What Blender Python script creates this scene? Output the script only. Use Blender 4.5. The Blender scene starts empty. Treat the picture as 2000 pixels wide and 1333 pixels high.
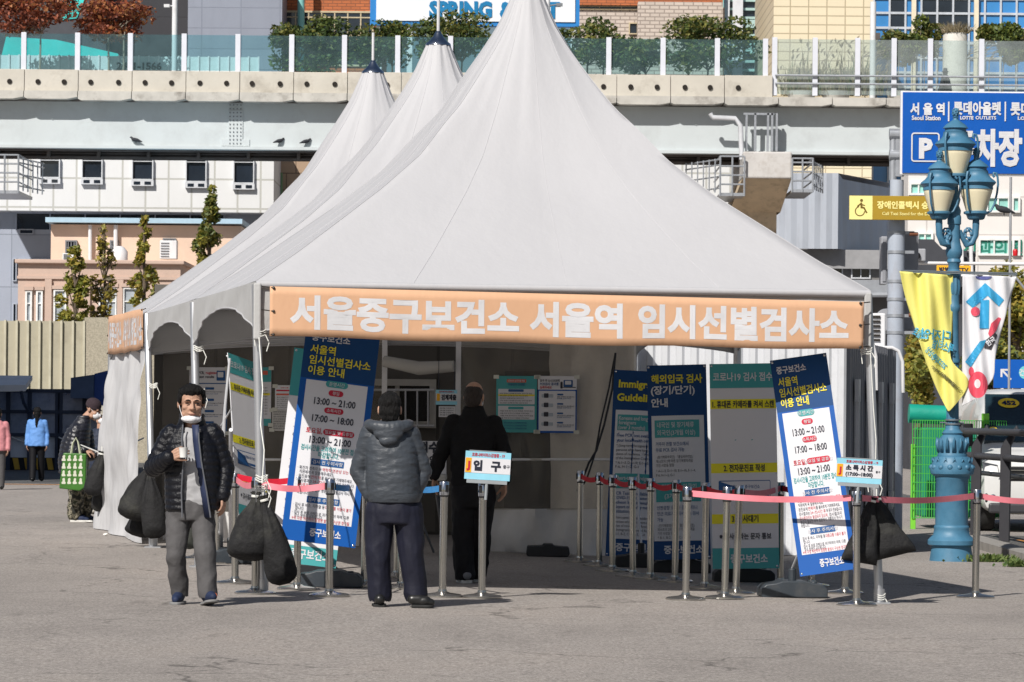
import bpy, bmesh, random
import numpy as np
from math import sin, cos, tan, pi, radians, sqrt, atan2, hypot
from mathutils import Vector, Matrix, Euler, noise

# ------------------------------------------------------------------ camera, world, sun, exposure
SC = bpy.context.scene
COL = SC.collection
F, HZ, ROLL, CAMZ = 7000.0, 810.0, radians(0.5), 1.45
cam = bpy.data.cameras.new('camera')
cam.sensor_width = 36.0
cam.lens = 36.0 * F / 2000.0
cam.shift_y = (HZ - 666.5) / 2000.0
cam.clip_start, cam.clip_end = 0.5, 2000.0
cam.dof.use_dof = True
cam.dof.focus_distance = 28.5
cam.dof.aperture_fstop = 20.0
camo = bpy.data.objects.new('camera', cam)
COL.objects.link(camo)
camo.matrix_world = Matrix(((cos(ROLL), -sin(ROLL), 0, 0), (0, 0, -1, 0), (sin(ROLL), cos(ROLL), 0, CAMZ), (0, 0, 0, 1)))
SC.camera = camo

SUNV = Vector((-1.26, -2.30, 2.35)).normalized()        # towards the sun
W = bpy.data.worlds.new('World')
SC.world = W
W.use_nodes = True
sky = W.node_tree.nodes.new('ShaderNodeTexSky')
sky.sky_type = 'NISHITA'
sky.sun_disc = False
sky.sun_elevation = radians(41.9)
sky.sun_rotation = radians(209)
sky.air_density, sky.dust_density, sky.ozone_density = 1.0, 1.6, 1.0
bg = W.node_tree.nodes['Background']
bg.inputs['Strength'].default_value = 0.055
W.node_tree.links.new(sky.outputs[0], bg.inputs[0])
sl = bpy.data.lights.new('sun', 'SUN')
sl.energy = 5.0
sl.angle = radians(0.5)
sl.color = (1.0, 0.955, 0.895)
so = bpy.data.objects.new('sun', sl)
COL.objects.link(so)
so.rotation_euler = SUNV.to_track_quat('Z', 'Y').to_euler()
so.location = SUNV * 100
SC.view_settings.view_transform = 'Standard'
SC.view_settings.look = 'None'
SC.view_settings.exposure = 0.0
SC.view_settings.gamma = 1.0
SC.render.film_transparent = False
SC.cycles.use_denoising = True
SC.cycles.max_bounces = 8
SC.cycles.transparent_max_bounces = 16
SC.cycles.caustics_reflective = False
SC.cycles.caustics_refractive = False


# ------------------------------------------------------------------ from photograph measurements to metres
def P(px, py, d):
    u, v = px - 1000.0, HZ - py
    x = u * cos(ROLL) - v * sin(ROLL)
    z = u * sin(ROLL) + v * cos(ROLL)
    return Vector((x * d / F, d, CAMZ + z * d / F))


def G(x):
    return -0.075 * np.tanh(x / 4.0) - 0.033


def GP(px, py):
    d = 30.0
    for _ in range(40):
        u, v = px - 1000.0, HZ - py
        z = u * sin(ROLL) + v * cos(ROLL)
        x = (u * cos(ROLL) - v * sin(ROLL)) * d / F
        d = (CAMZ - float(G(x))) * F / -z
    p = P(px, py, d)
    return Vector((p.x, d, float(G(p.x))))


def R(px0, px1, py0, py1, d):
    """x0, x1, z0 (low), z1 (high) of a front-facing rectangle at distance d"""
    my, mx = (py0 + py1) / 2, (px0 + px1) / 2
    return P(px0, my, d).x, P(px1, my, d).x, P(mx, py1, d).z, P(mx, py0, d).z


# ------------------------------------------------------------------ materials
def S(r, g, b):
    f = lambda c: (c / 255 / 12.92) if c / 255 <= 0.04045 else ((c / 255 + 0.055) / 1.055) ** 2.4
    return (f(r), f(g), f(b))


_M = {}


def nt(key):
    m = bpy.data.materials.new(key)
    m.use_nodes = True
    return m, m.node_tree.nodes, m.node_tree.links, m.node_tree.nodes['Principled BSDF']


def objco(N, L, st=(1, 1, 1)):
    t = N.new('ShaderNodeTexCoord')
    mp = N.new('ShaderNodeMapping')
    mp.inputs['Scale'].default_value = st
    L.new(t.outputs['Object'], mp.inputs[0])
    return mp.outputs[0]


def nz(N, L, co, scale, detail=5, rough=0.6):
    n = N.new('ShaderNodeTexNoise')
    n.inputs['Scale'].default_value = scale
    n.inputs['Detail'].default_value = detail
    n.inputs['Roughness'].default_value = rough
    L.new(co, n.inputs['Vector'])
    return n.outputs['Fac']


def ramp(N, L, fac, stops):
    r = N.new('ShaderNodeValToRGB')
    while len(r.color_ramp.elements) < len(stops):
        r.color_ramp.elements.new(0.5)
    for e, (p, c) in zip(r.color_ramp.elements, stops):
        e.position = p
        e.color = (*c, 1) if len(c) == 3 else c
    L.new(fac, r.inputs[0])
    return r.outputs[0]


def sc(c, k):
    return tuple(min(1, max(0, x * k)) for x in c)


def mixc(N, L, a, b, fac, mode='MIX'):
    n = N.new('ShaderNodeMix')
    n.data_type = 'RGBA'
    n.blend_type = mode
    for s, v in ((6, a), (7, b)):
        if isinstance(v, tuple):
            n.inputs[s].default_value = (*v, 1)
        else:
            L.new(v, n.inputs[s])
    if isinstance(fac, (int, float)):
        n.inputs[0].default_value = fac
    else:
        L.new(fac, n.inputs[0])
    return n.outputs[2]


def M(key, rgb=None, rough=.6, metal=0, var=.12, vs=3, bump=0, bs=60, st=(1, 1, 1), spec=.4, dirt=0, dc=(.08, .06, .04), ds=2.5, sheen=0, coat=0):
    if key in _M:
        return _M[key]
    m, N, L, b = nt(key)
    co = objco(N, L, st)
    c = ramp(N, L, nz(N, L, co, vs), [(.3, sc(rgb, 1 - var)), (.7, sc(rgb, 1 + var))])
    if dirt:
        f = ramp(N, L, nz(N, L, co, ds, 8, .7), [(.5, (0, 0, 0)), (.72, (dirt,) * 3)])
        c = mixc(N, L, c, dc, f)
    L.new(c, b.inputs['Base Color'])
    b.inputs['Roughness'].default_value = rough
    b.inputs['Metallic'].default_value = metal
    b.inputs['Specular IOR Level'].default_value = spec
    b.inputs['Coat Weight'].default_value = coat
    if sheen:
        b.inputs['Sheen Weight'].default_value = sheen
    if bump:
        bp = N.new('ShaderNodeBump')
        bp.inputs['Strength'].default_value = bump
        bp.inputs['Distance'].default_value = .02
        L.new(nz(N, L, co, bs, 4), bp.inputs['Height'])
        L.new(bp.outputs[0], b.inputs['Normal'])
    _M[key] = m
    return m


def MT(key, rgb=None, joint=None, w=1, h=1, off=0.0, jw=.02, rough=.6, var=.08, dirt=.2, axis='XZ', bump=.4, row=None):
    """tiles, panels or bricks w x h metres with joints"""
    if key in _M:
        return _M[key]
    m, N, L, b = nt(key)
    co = objco(N, L)
    sp = N.new('ShaderNodeSeparateXYZ')
    L.new(co, sp.inputs[0])
    cb = N.new('ShaderNodeCombineXYZ')
    L.new(sp.outputs[axis[0]], cb.inputs[0])
    L.new(sp.outputs[axis[1]], cb.inputs[1])
    br = N.new('ShaderNodeTexBrick')
    br.offset = off
    br.inputs['Color1'].default_value = (*sc(rgb, 1 - var), 1)
    br.inputs['Color2'].default_value = (*sc(rgb, 1 + var), 1)
    br.inputs['Mortar'].default_value = (*joint, 1)
    br.inputs['Scale'].default_value = 1
    br.inputs['Mortar Size'].default_value = jw
    br.inputs['Brick Width'].default_value = w
    br.inputs['Row Height'].default_value = h
    L.new(cb.outputs[0], br.inputs['Vector'])
    f = ramp(N, L, nz(N, L, objco(N, L, (1, 1, .35)), .9, 8, .7), [(.42, (0, 0, 0)), (.75, (dirt,) * 3)])
    L.new(mixc(N, L, br.outputs['Color'], sc(rgb, .45), f), b.inputs['Base Color'])
    b.inputs['Roughness'].default_value = rough
    if bump:
        bp = N.new('ShaderNodeBump')
        bp.invert = True
        bp.inputs['Strength'].default_value = bump
        bp.inputs['Distance'].default_value = .02
        L.new(br.outputs['Fac'], bp.inputs['Height'])
        L.new(bp.outputs[0], b.inputs['Normal'])
    _M[key] = m
    return m


def MFAB(key, rgb, tr=.25, var=.05, rough=.6, bump=.25, bs=9, st=(1, 1, 1), dirt=.15):
    """thin cloth that lets some light through"""
    if key in _M:
        return _M[key]
    m, N, L, b = nt(key)
    co = objco(N, L, st)
    c = ramp(N, L, nz(N, L, co, 1.5), [(.3, sc(rgb, 1 - var)), (.7, sc(rgb, 1 + var))])
    f = ramp(N, L, nz(N, L, co, 3, 9, .72), [(.55, (0, 0, 0)), (.8, (dirt,) * 3)])
    c = mixc(N, L, c, sc(rgb, .5), f)
    L.new(c, b.inputs['Base Color'])
    b.inputs['Roughness'].default_value = rough
    b.inputs['Specular IOR Level'].default_value = .3
    bp = N.new('ShaderNodeBump')
    bp.inputs['Strength'].default_value = bump
    bp.inputs['Distance'].default_value = .03
    L.new(nz(N, L, co, bs, 3), bp.inputs['Height'])
    L.new(bp.outputs[0], b.inputs['Normal'])
    t = N.new('ShaderNodeBsdfTranslucent')
    L.new(c, t.inputs[0])
    mx = N.new('ShaderNodeMixShader')
    mx.inputs[0].default_value = tr
    L.new(b.outputs[0], mx.inputs[1])
    L.new(t.outputs[0], mx.inputs[2])
    L.new(mx.outputs[0], N['Material Output'].inputs[0])
    _M[key] = m
    return m


def MGLASS(key, tint, clear=.7, white=.2, rough=.05, film=None):
    """thin clear sheet: mostly see-through, a little glossy and a little milky"""
    if key in _M:
        return _M[key]
    m, N, L, b = nt(key)
    b.inputs['Base Color'].default_value = (*(film or tint), 1)
    b.inputs['Roughness'].default_value = rough
    co = objco(N, L)
    t = N.new('ShaderNodeBsdfTransparent')
    t.inputs[0].default_value = (*tint, 1)
    mx = N.new('ShaderNodeMixShader')
    r = ramp(N, L, nz(N, L, co, 1.3, 6, .65), [(.3, (max(0, clear - white),) * 3), (.7, (min(1, clear + white),) * 3)])
    L.new(r, mx.inputs[0])
    bp = N.new('ShaderNodeBump')
    bp.inputs['Strength'].default_value = .15
    L.new(nz(N, L, co, 5, 3), bp.inputs['Height'])
    L.new(bp.outputs[0], b.inputs['Normal'])
    L.new(b.outputs[0], mx.inputs[1])
    L.new(t.outputs[0], mx.inputs[2])
    L.new(mx.outputs[0], N['Material Output'].inputs[0])
    _M[key] = m
    return m


# ------------------------------------------------------------------ text outlines
_T = {}


def text_geo(s, bold, res):
    k = (s, bold, res)
    if k in _T:
        return _T[k]
    out = []
    for q in range(2 if bold else 1):
        c = bpy.data.curves.new('t', 'FONT')
        c.body = s
        c.resolution_u = res
        if q:
            c.fill_mode = 'NONE'
            c.bevel_depth = bold
            c.bevel_resolution = 0
        o = bpy.data.objects.new('t', c)
        me = o.to_mesh()
        out.append(([tuple(v.co) for v in me.vertices], [tuple(p.vertices) for p in me.polygons]))
        o.to_mesh_clear()
        bpy.data.objects.remove(o)
        bpy.data.curves.remove(c)
    _T[k] = out
    return out


# ------------------------------------------------------------------ mesh builder
class MB:
    def __init__(s):
        s.v, s.f, s.m = [], [], []

    def add(s, vs, fs, mi=0, T=None):
        b = len(s.v)
        s.v += [tuple(T @ Vector(v)) for v in vs] if T is not None else [tuple(v) for v in vs]
        s.f += [tuple(b + i for i in f) for f in fs]
        s.m += [mi] * len(fs)
        return s

    def box(s, x0, x1, y0, y1, z0, z1, mi=0, T=None):
        return s.add([(x0, y0, z0), (x1, y0, z0), (x1, y1, z0), (x0, y1, z0), (x0, y0, z1), (x1, y0, z1), (x1, y1, z1), (x0, y1, z1)],
                     [(0, 3, 2, 1), (4, 5, 6, 7), (0, 1, 5, 4), (1, 2, 6, 5), (2, 3, 7, 6), (3, 0, 4, 7)], mi, T)

    def tube(s, pts, r, n=8, mi=0, caps=True, squash=1.0):
        pts = [Vector(p) for p in pts]
        rs = r if isinstance(r, (list, tuple)) else [r] * len(pts)
        vs, fs = [], []
        up = None
        for i, p in enumerate(pts):
            t = (pts[min(i + 1, len(pts) - 1)] - pts[max(i - 1, 0)])
            t.normalize()
            if up is None:
                up = Vector((0, 0, 1)) if abs(t.z) < .9 else Vector((0, 1, 0))
            a = (up - t * up.dot(t)).normalized()
            b = t.cross(a)
            up = a
            for k in range(n):
                q = 2 * pi * k / n
                vs.append(p + (a * cos(q) * squash + b * sin(q)) * rs[i])
        for i in range(len(pts) - 1):
            for k in range(n):
                k2 = (k + 1) % n
                fs.append((i * n + k, i * n + k2, (i + 1) * n + k2, (i + 1) * n + k))
        if caps:
            fs.append(tuple(reversed(range(n))))
            fs.append(tuple(range((len(pts) - 1) * n, len(pts) * n)))
        return s.add(vs, fs, mi)

    def lathe(s, prof, c=(0, 0, 0), n=24, mi=0, flute=0, fa=0.0, T=None):
        """prof: (radius, z) from bottom to top"""
        vs, fs = [], []
        for (r, z) in prof:
            for k in range(n):
                q = 2 * pi * k / n
                rr = r * (1 - fa * (.5 - .5 * cos(flute * q))) if flute else r
                vs.append((c[0] + rr * cos(q), c[1] + rr * sin(q), c[2] + z))
        for i in range(len(prof) - 1):
            for k in range(n):
                k2 = (k + 1) % n
                fs.append((i * n + k, i * n + k2, (i + 1) * n + k2, (i + 1) * n + k))
        fs.append(tuple(reversed(range(n))))
        fs.append(tuple(range((len(prof) - 1) * n, len(prof) * n)))
        return s.add(vs, fs, mi, T)

    def ell(s, c, r, nu=14, nv=9, mi=0, T=None):
        vs, fs = [], []
        for j in range(1, nv):
            a = pi * j / nv
            for k in range(nu):
                q = 2 * pi * k / nu
                vs.append((c[0] + r[0] * sin(a) * cos(q), c[1] + r[1] * sin(a) * sin(q), c[2] - r[2] * cos(a)))
        for j in range(nv - 2):
            for k in range(nu):
                k2 = (k + 1) % nu
                fs.append((j * nu + k, j * nu + k2, (j + 1) * nu + k2, (j + 1) * nu + k))
        b = len(vs)
        vs += [(c[0], c[1], c[2] - r[2]), (c[0], c[1], c[2] + r[2])]
        for k in range(nu):
            k2 = (k + 1) % nu
            fs.append((b, k2, k))
            fs.append((b + 1, (nv - 2) * nu + k, (nv - 2) * nu + k2))
        return s.add(vs, fs, mi, T)

    def loft(s, rings, n=20, mi=0, e=2.4, T=None):
        """rings: (cx, cy, z, rx, ry), superellipse cross sections"""
        vs, fs = [], []
        pw = lambda x: (abs(x) ** (2 / e)) * (1 if x >= 0 else -1)
        for (cx, cy, z, rx, ry) in rings:
            for k in range(n):
                q = 2 * pi * k / n
                vs.append((cx + rx * pw(cos(q)), cy + ry * pw(sin(q)), z))
        for i in range(len(rings) - 1):
            for k in range(n):
                k2 = (k + 1) % n
                fs.append((i * n + k, i * n + k2, (i + 1) * n + k2, (i + 1) * n + k))
        fs.append(tuple(reversed(range(n))))
        fs.append(tuple(range((len(rings) - 1) * n, len(rings) * n)))
        return s.add(vs, fs, mi, T)

    def cap(s, p0, p1, r0, r1, n=12, mi=0):
        """tapered capsule"""
        p0, p1 = Vector(p0), Vector(p1)
        t = (p1 - p0).normalized()
        pts, rs = [], []
        for k in range(4):
            a = pi / 2 * k / 4
            pts.append(p0 - t * r0 * cos(a))
            rs.append(max(r0 * sin(a), 1e-4))
        pts += [p0, p1]
        rs += [r0, r1]
        for k in range(3, -1, -1):
            a = pi / 2 * k / 4
            pts.append(p1 + t * r1 * cos(a))
            rs.append(max(r1 * sin(a), 1e-4))
        return s.tube(pts, rs, n, mi)

    def poly(s, pts, y, mi=0):
        """flat polygon facing -y, pts (x, z)"""
        return s.add([(x, y, z) for x, z in pts], [tuple(range(len(pts)))], mi)

    def ext(s, pts, y0, y1, mi=0, T=None):
        """(x, z) polygon extruded from y0 to y1"""
        n = len(pts)
        vs = [(x, y0, z) for x, z in pts] + [(x, y1, z) for x, z in pts]
        fs = [tuple(range(n)), tuple(reversed(range(n, 2 * n)))] + [(i, n + i, n + (i + 1) % n, (i + 1) % n) for i in range(n)]
        return s.add(vs, fs, mi, T)

    def rrect(s, x0, x1, z0, z1, r, y, mi=0):
        r = min(r, (x1 - x0) / 2 * .999, (z1 - z0) / 2 * .999)
        pts = []
        for cx, cz, a0 in ((x1 - r, z1 - r, 0), (x0 + r, z1 - r, 90), (x0 + r, z0 + r, 180), (x1 - r, z0 + r, 270)):
            for k in range(5):
                a = radians(a0 + 90 * k / 4)
                pts.append((cx + r * cos(a), cz + r * sin(a)))
        return s.poly(pts, y, mi)

    def text(s, body, x, z, h, mi=0, bold=0.0, al='C', w=None, y=0.0, res=2, fn=None, flip=False):
        """lettering whose lines stand h high; x is the anchor, z the middle; w squeezes it to a width"""
        geo = text_geo(body, bold, res)
        xs = [v[0] for g in geo for v in g[0]]
        if not xs:
            return s
        a, b = min(xs), max(xs)
        k = h / .9
        kx = k if w is None else w / (b - a)
        ox = {'L': a, 'C': (a + b) / 2, 'R': b}[al]
        for q, (vs, fs) in enumerate(geo):
            out = []
            for (vx, vy, vz) in vs:
                X = (vx - ox) * kx
                if flip:
                    X = -X
                X, Z = x + X, z + (vy - .375) * k
                Y = y - .0004 * q - (vz * .05 * k if q else 0)
                out.append(fn(X, Z, Y) if fn else (X, Y, Z))
            s.add(out, fs, mi)
        return s

    def build(s, name, mats, parent=None, world=False, smooth=40, bevel=0, label=None, recalc=True, solid=0, seg=2):
        me = bpy.data.meshes.new(name)
        me.from_pydata(s.v, [], s.f)
        mats = mats if isinstance(mats, (list, tuple)) else [mats]
        for m in mats:
            me.materials.append(m)
        if len(mats) > 1:
            me.polygons.foreach_set('material_index', s.m)
        if recalc:
            bm = bmesh.new()
            bm.from_mesh(me)
            bmesh.ops.recalc_face_normals(bm, faces=bm.faces)
            bm.to_mesh(me)
            bm.free()
        if smooth:
            me.shade_smooth()
            me.set_sharp_from_angle(angle=radians(smooth))
        me.update()
        return link(name, me, parent, world, bevel, label, solid, seg)


def wm(o):
    m = o.matrix_parent_inverse @ o.matrix_basis
    return wm(o.parent) @ m if o.parent else o.matrix_basis.copy()


def link(name, me, parent=None, world=False, bevel=0, label=None, solid=0, seg=2):
    o = bpy.data.objects.new(name, me)
    COL.objects.link(o)
    if parent is not None:
        o.parent = parent
        if world:
            o.matrix_parent_inverse = wm(parent).inverted()
    if bevel:
        b = o.modifiers.new('bevel', 'BEVEL')
        b.width = bevel
        b.segments = seg
        b.limit_method = 'ANGLE'
        b.angle_limit = radians(35)
    if solid:
        q = o.modifiers.new('solid', 'SOLIDIFY')
        q.thickness = solid
        q.offset = 0
    if label:
        o['label'] = label
    return o


def thing(name, label, cat, loc=(0, 0, 0), rz=0, group=None):
    o = bpy.data.objects.new(name, None)
    o.empty_display_size = .2
    COL.objects.link(o)
    o.location = loc
    o.rotation_euler = (0, 0, rz)
    return tag(o, label, cat, group)


def tag(o, label, cat, group=None):
    o['label'], o['category'] = label, cat
    if group:
        o['group'] = group
    return o


def kind(o, k='structure'):
    o['kind'] = k
    return o


def kids(o):
    return list(o.children)


def copy_tree(o, parent=None):
    c = o.copy()
    COL.objects.link(c)
    if parent is not None:
        c.parent = parent
    for ch in kids(o):
        copy_tree(ch, c)
    return c


RNG = random.Random(7)
# ------------------------------------------------------------------ ground
def asphalt(key, a, b_, sp=.5):
    m, N, L, b = nt(key)
    co = objco(N, L)
    fine = nz(N, L, objco(N, L, (1, .8, 1)), 46, 5, .85)
    mid = nz(N, L, co, 9, 6, .7)
    big = nz(N, L, objco(N, L, (.5, .22, 1)), .8, 6, .65)
    c = ramp(N, L, fine, [(.30, sc(a, .30)), (.44, sc(a, .85)), (.56, b_), (.70, sc(b_, 1.5))])
    c = mixc(N, L, c, ramp(N, L, mid, [(.3, (.72,) * 3), (.7, (1.12,) * 3)]), .55, 'MULTIPLY')
    c = mixc(N, L, c, ramp(N, L, big, [(.3, (.74,) * 3), (.5, (1, 1, 1)), (.75, (1.16, 1.12, 1.08))]), .8, 'MULTIPLY')
    v = N.new('ShaderNodeTexVoronoi')
    v.feature = 'DISTANCE_TO_EDGE'
    v.inputs['Scale'].default_value = .42
    wv = N.new('ShaderNodeVectorMath')
    wv.operation = 'MULTIPLY_ADD'
    n2 = N.new('ShaderNodeTexNoise')
    n2.inputs['Scale'].default_value = 2.2
    n2.inputs['Detail'].default_value = 6
    L.new(co, n2.inputs['Vector'])
    L.new(n2.outputs['Color'], wv.inputs[0])
    wv.inputs[1].default_value = (.7, .7, .7)
    L.new(co, wv.inputs[2])
    L.new(wv.outputs[0], v.inputs['Vector'])
    crack = ramp(N, L, v.outputs['Distance'], [(0, (.3,) * 3), (.010, (1, 1, 1))])
    gate = ramp(N, L, nz(N, L, co, .35, 3), [(.50, (0, 0, 0)), (.56, (.85,) * 3)])
    c = mixc(N, L, c, mixc(N, L, c, crack, 1.0, 'MULTIPLY'), gate)
    # dark irregular tar and oil spots
    st = ramp(N, L, nz(N, L, objco(N, L, (1, .3, 1)), 1.9, 7, .7), [(.62, (0, 0, 0)), (.72, (.6,) * 3)])
    c = mixc(N, L, c, sc(a, .35), st)
    L.new(c, b.inputs['Base Color'])
    b.inputs['Roughness'].default_value = .85
    b.inputs['Specular IOR Level'].default_value = .25
    bp = N.new('ShaderNodeBump')
    bp.inputs['Strength'].default_value = .5
    bp.inputs['Distance'].default_value = .012
    L.new(fine, bp.inputs['Height'])
    L.new(bp.outputs[0], b.inputs['Normal'])
    return m


def sheet(name, xs, ys, dz, mat, fx=None, k='structure'):
    mb = MB()
    nx, ny = len(xs), len(ys)
    vs = []
    for y in ys:
        for i, x in enumerate(xs):
            X = x if fx is None else fx(x, y)
            vs.append((X, y, float(G(X)) + dz))
    mb.add(vs, [(j * nx + i, j * nx + i + 1, (j + 1) * nx + i + 1, (j + 1) * nx + i) for j in range(ny - 1) for i in range(nx - 1)])
    return kind(mb.build(name, mat, smooth=0, recalc=False), k)


xs_ = [-400, -120, -60, -30] + [-16 + .8 * i for i in range(41)] + [30, 60, 120, 400]
sheet('ground', xs_, [2, 20, 24, 28, 32, 36, 40, 50, 60, 80, 120, 200, 500], 0, asphalt('plaza_asphalt', (.315, .286, .262), (.408, .372, .342)))
yr0 = GP(60, 946).y
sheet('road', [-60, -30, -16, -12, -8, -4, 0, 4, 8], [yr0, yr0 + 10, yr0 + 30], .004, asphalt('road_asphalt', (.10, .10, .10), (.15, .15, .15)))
sheet('road_marking', [-60, -16, -12, -8, -5], [yr0 - .55, yr0 - .2], .006, M('orange_line', S(205, 140, 70), .8, var=.25, vs=3))
sheet('road_edge', [-60, -16, -12, -8, -5], [yr0 - .2, yr0], .008, M('kerb_grey', S(168, 165, 160), .85, var=.15, vs=2, dirt=.3))
# the road behind the railing on the right, and its orange edge line
rk = [GP(1876, 1063), GP(2060, 1118)]


def kx(t, off):
    a, b = rk
    d = (b - a).to_2d()
    n = Vector((-d.y, d.x)).normalized()
    p = a.to_2d() + d * t + n * off
    return p.x, p.y


def strip(name, t0, t1, o0, o1, z0, z1, mat, n=8):
    mb = MB()
    for i in range(n):
        q = [kx(t0 + (t1 - t0) * (i + e) / n, o) for e, o in ((0, o0), (1, o0), (1, o1), (0, o1))]
        vs = [(x, y, float(G(x)) + z0) for x, y in q] + [(x, y, float(G(x)) + z1) for x, y in q]
        mb.add(vs, [(4, 5, 6, 7), (0, 1, 5, 4), (2, 3, 7, 6)] + ([(3, 0, 4, 7)] if i == 0 else []) + ([(1, 2, 6, 5)] if i == n - 1 else []))
    return kind(mb.build(name, mat, smooth=0))


strip('kerb', -.05, 2.2, 0, .28, -.1, .10, M('kerb_stone', S(150, 147, 142), .85, var=.2, vs=5, dirt=.4, bump=.3))
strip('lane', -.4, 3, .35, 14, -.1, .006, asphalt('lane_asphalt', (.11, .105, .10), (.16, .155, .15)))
strip('lane_marking', -.2, 3, .9, 1.08, -.1, .010, M('orange_line'))

# ------------------------------------------------------------------ elevated walkway with its planting
D = 140.0
conc = M('old_concrete', S(198, 193, 182), .85, var=.1, vs=.6, dirt=.55, dc=(.22, .19, .15), ds=.8, bump=.2, bs=8)
conc2 = M('slab_concrete', S(190, 187, 180), .85, var=.15, vs=1.2, dirt=.7, dc=(.16, .14, .12), ds=1.4)
steel = M('girder_paint', S(196, 203, 205), .55, var=.05, vs=.4, dirt=.25, dc=(.3, .3, .3), ds=.9)
dark = M('dark_pipes', S(92, 86, 84), .8, var=.3, vs=1)
galv = M('galvanised', S(172, 176, 182), .4, .5, var=.15, vs=8)
white_p = M('white_paint', S(222, 222, 224), .5, var=.05, vs=3, dirt=.15)
ov = thing('overpass', 'long grey elevated walkway of concrete parapet and pale steel girder crossing behind the tents', 'overpass', P(1000, 300, D))
x0, x1 = P(-160, 150, D).x, P(1508, 150, D).x
xE = P(2250, 150, D).x
zt, zb = P(750, 143, D).z, P(750, 190, D).z
mb = MB()
step = 105 / 50.0
xx = x0
while xx < x1:
    xe = min(xx + step - .02, x1)
    dz = RNG.uniform(-.02, .02)
    mb.box(xx, xe, D - .25 + RNG.uniform(-.015, .015), D + .25, zb + .1, zt + dz)
    xx += step
mb.build('parapet', conc, ov, True, 0, bevel=.015)
mb = MB()
for i in range(64):
    X = x0 + .5 + i * step / 2 + RNG.uniform(-.06, .06)
    if X < x1 - .3:
        mb.tube([(X, D - .30, zt - .48), (X, D - .2, zt - .48)], .1, 12)
mb.build('drain_hole', M('hole_black', S(38, 34, 30), .9), ov, True)
zs0, zs1 = P(750, 205, D).z, zb + .1
mb = MB()
xx = x0
while xx < xE:
    zz = zs0 + RNG.uniform(-.03, .03)
    w_ = step * .985
    mb.ext([(xx, zs1), (xx, zz + .12), (xx + .12, zz + .06), (xx + w_ * .8, zz + .06), (xx + w_, zz + .14), (xx + w_, zs1)], D - .42, D + 8)
    xx += step
mb.build('deck_slab', conc2, ov, True, 0)
zg0, zg1 = P(750, 288, D).z, zs0 + .05
mb = MB()
yg = D + .33
mb.box(x0, xE, yg, yg + .4, zg0, zg1)
mb.box(x0, xE, yg - .12, yg + .5, zg0 - .12, zg0)
for i in range(40):
    X = x0 + 1 + i * 2.1
    mb.box(X, X + .03, yg - .05, yg, zg0 + 1.0, zg0 + 1.05)
Xs = P(459, 250, D).x
mb.box(Xs - .55, Xs + .55, yg - .04, yg, zg0 + .02, zg0 + .28)
mb.box(Xs - .28, Xs + .28, yg - .04, yg, zg0 + .28, zg1 - .3)
mb.build('girder', steel, ov, True, 0)
mb = MB()
for r_ in range(13):
    for c_ in range(4):
        mb.box(Xs - .24 + c_ * .14, Xs - .2 + c_ * .14, yg - .07, yg - .035, zg0 + .1 + r_ * .15, zg0 + .145 + r_ * .15)
mb.build('bolts', M('bolt_grey', S(120, 124, 128), .6), ov, True, 0)
mb = MB()
for zz, rr in ((zg0 - .22, .06), (zg0 - .36, .07)):
    mb.tube([(x0, yg + 1.2, zz), (xE, yg + 1.2, zz)], rr, 8)
mb.box(x0, xE, yg + .5, yg + 1.5, zg0 - .17, zg0 - .12)
mb.box(x0, xE, yg + 1.4, yg + 1.5, zg0 - .46, zg0 - .12)
mb.box(x0, xE, yg + .85, yg + .95, zg0 - .46, zg0 - .40)
for i in range(50):
    X = P(90, 300, D).x - 8 + i * 1.97
    mb.box(X, X + .12, yg + .75, yg + 1.3, zg0 - .44, zg0 - .12)
mb.build('pipe_tray', dark, ov, True, 30)
# underside and far edge of the deck
MB().box(x0, xE, D + .8, D + 8, zs0 + .3, zs0 + .36).build('deck_underside', conc2, ov, True, 0)
# pier
pr = MB()
xa, xb, z0, z1 = R(1450, 1545, 298, 350, D - 1)
pr.box(xa, xb, D - 1.4, D + 6, z0, z1)
pier = pr.build('pier', M('pier_concrete', S(196, 193, 190), .8, var=.1, vs=1, dirt=.4, dc=(.25, .2, .15)), ov, True, 0, bevel=.06)
q0, q1 = P(1428, 412, D).x, P(1528, 412, D).x
zc = P(1480, 412, D).z
mb = MB()
mb.add([(xa, D - 1.3, z0), (xb, D - 1.3, z0), (q1, D + 1, zc), (q0, D + 1, zc), (xa, D + 6, z0), (xb, D + 6, z0), (q1, D + 4, zc), (q0, D + 4, zc)],
       [(0, 1, 2, 3), (4, 7, 6, 5), (1, 5, 6, 2), (0, 3, 7, 4)])
mb.box(q0 + .15, q1 - .15, D + 1, D + 4, -.3, zc)
mb.build('pier_column', M('brown_concrete', S(206, 186, 158), .85, var=.12, vs=1.2, dirt=.5), ov, True, 0)


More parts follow.
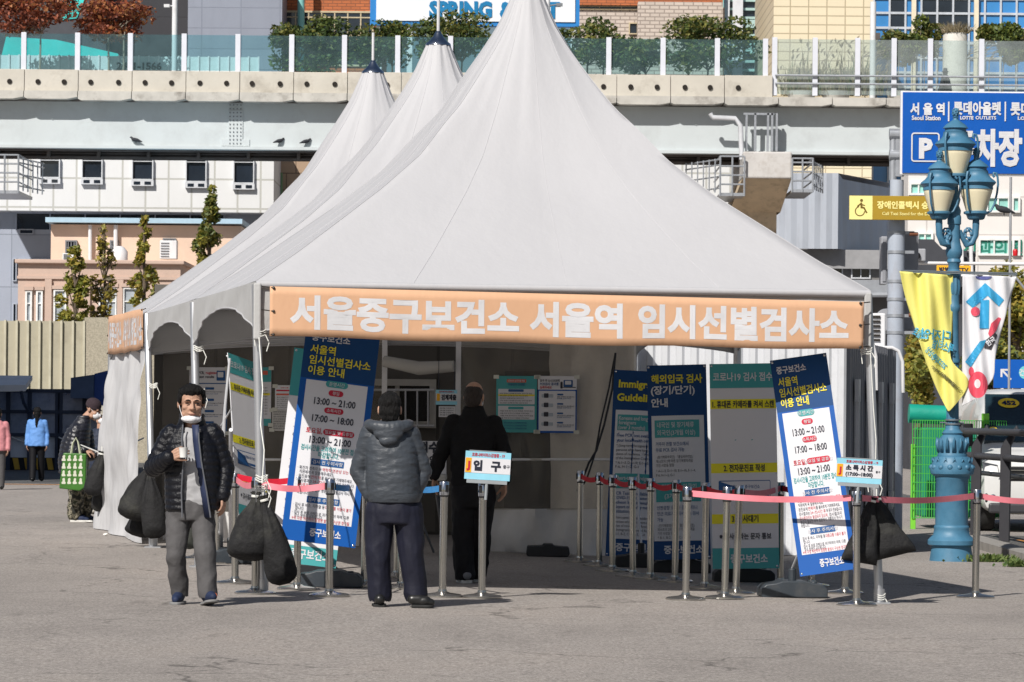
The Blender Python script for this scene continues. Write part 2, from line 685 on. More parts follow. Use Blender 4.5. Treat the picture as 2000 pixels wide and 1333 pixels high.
def gantry(px0, px1, pyt, pyb, name, skew):
    xa, xb, za, zb_ = R(px0, px1, pyt, pyb, D - 1)
    m = MB()
    y0, y1 = D - 1.6, D + 2.5
    m.box(xa, xb, y0, y1, za, za + .12)
    for z in (za + .45, za + .8, za + 1.15, zb_):
        m.tube([(xa, y0, z), (xb, y0, z)], .035, 6)
        m.tube([(xa if skew < 0 else xb, y0, z), (xa if skew < 0 else xb, y1, z)], .035, 6)
    n = max(2, int((xb - xa) / .5))
    for i in range(n + 1):
        X = xa + (xb - xa) * i / n
        m.tube([(X, y0, za), (X, y0, zb_)], .04, 6)
    # stair flank fading backwards, drawn as thin grating bars
    for i in range(6):
        X = xa + skew * .2 * (i + 1) if skew < 0 else xb + .12 * i
        m.tube([(X, y0 + .5 * i, za + .12), (X, y0 + .5 * i, zb_ - .1)], .03, 6)
    for z in (za + .3, za + .75, za + 1.2, zb_ - .12):
        X0 = xa if skew < 0 else xb
        m.tube([(X0, y0, z), (X0 + skew * 1.2 if skew < 0 else X0 + .6, y0 + 3, z)], .03, 6)
    return m.build(name, galv, ov, True, 30)


gantry(1405, 1452, 308, 385, 'service_platform', -1)
gantry(1545, 1585, 312, 378, 'service_platform', 1)
gantry(-40, 40, 305, 380, 'service_platform', 1)
mb = MB()
pts = [P(1387, 222, D - .6), P(1392, 230, D - .6), P(1436, 232, D - .6), P(1446, 245, D - .6), P(1449, 312, D - .6)]
mb.tube(pts, .1, 10)
mb.build('drain_pipe', M('pipe_grey', S(200, 202, 206), .5, var=.1), ov, True)
mb = MB()
for px in (1458, 1475, 1500, 1508, 1517):
    a = P(px, 222 if px > 1460 else 225, D - .3)
    b = P(px, 296, D - .3)
    mb.box(a.x - .04, a.x + .04, D - .4, D - .2, b.z, a.z)
a, b = P(1452, 222, D - .3), P(1512, 224, D - .3)
mb.box(a.x, b.x, D - .4, D - .25, a.z - .06, a.z + .02)
mb.build('bracket', galv, ov, True, 0)

xa2, xb2, za2, zb2_ = R(1472, 1496, 461, 476, D)
nb = MB().box(xa2, xb2, D + .92, D + .98, za2, zb2_).build('number_plate', M('plate_blue', S(24, 92, 150), .5), ov, True, 0)
m = MB()
m.text('13', (xa2 + xb2) / 2 + .08, (za2 + zb2_) / 2, .24, 0, .05, y=D + .91)
m.build('lettering', white_p, nb, True, 0, recalc=False)
# railing of glass panes on the parapet
rail = thing('glass_railing', 'row of tinted glass panes between white posts along the top of the elevated walkway', 'railing', P(1000, 140, D))
gl = MGLASS('rail_glass', (.68, .85, .88), .94, .02, .03, (.45, .62, .66))
pw = M('post_white', S(214, 217, 226), .5, var=.04)
pst = [-55, 47, 152, 255, 360, 465, 570, 673, 777, 880, 983, 1086, 1189, 1295, 1401, 1495]
ztop = P(750, 72, D).z
for i, px in enumerate(pst):
    X = P(px, 105, D).x
    MB().box(X - .1, X + .1, D - .12, D + .06, zt - .02, ztop + .04).build('post', pw, rail, True, 0, bevel=.01)
    if i:
        MB().box(Xp + .11, X - .11, D - .02, D, zt + .03, ztop).build('pane', gl, rail, True, 0)
    Xp = X
rail2 = thing('glass_railing', 'lower set of clear glass panes with two handrails beyond the end of the concrete parapet', 'railing', P(1700, 140, D))
zb2 = P(1600, 188, D).z
for i, px in enumerate([1513, 1592, 1675, 1746, 1817, 1917, 2020]):
    X = P(px, 105, D).x
    MB().box(X - .1, X + .1, D - .12, D + .06, zb2, ztop + .1).build('post', pw, rail2, True, 0, bevel=.01)
    if i:
        MB().box(Xp + .11, X - .11, D - .02, D, zb2 + .05, ztop + .04).build('pane', MGLASS('rail_glass_clear', (.80, .86, .86), .85, .05, .03, (.7, .76, .76)), rail2, True, 0)
    Xp = X
mb = MB()
for py in (149, 165):
    a, b = P(1513, py, D), P(2040, py, D)
    zz = P(1600, py, D).z
    mb.tube([(a.x, D - .2, zz), (b.x, D - .2, zz)], .04, 8)
mb.build('handrail', galv, rail2, True)

DECK = P(750, 150, D).z


# ------------------------------------------------------------------ buildings
dgl = M('dark_glass', S(36, 44, 54), .06, var=.3, vs=.6, spec=.8)
gframe = M('window_frame', S(205, 208, 212), .5)


def win(parent, rect, d, fr=None, glm=None, nv=0, hs=(), fw=.06, dep=.14, name='window', proud=.0):
    xa, xb, za, zb_ = rect
    fr, glm = fr or gframe, glm or dgl
    m = MB()
    y0 = d - dep - proud
    m.box(xa, xb, y0, d - .003, zb_ - fw, zb_).box(xa, xb, y0, d - .003, za, za + fw)
    m.box(xa, xa + fw, y0, d - .003, za + fw, zb_ - fw).box(xb - fw, xb, y0, d - .003, za + fw, zb_ - fw)
    for i in range(nv):
        X = xa + (xb - xa) * (i + 1) / (nv + 1)
        m.box(X - fw / 3, X + fw / 3, y0 + .02, d - .004, za + fw, zb_ - fw)
    for t in hs:
        Z = zb_ - (zb_ - za) * t
        m.box(xa + fw, xb - fw, y0 + .025, d - .005, Z - fw / 3, Z + fw / 3)
    o = m.build(name, fr, parent, True, 0)
    MB().box(xa + fw, xb - fw, d - .03, d - .006, za + fw, zb_ - fw).build('pane', glm, o, True, 0)
    return o


def bld(name, label, px0, px1, py0, d, dep, mat, cat='building', part='wall', zb=-.3):
    xa, xb, _, zt_ = R(px0, px1, py0, HZ, d)
    o = thing(name, label, cat, ((xa + xb) / 2, d, 0))
    MB().box(xa, xb, d, d + dep, zb, zt_).build(part, mat, o, True, 0)
    return o


# white panel building, far left
d = 165
o = bld('panel_building', 'white panelled building with a row of five dark windows below the walkway', -200, 533, 250, d, 18,
        MT('white_panels', S(220, 221, 221), S(184, 184, 178), 1.06, 1.35, 0, .045, .6, .02, .12), zb=P(300, 414, d).z)
xa, xb, za, zb_ = R(-200, 533, 414, 470, d + 1.5)
MB().box(xa, xb, d + 1.5, d + 16, -.3, zb_ + .5).build('lower_wall', M('blue_grey_wall', S(168, 176, 190), .7, var=.06, vs=.5, dirt=.2), o, True, 0)
for a, b, c, e in ((78, 118, 309, 360), (160, 201, 310, 361), (258, 300, 311, 364), (363, 404, 312, 368), (456, 497, 312, 371)):
    xa, xb, za, zb_ = R(a, b, c, e, d)
    w = win(o, (xa, xb, za + .27, zb_), d, None, dgl, 0, (.12,), .05, .2)
    f = MB().box(xa - .02, xb + .02, d - .22, d - .01, za, za + .26).build('sill_panel', gframe, w, True, 0)
    m = MB()
    hw = (xb - xa) / 2
    for s in (0, 1):
        m.box(xa + s * hw + .1, xa + s * hw + hw - .1, d - .24, d - .2, za + .06, za + .2)
    m.build('vent_pane', dgl, w, True, 0)
xa, xb, za, zb_ = R(30, 440, 416, 456, d + 1.5)
win(o, (xa, xb, za, zb_), d + 1.5, M('blue_grey_wall'), dgl, 5, (), .08, .15, 'window_band')
o = bld('tile_building', 'narrow brown tiled building beside the white panelled one', 533, 640, 290, 170, 10,
        MT('brown_tiles', S(176, 150, 125), S(120, 100, 82), .9, .8, .5, .03))
win(o, R(520, 552, 338, 400, 169.9), 169.9, M('green_frame', S(120, 150, 110), .6), M('green_glass', S(150, 190, 150), .1), 1)

# blue-grey block at the far left edge
d = 150
o = bld('grey_block', 'plain blue grey block with small dark window slits at the left edge', -120, 108, 448, d, 14,
        MT('grey_panels', S(158, 166, 182), S(130, 138, 152), 3, 2.2, 0, .02))
for a, b, c, e in ((25, 33, 505, 550), (25, 33, 593, 640), (36, 100, 505, 516), (38, 66, 448, 458)):
    win(o, R(a, b, c, e, d), d, M('blue_grey_wall'), dgl, 0, (), .04, .1)

# peach building
d = 128
peach = M('peach_stucco', S(222, 196, 176), .85, var=.06, vs=.7, dirt=.35, dc=(.45, .33, .26), ds=.6, bump=.2, bs=12)
pink = M('pink_stone', S(196, 172, 158), .9, var=.1, vs=.9, dirt=.5, dc=(.35, .27, .22), ds=.9, bump=.3, bs=9)
o = bld('peach_building', 'old peach stucco building with a lower pink wall of tall narrow windows', 98, 470, 440, d + 4, 12, peach, part='upper_wall')
xa, xb, za, zb_ = R(35, 352, 516, 640, d)
MB().box(xa, xb, d, d + 4, -.2, zb_).build('wall', pink, o, True, 0)
MB().box(xa - .1, xb + .15, d - .2, d + 4.1, zb_, zb_ + .14).build('cornice', pink, o, True, 0, bevel=.03)
MB().box(xa - .03, xb + .05, d - .08, d + .02, zb_ - .55, zb_ - .45).build('ledge', pink, o, True, 0)
m = MB()
for px in (95, 170, 235):
    X = P(px, 560, d).x
    m.box(X - .12, X + .12, d - .12, d + .01, .3, zb_ - .56)
m.build('pilaster', pink, o, True, 0)
wfr = M('white_frame', S(232, 232, 230), .5)
wgl = M('pale_glass', S(168, 176, 182), .15, var=.3, vs=1.5)
for a, b, c, e in ((50, 63, 568, 640), (71, 84, 568, 640), (105, 130, 566, 640), (193, 229, 562, 640), (240, 277, 562, 640)):
    win(o, R(a, b, c, e, d), d, wfr, wgl, 0, (.35,), .06, .12)
    xa2, xb2, _, z2 = R(a, b, c, e, d)
    MB().box(xa2 - .05, xb2 + .05, d - .16, d - .002, z2 + .01, z2 + .14).build('lintel', pink, o, True, 0)
d2 = d + 4
for a, b, c, e in ((128, 151, 470, 498), (215, 232, 470, 496), (318, 344, 466, 500)):
    win(o, R(a, b, c, e, d2), d2, M('grille_grey', S(120, 124, 130), .6), dgl, 3, (.5,), .05, .12)
xa, xb, za, zb_ = R(92, 475, 432, 441, d2)
MB().box(xa, xb, d2 - .5, d2 + 12, zb_ - .1, zb_ + .08).build('roof', M('blue_roof', S(168, 196, 214), .5, var=.08), o, True, 0)
m = MB()
a, b = P(176, 440, d2 - .2), P(176, 512, d2 - .2)
m.tube([a, b], .07, 8)
a, b = P(226, 440, d2 - .2), P(226, 490, d2 - .2)
m.tube([a, b], .08, 8)
m.build('downpipe', white_p, o, True)
xa, xb, za, zb_ = R(221, 246, 484, 510, d + 2)
m = MB()
m.lathe([(.2, za - .1), (.3, za), (.3, zb_ - .15), (.18, zb_), (.1, zb_ + .05)], ((xa + xb) / 2, d + 2, 0), 14)
tag(m.build('roof_tank', white_p), 'small round white tank on the ledge of the peach building', 'tank')
for q, (a, b, c, e) in enumerate(((312, 345, 470, 506), (122, 148, 495, 514))):
    xa, xb, za, zb_ = R(a, b, c, e, d + 1)
    t = thing('air_conditioner', ['large grey air conditioner standing on the ledge of the peach building', 'small white air conditioner on the peach building ledge beside a dish'][q],
              'air conditioner', ((xa + xb) / 2, d + 1.2, za))
    MB().box(xa, xb, d + 1, d + 1.5, za, zb_).build('casing', white_p, t, True, 0, bevel=.02)
    m = MB()
    for k in range(6):
        zz = za + (zb_ - za) * (k + .8) / 7
        m.box(xa + .04, xa + (xb - xa) * .55, d + .97, d + .998, zz, zz + .03)
    m.build('grille', M('grille_grey'), t, True, 0)
MB().box(R(60, 352, 516, 640, d)[0], R(60, 352, 516, 640, d)[1], d + 3.9, d + 4, 0, 1)

# ribbed beige site wall
d = 98
o = thing('site_wall', 'beige ribbed wall behind the blue stalls', 'wall', P(80, 780, d))
bei = M('beige_wall', S(178, 172, 152), .8, var=.06, vs=.6, dirt=.3, ds=1)
xa, xb, za, zb_ = R(-130, 165, 627, 770, d)
MB().box(xa, xb, d, d + .2, -.1, zb_).build('panel', bei, o, True, 0)
m = MB()
k = 0
for px in range(-120, 170, 22):
    X = P(px + RNG.uniform(-2, 2), 690, d).x
    m.box(X - .03, X + .03, d - .09, d + .01, -.1, zb_ + .02)
m.build('rib', M('beige_rib', S(196, 190, 168), .7), o, True, 0)
xa, xb, za, zb_ = R(165, 330, 621, 770, d)
MB().box(xa, xb, d - .05, d + .2, -.1, zb_).build('textured_panel', M('textured_beige', S(172, 164, 146), .9, var=.25, vs=26, bump=.6, bs=40), o, True, 0)

# stalls in the shade at the left
d = 84
o = thing('market_stall', 'row of dark blue framed stalls with clear plastic windows under the ribbed wall', 'stall', P(100, 900, d))
nav = M('navy_frame', S(44, 56, 80), .5, var=.1)
base = M('stall_base', S(212, 218, 230), .6, var=.1, vs=1.2, dirt=.2)
xa, xb, za, zb_ = R(-60, 232, 760, 900, d)
zl = P(100, 850, d).z
zg = float(G(xa))
MB().box(xa, xb, d + .05, d + 2.2, zg + .3, zl).build('base', base, o, True, 0)
MB().box(xa, xb, d + .08, d + 2.2, zg, zg + .3).build('plinth', M('stall_dark', S(40, 42, 48), .8), o, True, 0)
MB().box(xa, xb, d + 2.1, d + 2.2, zl, zb_).build('back_panel', M('stall_back', S(84, 96, 128), .7, var=.4, vs=1.4), o, True, 0)
m = MB()
for px in (-40, 16, 58, 112, 118, 165, 208):
    X = P(px, 820, d).x
    m.box(X - .05, X + .05, d - .03, d + .05, zg, zb_)
for py in (764, 805, 850):
    z = P(100, py, d).z
    m.box(xa, xb, d - .04, d + .06, z - .04, z + .04)
m.build('frame', nav, o, True, 0)
MB().box(xa, xb, d + .0, d + .01, zl, zb_).build('vinyl_window', MGLASS('stall_vinyl', (.70, .76, .86), .55, .25, .12, (.42, .48, .60)), o, True, 0)
m = MB()
for i in range(14):
    X = xa + (xb - xa) * (i + .5) / 14 + RNG.uniform(-.1, .1)
    hh = RNG.uniform(.2, .8)
    m.box(X - .12, X + .12, d + 1.2, d + 1.5, zl, zl + hh)
m.build('shelf_goods', M('goods', S(150, 150, 160), .6, var=.7, vs=2.5), o, True, 0)
m = MB()
yb = M('hazard_yellow', S(200, 160, 60), .6, var=.15)
for i in range(13):
    X = P(6 + i * 11, 905, d).x
    if i % 2 == 0:
        m.add([(X, d + .03, zg + .02), (X + .13, d + .03, zg + .02), (X + .08, d + .03, zg + .29), (X - .05, d + .03, zg + .29)], [(0, 1, 2, 3)])
m.build('hazard_stripe', yb, o, True, 0)
m = MB()
for i in range(6):
    a = xa + 1 + i * 1.1
    m.tube([(a + .09 * k, d - .06, zl - .05 - .14 * sin(pi * k / 10)) for k in range(11)], .018, 6)
m.build('hose', white_p, o, True)
xa, xb, za, zb_ = R(138, 232, 722, 770, d - .5)
t = thing('tarpaulin_cover', 'dark blue tarpaulin over a boxy roof beside the white side panel', 'tarpaulin', ((xa + xb) / 2, d, za))
m = MB()
xm = P(188, 740, d).x
m.ext([(xa, za - .1), (xm, za - .1), (xm, zb_ - .12), (xa, zb_ - .2)], d - .5, d + 1.5)
m.build('side_sheet', M('tarp_slate', S(74, 92, 122), .6, var=.2, vs=2, bump=.4, bs=5), t, True, 0)
m = MB()
m.ext([(xm + .004, za - .5), (xb, za - .4), (xb, zb_ + .05), (xm + .004, zb_ - .1)], d - .4, d + 1.5)
m.build('front_sheet', M('tarp_blue', S(30, 72, 150), .5, var=.2, vs=2, bump=.5, bs=4), t, True, 0)
xa, xb, za, zb_ = R(-30, 52, 733, 762, d - 1)
t = thing('awning', 'small white awning roof over the stalls at the left edge', 'awning', ((xa + xb) / 2, d - 1, za))
m = MB()
m.add([(xa, d - 1.2, za + .1), (xb, d - 1.2, za + .12), (xb, d, zb_), (xa, d, zb_), (xa, d - 1.2, za - .05), (xb, d - 1.2, za - .03), (xb, d, zb_ - .1), (xa, d, zb_ - .1)],
      [(0, 1, 2, 3), (4, 7, 6, 5), (0, 4, 5, 1), (1, 5, 6, 2), (2, 6, 7, 3), (3, 7, 4, 0)])
m.build('roof', white_p, t, True, 0)
m = MB()
m.tube([(xb - .1, d - 1.2, za - .02), (xb - .05, d - 1.1, za - .3), (xb - .05, d - .2, za - .5)], .04, 6)
m.build('arm', nav, t, True)

# tall buildings above the walkway
d = 205
o = bld('black_tower', 'nearly black tower block behind the red leaved trees', 205, 368, -60, d, 14,
        MT('black_panels', S(58, 58, 62), S(40, 40, 44), 6, 3, 0, .02, .35))
o = bld('teal_block', 'teal and charcoal block at the upper left corner', -120, 205, -60, d - 2, 12, M('charcoal_wall', S(70, 72, 78), .6))
m = MB()
m.poly([tuple(P(px, py, d - 2.1).xz) for px, py in ((118, 40), (140, 0), (175, -30), (160, 12), (150, 36))], d - 2.08)
m.poly([tuple(P(px, py, d - 2.1).xz) for px, py in ((0, 120), (12, 72), (110, 78), (230, 105), (240, 122))], d - 2.07)
m.build('teal_panel', M('teal_panel', S(60, 196, 190), .4, var=.2, vs=.4), o, True, 0)
m = MB()
x_, z_ = P(14, 8, d - 2.1).xz
m.text('서울역', x_, z_, .9, 0, .03, y=d - 2.1)
m.build('lettering', M('orange_letters', S(226, 100, 60), .5), o, True, 0)
d = 192
o = bld('slate_building', 'tall slate grey panelled facade without windows above the walkway', 364, 548, -60, d, 14,
        MT('slate_panels', S(138, 144, 158), S(124, 130, 144), 2.1, 1.1, 0, .03, .5, .03))
d = 196
o = bld('brick_tower', 'orange brick building with a dark window band beside the billboard', 547, 735, -60, d, 14,
        MT('orange_brick', S(182, 104, 62), S(130, 80, 55), .5, .16, .5, .02, .8, .12))
win(o, R(552, 730, 22, 72, d), d, M('bronze_frame', S(190, 176, 146), .5), dgl, 6, (.25,), .1, .1, 'window_band')
win(o, R(552, 730, 78, 130, d), d, M('bronze_frame'), dgl, 5, (.5,), .1, .1, 'window_band')
m = MB()
a, b = P(588, -60, d - 1.5), P(588, 140, d - 1.5)
m.tube([a, b], .2, 10)
m.build('teal_column', M('teal_metal', S(130, 190, 186), .5), o, True)
# billboard
d = 162
xa, xb, za, zb_ = R(723, 1132, -40, 51, d)
o = thing('billboard', 'white billboard with blue frame and blue capital letters behind the tents', 'billboard', ((xa + xb) / 2, d, za))
bf = M('billboard_blue', S(40, 126, 196), .5, var=.06)
MB().box(xa, xb, d, d + .5, za, zb_).build('frame', bf, o, True, 0)
MB().box(xa + .28, xb - .2, d - .06, d + .1, za + .2, zb_ - .2).build('panel', M('billboard_white', S(226, 230, 234), .5, var=.04, vs=.3), o, True, 0)
m = MB()
blu = M('letter_blue', S(20, 118, 170), .45)
for s_, a_, b_ in (('SPRING', 838, 961), ('&', 976, 1002), ('EAT', 1020, 1094)):
    A, B = P(a_, 16, d), P(b_, 16, d)
    m.text(s_, (A.x + B.x) / 2, P(900, 18, d).z, .86, 0, .055, 'C', B.x - A.x, y=d - .1)
m.build('lettering', blu, o, True, 0)
m = MB()
for px in (740, 800, 870, 1080, 1120):
    X = P(px, 60, d).x
    m.box(X - .12, X + .12, d + .1, d + .3, DECK, za)
m.build('post', white_p, o, True, 0)
d = 188
o = bld('brick_annex', 'pale whitewashed brick building with an orange top course right of the front tent peak', 1128, 1412, 14, d, 8,
        MT('pale_brick', S(196, 184, 174), S(150, 138, 130), .5, .2, .5, .03, .85, .06))
xa, xb, za, zb_ = R(1128, 1412, -60, 11, d - .3)
MB().box(xa, xb, d - .3, d + 8, za, zb_).build('orange_top', MT('orange_brick'), o, True, 0)
xa, xb, za, zb_ = R(1246, 1412, 4, 84, d - 1.5)
MB().box(xa, xb, d - 1.5, d - .32, za - 4, zb_).build('bay', MT('pale_brick'), o, True, 0)
win(o, R(1128, 1300, 12, 20, d), d, M('bronze_frame'), dgl, 3, (), .06, .1, 'window_band')
win(o, R(1228, 1246, 45, 68, d), d, M('bronze_frame'), dgl)
d = 200
o = bld('ribbed_building', 'building with white vertical fins and dark glazing left of the cream tiled tower', 1408, 1512, -60, d, 12, dgl, part='glazing')
m = MB()
for px in (1414, 1440, 1484, 1508):
    X = P(px, 40, d).x
    m.box(X - .28, X + .28, d - .5, d, -.2, P(px, -60, d).z)
m.build('fin', white_p, o, True, 0)
m = MB()
for k in range(12):
    Z = P(1460, -50 + k * 17, d).z
    a, b = P(1408, 40, d).x, P(1512, 40, d).x
    m.box(a, b, d - .2, d - .01, Z - .1, Z + (.35 if k % 3 == 0 else .04))
m.build('spandrel', M('spandrel', S(170, 196, 190), .5), o, True, 0)
m = MB()
a = P(1408, 40, d - 1).x
m.box(a - .3, a + .15, d - 1, d - .55, DECK, P(1408, -60, d).z)
m.build('teal_edge', M('teal_metal'), o, True, 0)
d = 180
o = bld('cream_tower', 'windowless cream tiled tower above the reeds', 1508, 1702, -60, d, 14,
        MT('cream_tiles', S(226, 213, 184), S(176, 162, 134), .92, .45, 0, .03, .5, .02, .08))
d = 190
o = bld('glass_tower', 'blue glass curtain wall tower in the upper right corner', 1700, 2120, -80, d, 14,
        M('blue_glass', S(60, 130, 190), .08, var=.35, vs=.12, spec=.8, st=(1, 1, .5)), part='glazing')
m = MB()
for k in range(16):
    X = P(1706 + k * 31, 40, d).x
    m.box(X - .05, X + .05, d - .12, d - .01, 0, P(1706, -80, d).z)
for k in range(9):
    Z = P(1850, -60 + k * 29, d).z
    m.box(P(1700, 40, d).x, P(2120, 40, d).x, d - .10, d - .012, Z - .06, Z + .06)
m.build('mullion', M('mullion', S(190, 196, 204), .5), o, True, 0)
m = MB()
for k in (1, 3, 4, 5):
    X0, X1 = P(1708 + k * 31, 40, d).x, P(1735 + k * 31, 40, d).x
    for j in range(3):
        m.box(X0, X1, d - .03, d - .008, P(1850, 57 + j * 29 - 60, d).z, P(1850, 30 + j * 29 - 60, d).z)
m.build('dark_pane', dgl, o, True, 0)
m = MB()
a = P(1812, 0, d - .2)
for px in (1784, 1906):
    X = P(px, 0, d).x
    m.box(X - .12, X + .12, d - .3, d - .13, 0, P(px, -80, d).z)
m.build('white_fin', M('cream_fin', S(225, 214, 190), .5), o, True, 0)

d = 158
o = bld('white_hall', 'plain white wall seen between the front tent slope and the walkway pier', 1240, 1440, 321, d, 8, MT('white_panels'))
# right hand middle distance
d = 170
o = thing('fluted_building', 'grey fluted metal building on a dark lower storey behind the right tent slope', 'building', P(1630, 600, d))
flu = M('fluted_metal', S(176, 182, 192), .5, .2, var=.08, vs=.6, st=(1, 1, .2), dirt=.15)
m = MB()
za, zb_, zd = P(1580, 486, d).z, P(1580, 338, d).z, P(1735, 352, d).z
XA, XB, XC = P(1500, 400, d).x, P(1637, 400, d).x, P(1770, 400, d).x
n = 12
pts = []
for i in range(n + 1):
    t = i / n
    X = XA + (XB - XA) * t
    pts.append((X, d + .05 * (i % 2) + .5 * (1 - t) ** 2))
for i in range(1, n + 1):
    t = i / n
    pts.append((XB + (XC - XB) * t, d + .05 * (i % 2) + 7.0 * t))
vs = [(x, y, za) for x, y in pts] + [(x, y, zb_ - (.25 if i > n else 0) * 1) for i, (x, y) in enumerate(pts)]
m.add(vs, [(i, i + 1, len(pts) + i + 1, len(pts) + i) for i in range(len(pts) - 1)])
m.build('fluted_wall', flu, o, True, 0, recalc=False)
m = MB()
m.add([(x, y + .06, zb_) for x, y in pts] + [(XC, d + 10, zb_ - .25), (XA + 2, d + 10, zb_)], [tuple(range(len(pts) + 2))])
m.build('roof', flu, o, True, 0)
dk = M('dark_render', S(124, 122, 122), .8, var=.1, vs=.6, dirt=.3)
m = MB()
m.box(XA + 2, XC - 1, d + 7.2, d + 12, -.3, zb_ - .9)
m.box(XA, XC, d + 1.2, d + 6.1, -.3, za)
m.build('lower_wall', dk, o, True, 0)
MB().box(XA, XC, d + .8, d + 1.19, za - .9, za - .002).build('beam', M('beam_grey', S(150, 150, 152), .7, var=.1), o, True, 0)
for a, b, c, e in ((1592, 1646, 500, 560), (1662, 1700, 504, 545), (1530, 1556, 498, 520)):
    win(o, R(a, b, c, e, d + 1.2), d + 1.2, gframe, dgl, 1, (), .06, .12)
xa, xb, za, zb_ = R(1658, 1760, 543, 578, d - 2)
m = MB()
m.box(xa, xb, d - 2, d + 1, za + .1, zb_ - .1)
m.tube([(xa, d - 2.1, za), (xb, d - 2.1, za + .05)], .12, 8)
m.build('canopy_box', M('canopy_grey', S(150, 154, 160), .5, var=.1), o, True, 0)

d = 118
o = bld('white_building', 'white tiled building with green tinted windows behind the street lamp', 1772, 2120, 330, d, 2.2,
        MT('white_tiles', S(224, 220, 216), S(196, 190, 186), 1.7, 1.25, 0, .025, .5, .02, .1))
ggl = M('mint_glass', S(150, 205, 196), .12, var=.2, vs=1)
for a, b, c, e, n_ in ((1925, 1972, 384, 416, 1), (1975, 1992, 384, 416, 0), (1910, 1972, 466, 500, 1), (1976, 1992, 466, 500, 0), (1790, 1822, 454, 474, 1), (1775, 1812, 357, 382, 1)):
    win(o, R(a, b, c, e, d), d, wfr, ggl, n_, (), .07, .12)
m = MB()
m.text('치과의원', P(1938, 484, d).x, P(1938, 484, d).z, .5, 0, .02, y=d - .05)
m.build('lettering', M('sign_green', S(40, 130, 110), .5), o, True, 0)
d = 108
o = thing('dark_shed', 'long dark grey shed roof with pipes behind the grey signal boxes', 'shed', P(1840, 800, d))
xa, xb, za, zb_ = R(1770, 1905, 468, 560, d)
m = MB()
m.ext([(xa, za), (xb, za), (xb, zb_ - .35), (xa + 1.1, zb_ - .3), (xa + .8, zb_), (xa, zb_)], d, d + 5)
m.box(xa + .2, xb - .2, d + .5, d + 5, -.3, za)
m.build('wall', M('shed_dark', S(66, 68, 74), .8, var=.2, vs=1), o, True, 0)
m = MB()
for px, py in ((1896, 478), (1878, 485)):
    a, b, c = P(px - 14, py, d - .3), P(px, py, d - .3), P(px + 2, 540, d - .3)
    m.tube([a, b, c], .06, 8)
m.build('pipe', white_p, o, True)
# poles and hoarding on the walkway
for lab, px, py0, yd_, r, armed in (('white pole with a small side camera right of the red leaved trees', 340, -40, D + 2.5, .11, 1), ('plain white pole standing among the reeds on the walkway', 1704, 4, D + 2.2, .12, 0),
                              ('white pole with two cameras in front of the billboard letters', 1068, -20, D + 3, .1, 2)):
    a, b = P(px, 190, yd_), P(px, py0, yd_)
    t = thing('lamp_pole', lab, 'pole', (a.x, yd_, DECK - .5))
    MB().tube([(a.x, yd_, DECK - .5), (a.x, yd_, b.z)], r, 12).build('post', white_p, t, True)
    m = MB()
    if armed:
        z = P(px, 13, yd_).z
        m.tube([(a.x, yd_, z), (a.x - .25, yd_ - .1, z + .02)], .03, 6)
        m.box(a.x - .42, a.x - .2, yd_ - .18, yd_ - .02, z - .05, z + .07)
        if armed == 2:
            m.tube([(a.x, yd_, z + .02), (a.x + .45, yd_ - .1, z + .08)], .03, 6)
            m.box(a.x + .35, a.x + .6, yd_ - .18, yd_ - .02, z, z + .12)
        m.build('camera', M('grille_grey') if armed == 2 else white_p, t, True, 0)
    else:
        z = P(px, 70, yd_).z
        m.box(a.x + .1, a.x + .28, yd_ - .1, yd_ + .1, z - .15, z + .1)
        m.build('box', M('dark_pipes'), t, True, 0)
yh = D + 7
xa, xb, za, zb_ = R(-60, 505, 110, 160, yh)
o = thing('hoarding', 'white panel hoarding with black telephone digits behind the glass railing and red trees', 'hoarding', ((xa + xb) / 2, yh, za))
MB().box(xa, xb, yh, yh + .1, za - .6, zb_).build('panel', M('hoarding_white', S(206, 214, 216), .5, var=.05, vs=1, dirt=.15), o, True, 0)
m = MB()
for i in range(30):
    X = xa + (xb - xa) * i / 29
    m.box(X - .03, X + .03, yh - .06, yh - .001, za - .6, zb_ + .03)
m.build('rib', white_p, o, True, 0)
m = MB()
A, B = P(228, 129, yh), P(316, 129, yh)
m.text('2461-1566', (A.x + B.x) / 2, A.z, .36, 0, .04, 'C', B.x - A.x, y=yh - .08)
m.build('lettering', M('digit_black', S(50, 54, 60), .6), o, True, 0, recalc=False)
# outside the left edge of the frame: the building whose shade falls across the road
o = thing('corner_building', 'plain grey corner building beside the shaded road', 'building', (-26, 66, 0))
MB().box(-40, -13, 66, 74, -.3, 16).build('wall', MT('grey_panels', None, None, 1, 1), o, True, 0)
for i in range(6):
    for j in range(4):
        win(o, (-38 + i * 4.1, -35.8 + i * 4.1, 2 + j * 3.4, 3.7 + j * 3.4), 66, None, dgl, 1, (.7,), .08, .12)
# ------------------------------------------------------------------ trees and plants
def leafmat(key, rgb, tr=.3):
    if key in _M:
        return _M[key]
    m, N, L, b = nt(key)
    c = ramp(N, L, nz(N, L, objco(N, L), 2.2, 3), [(.3, sc(rgb, .7)), (.7, sc(rgb, 1.3))])
    L.new(c, b.inputs['Base Color'])
    b.inputs['Roughness'].default_value = .55
    t = N.new('ShaderNodeBsdfTranslucent')
    L.new(c, t.inputs[0])
    mx = N.new('ShaderNodeMixShader')
    mx.inputs[0].default_value = tr
    L.new(b.outputs[0], mx.inputs[1])
    L.new(t.outputs[0], mx.inputs[2])
    L.new(mx.outputs[0], N['Material Output'].inputs[0])
    _M[key] = m
    return m


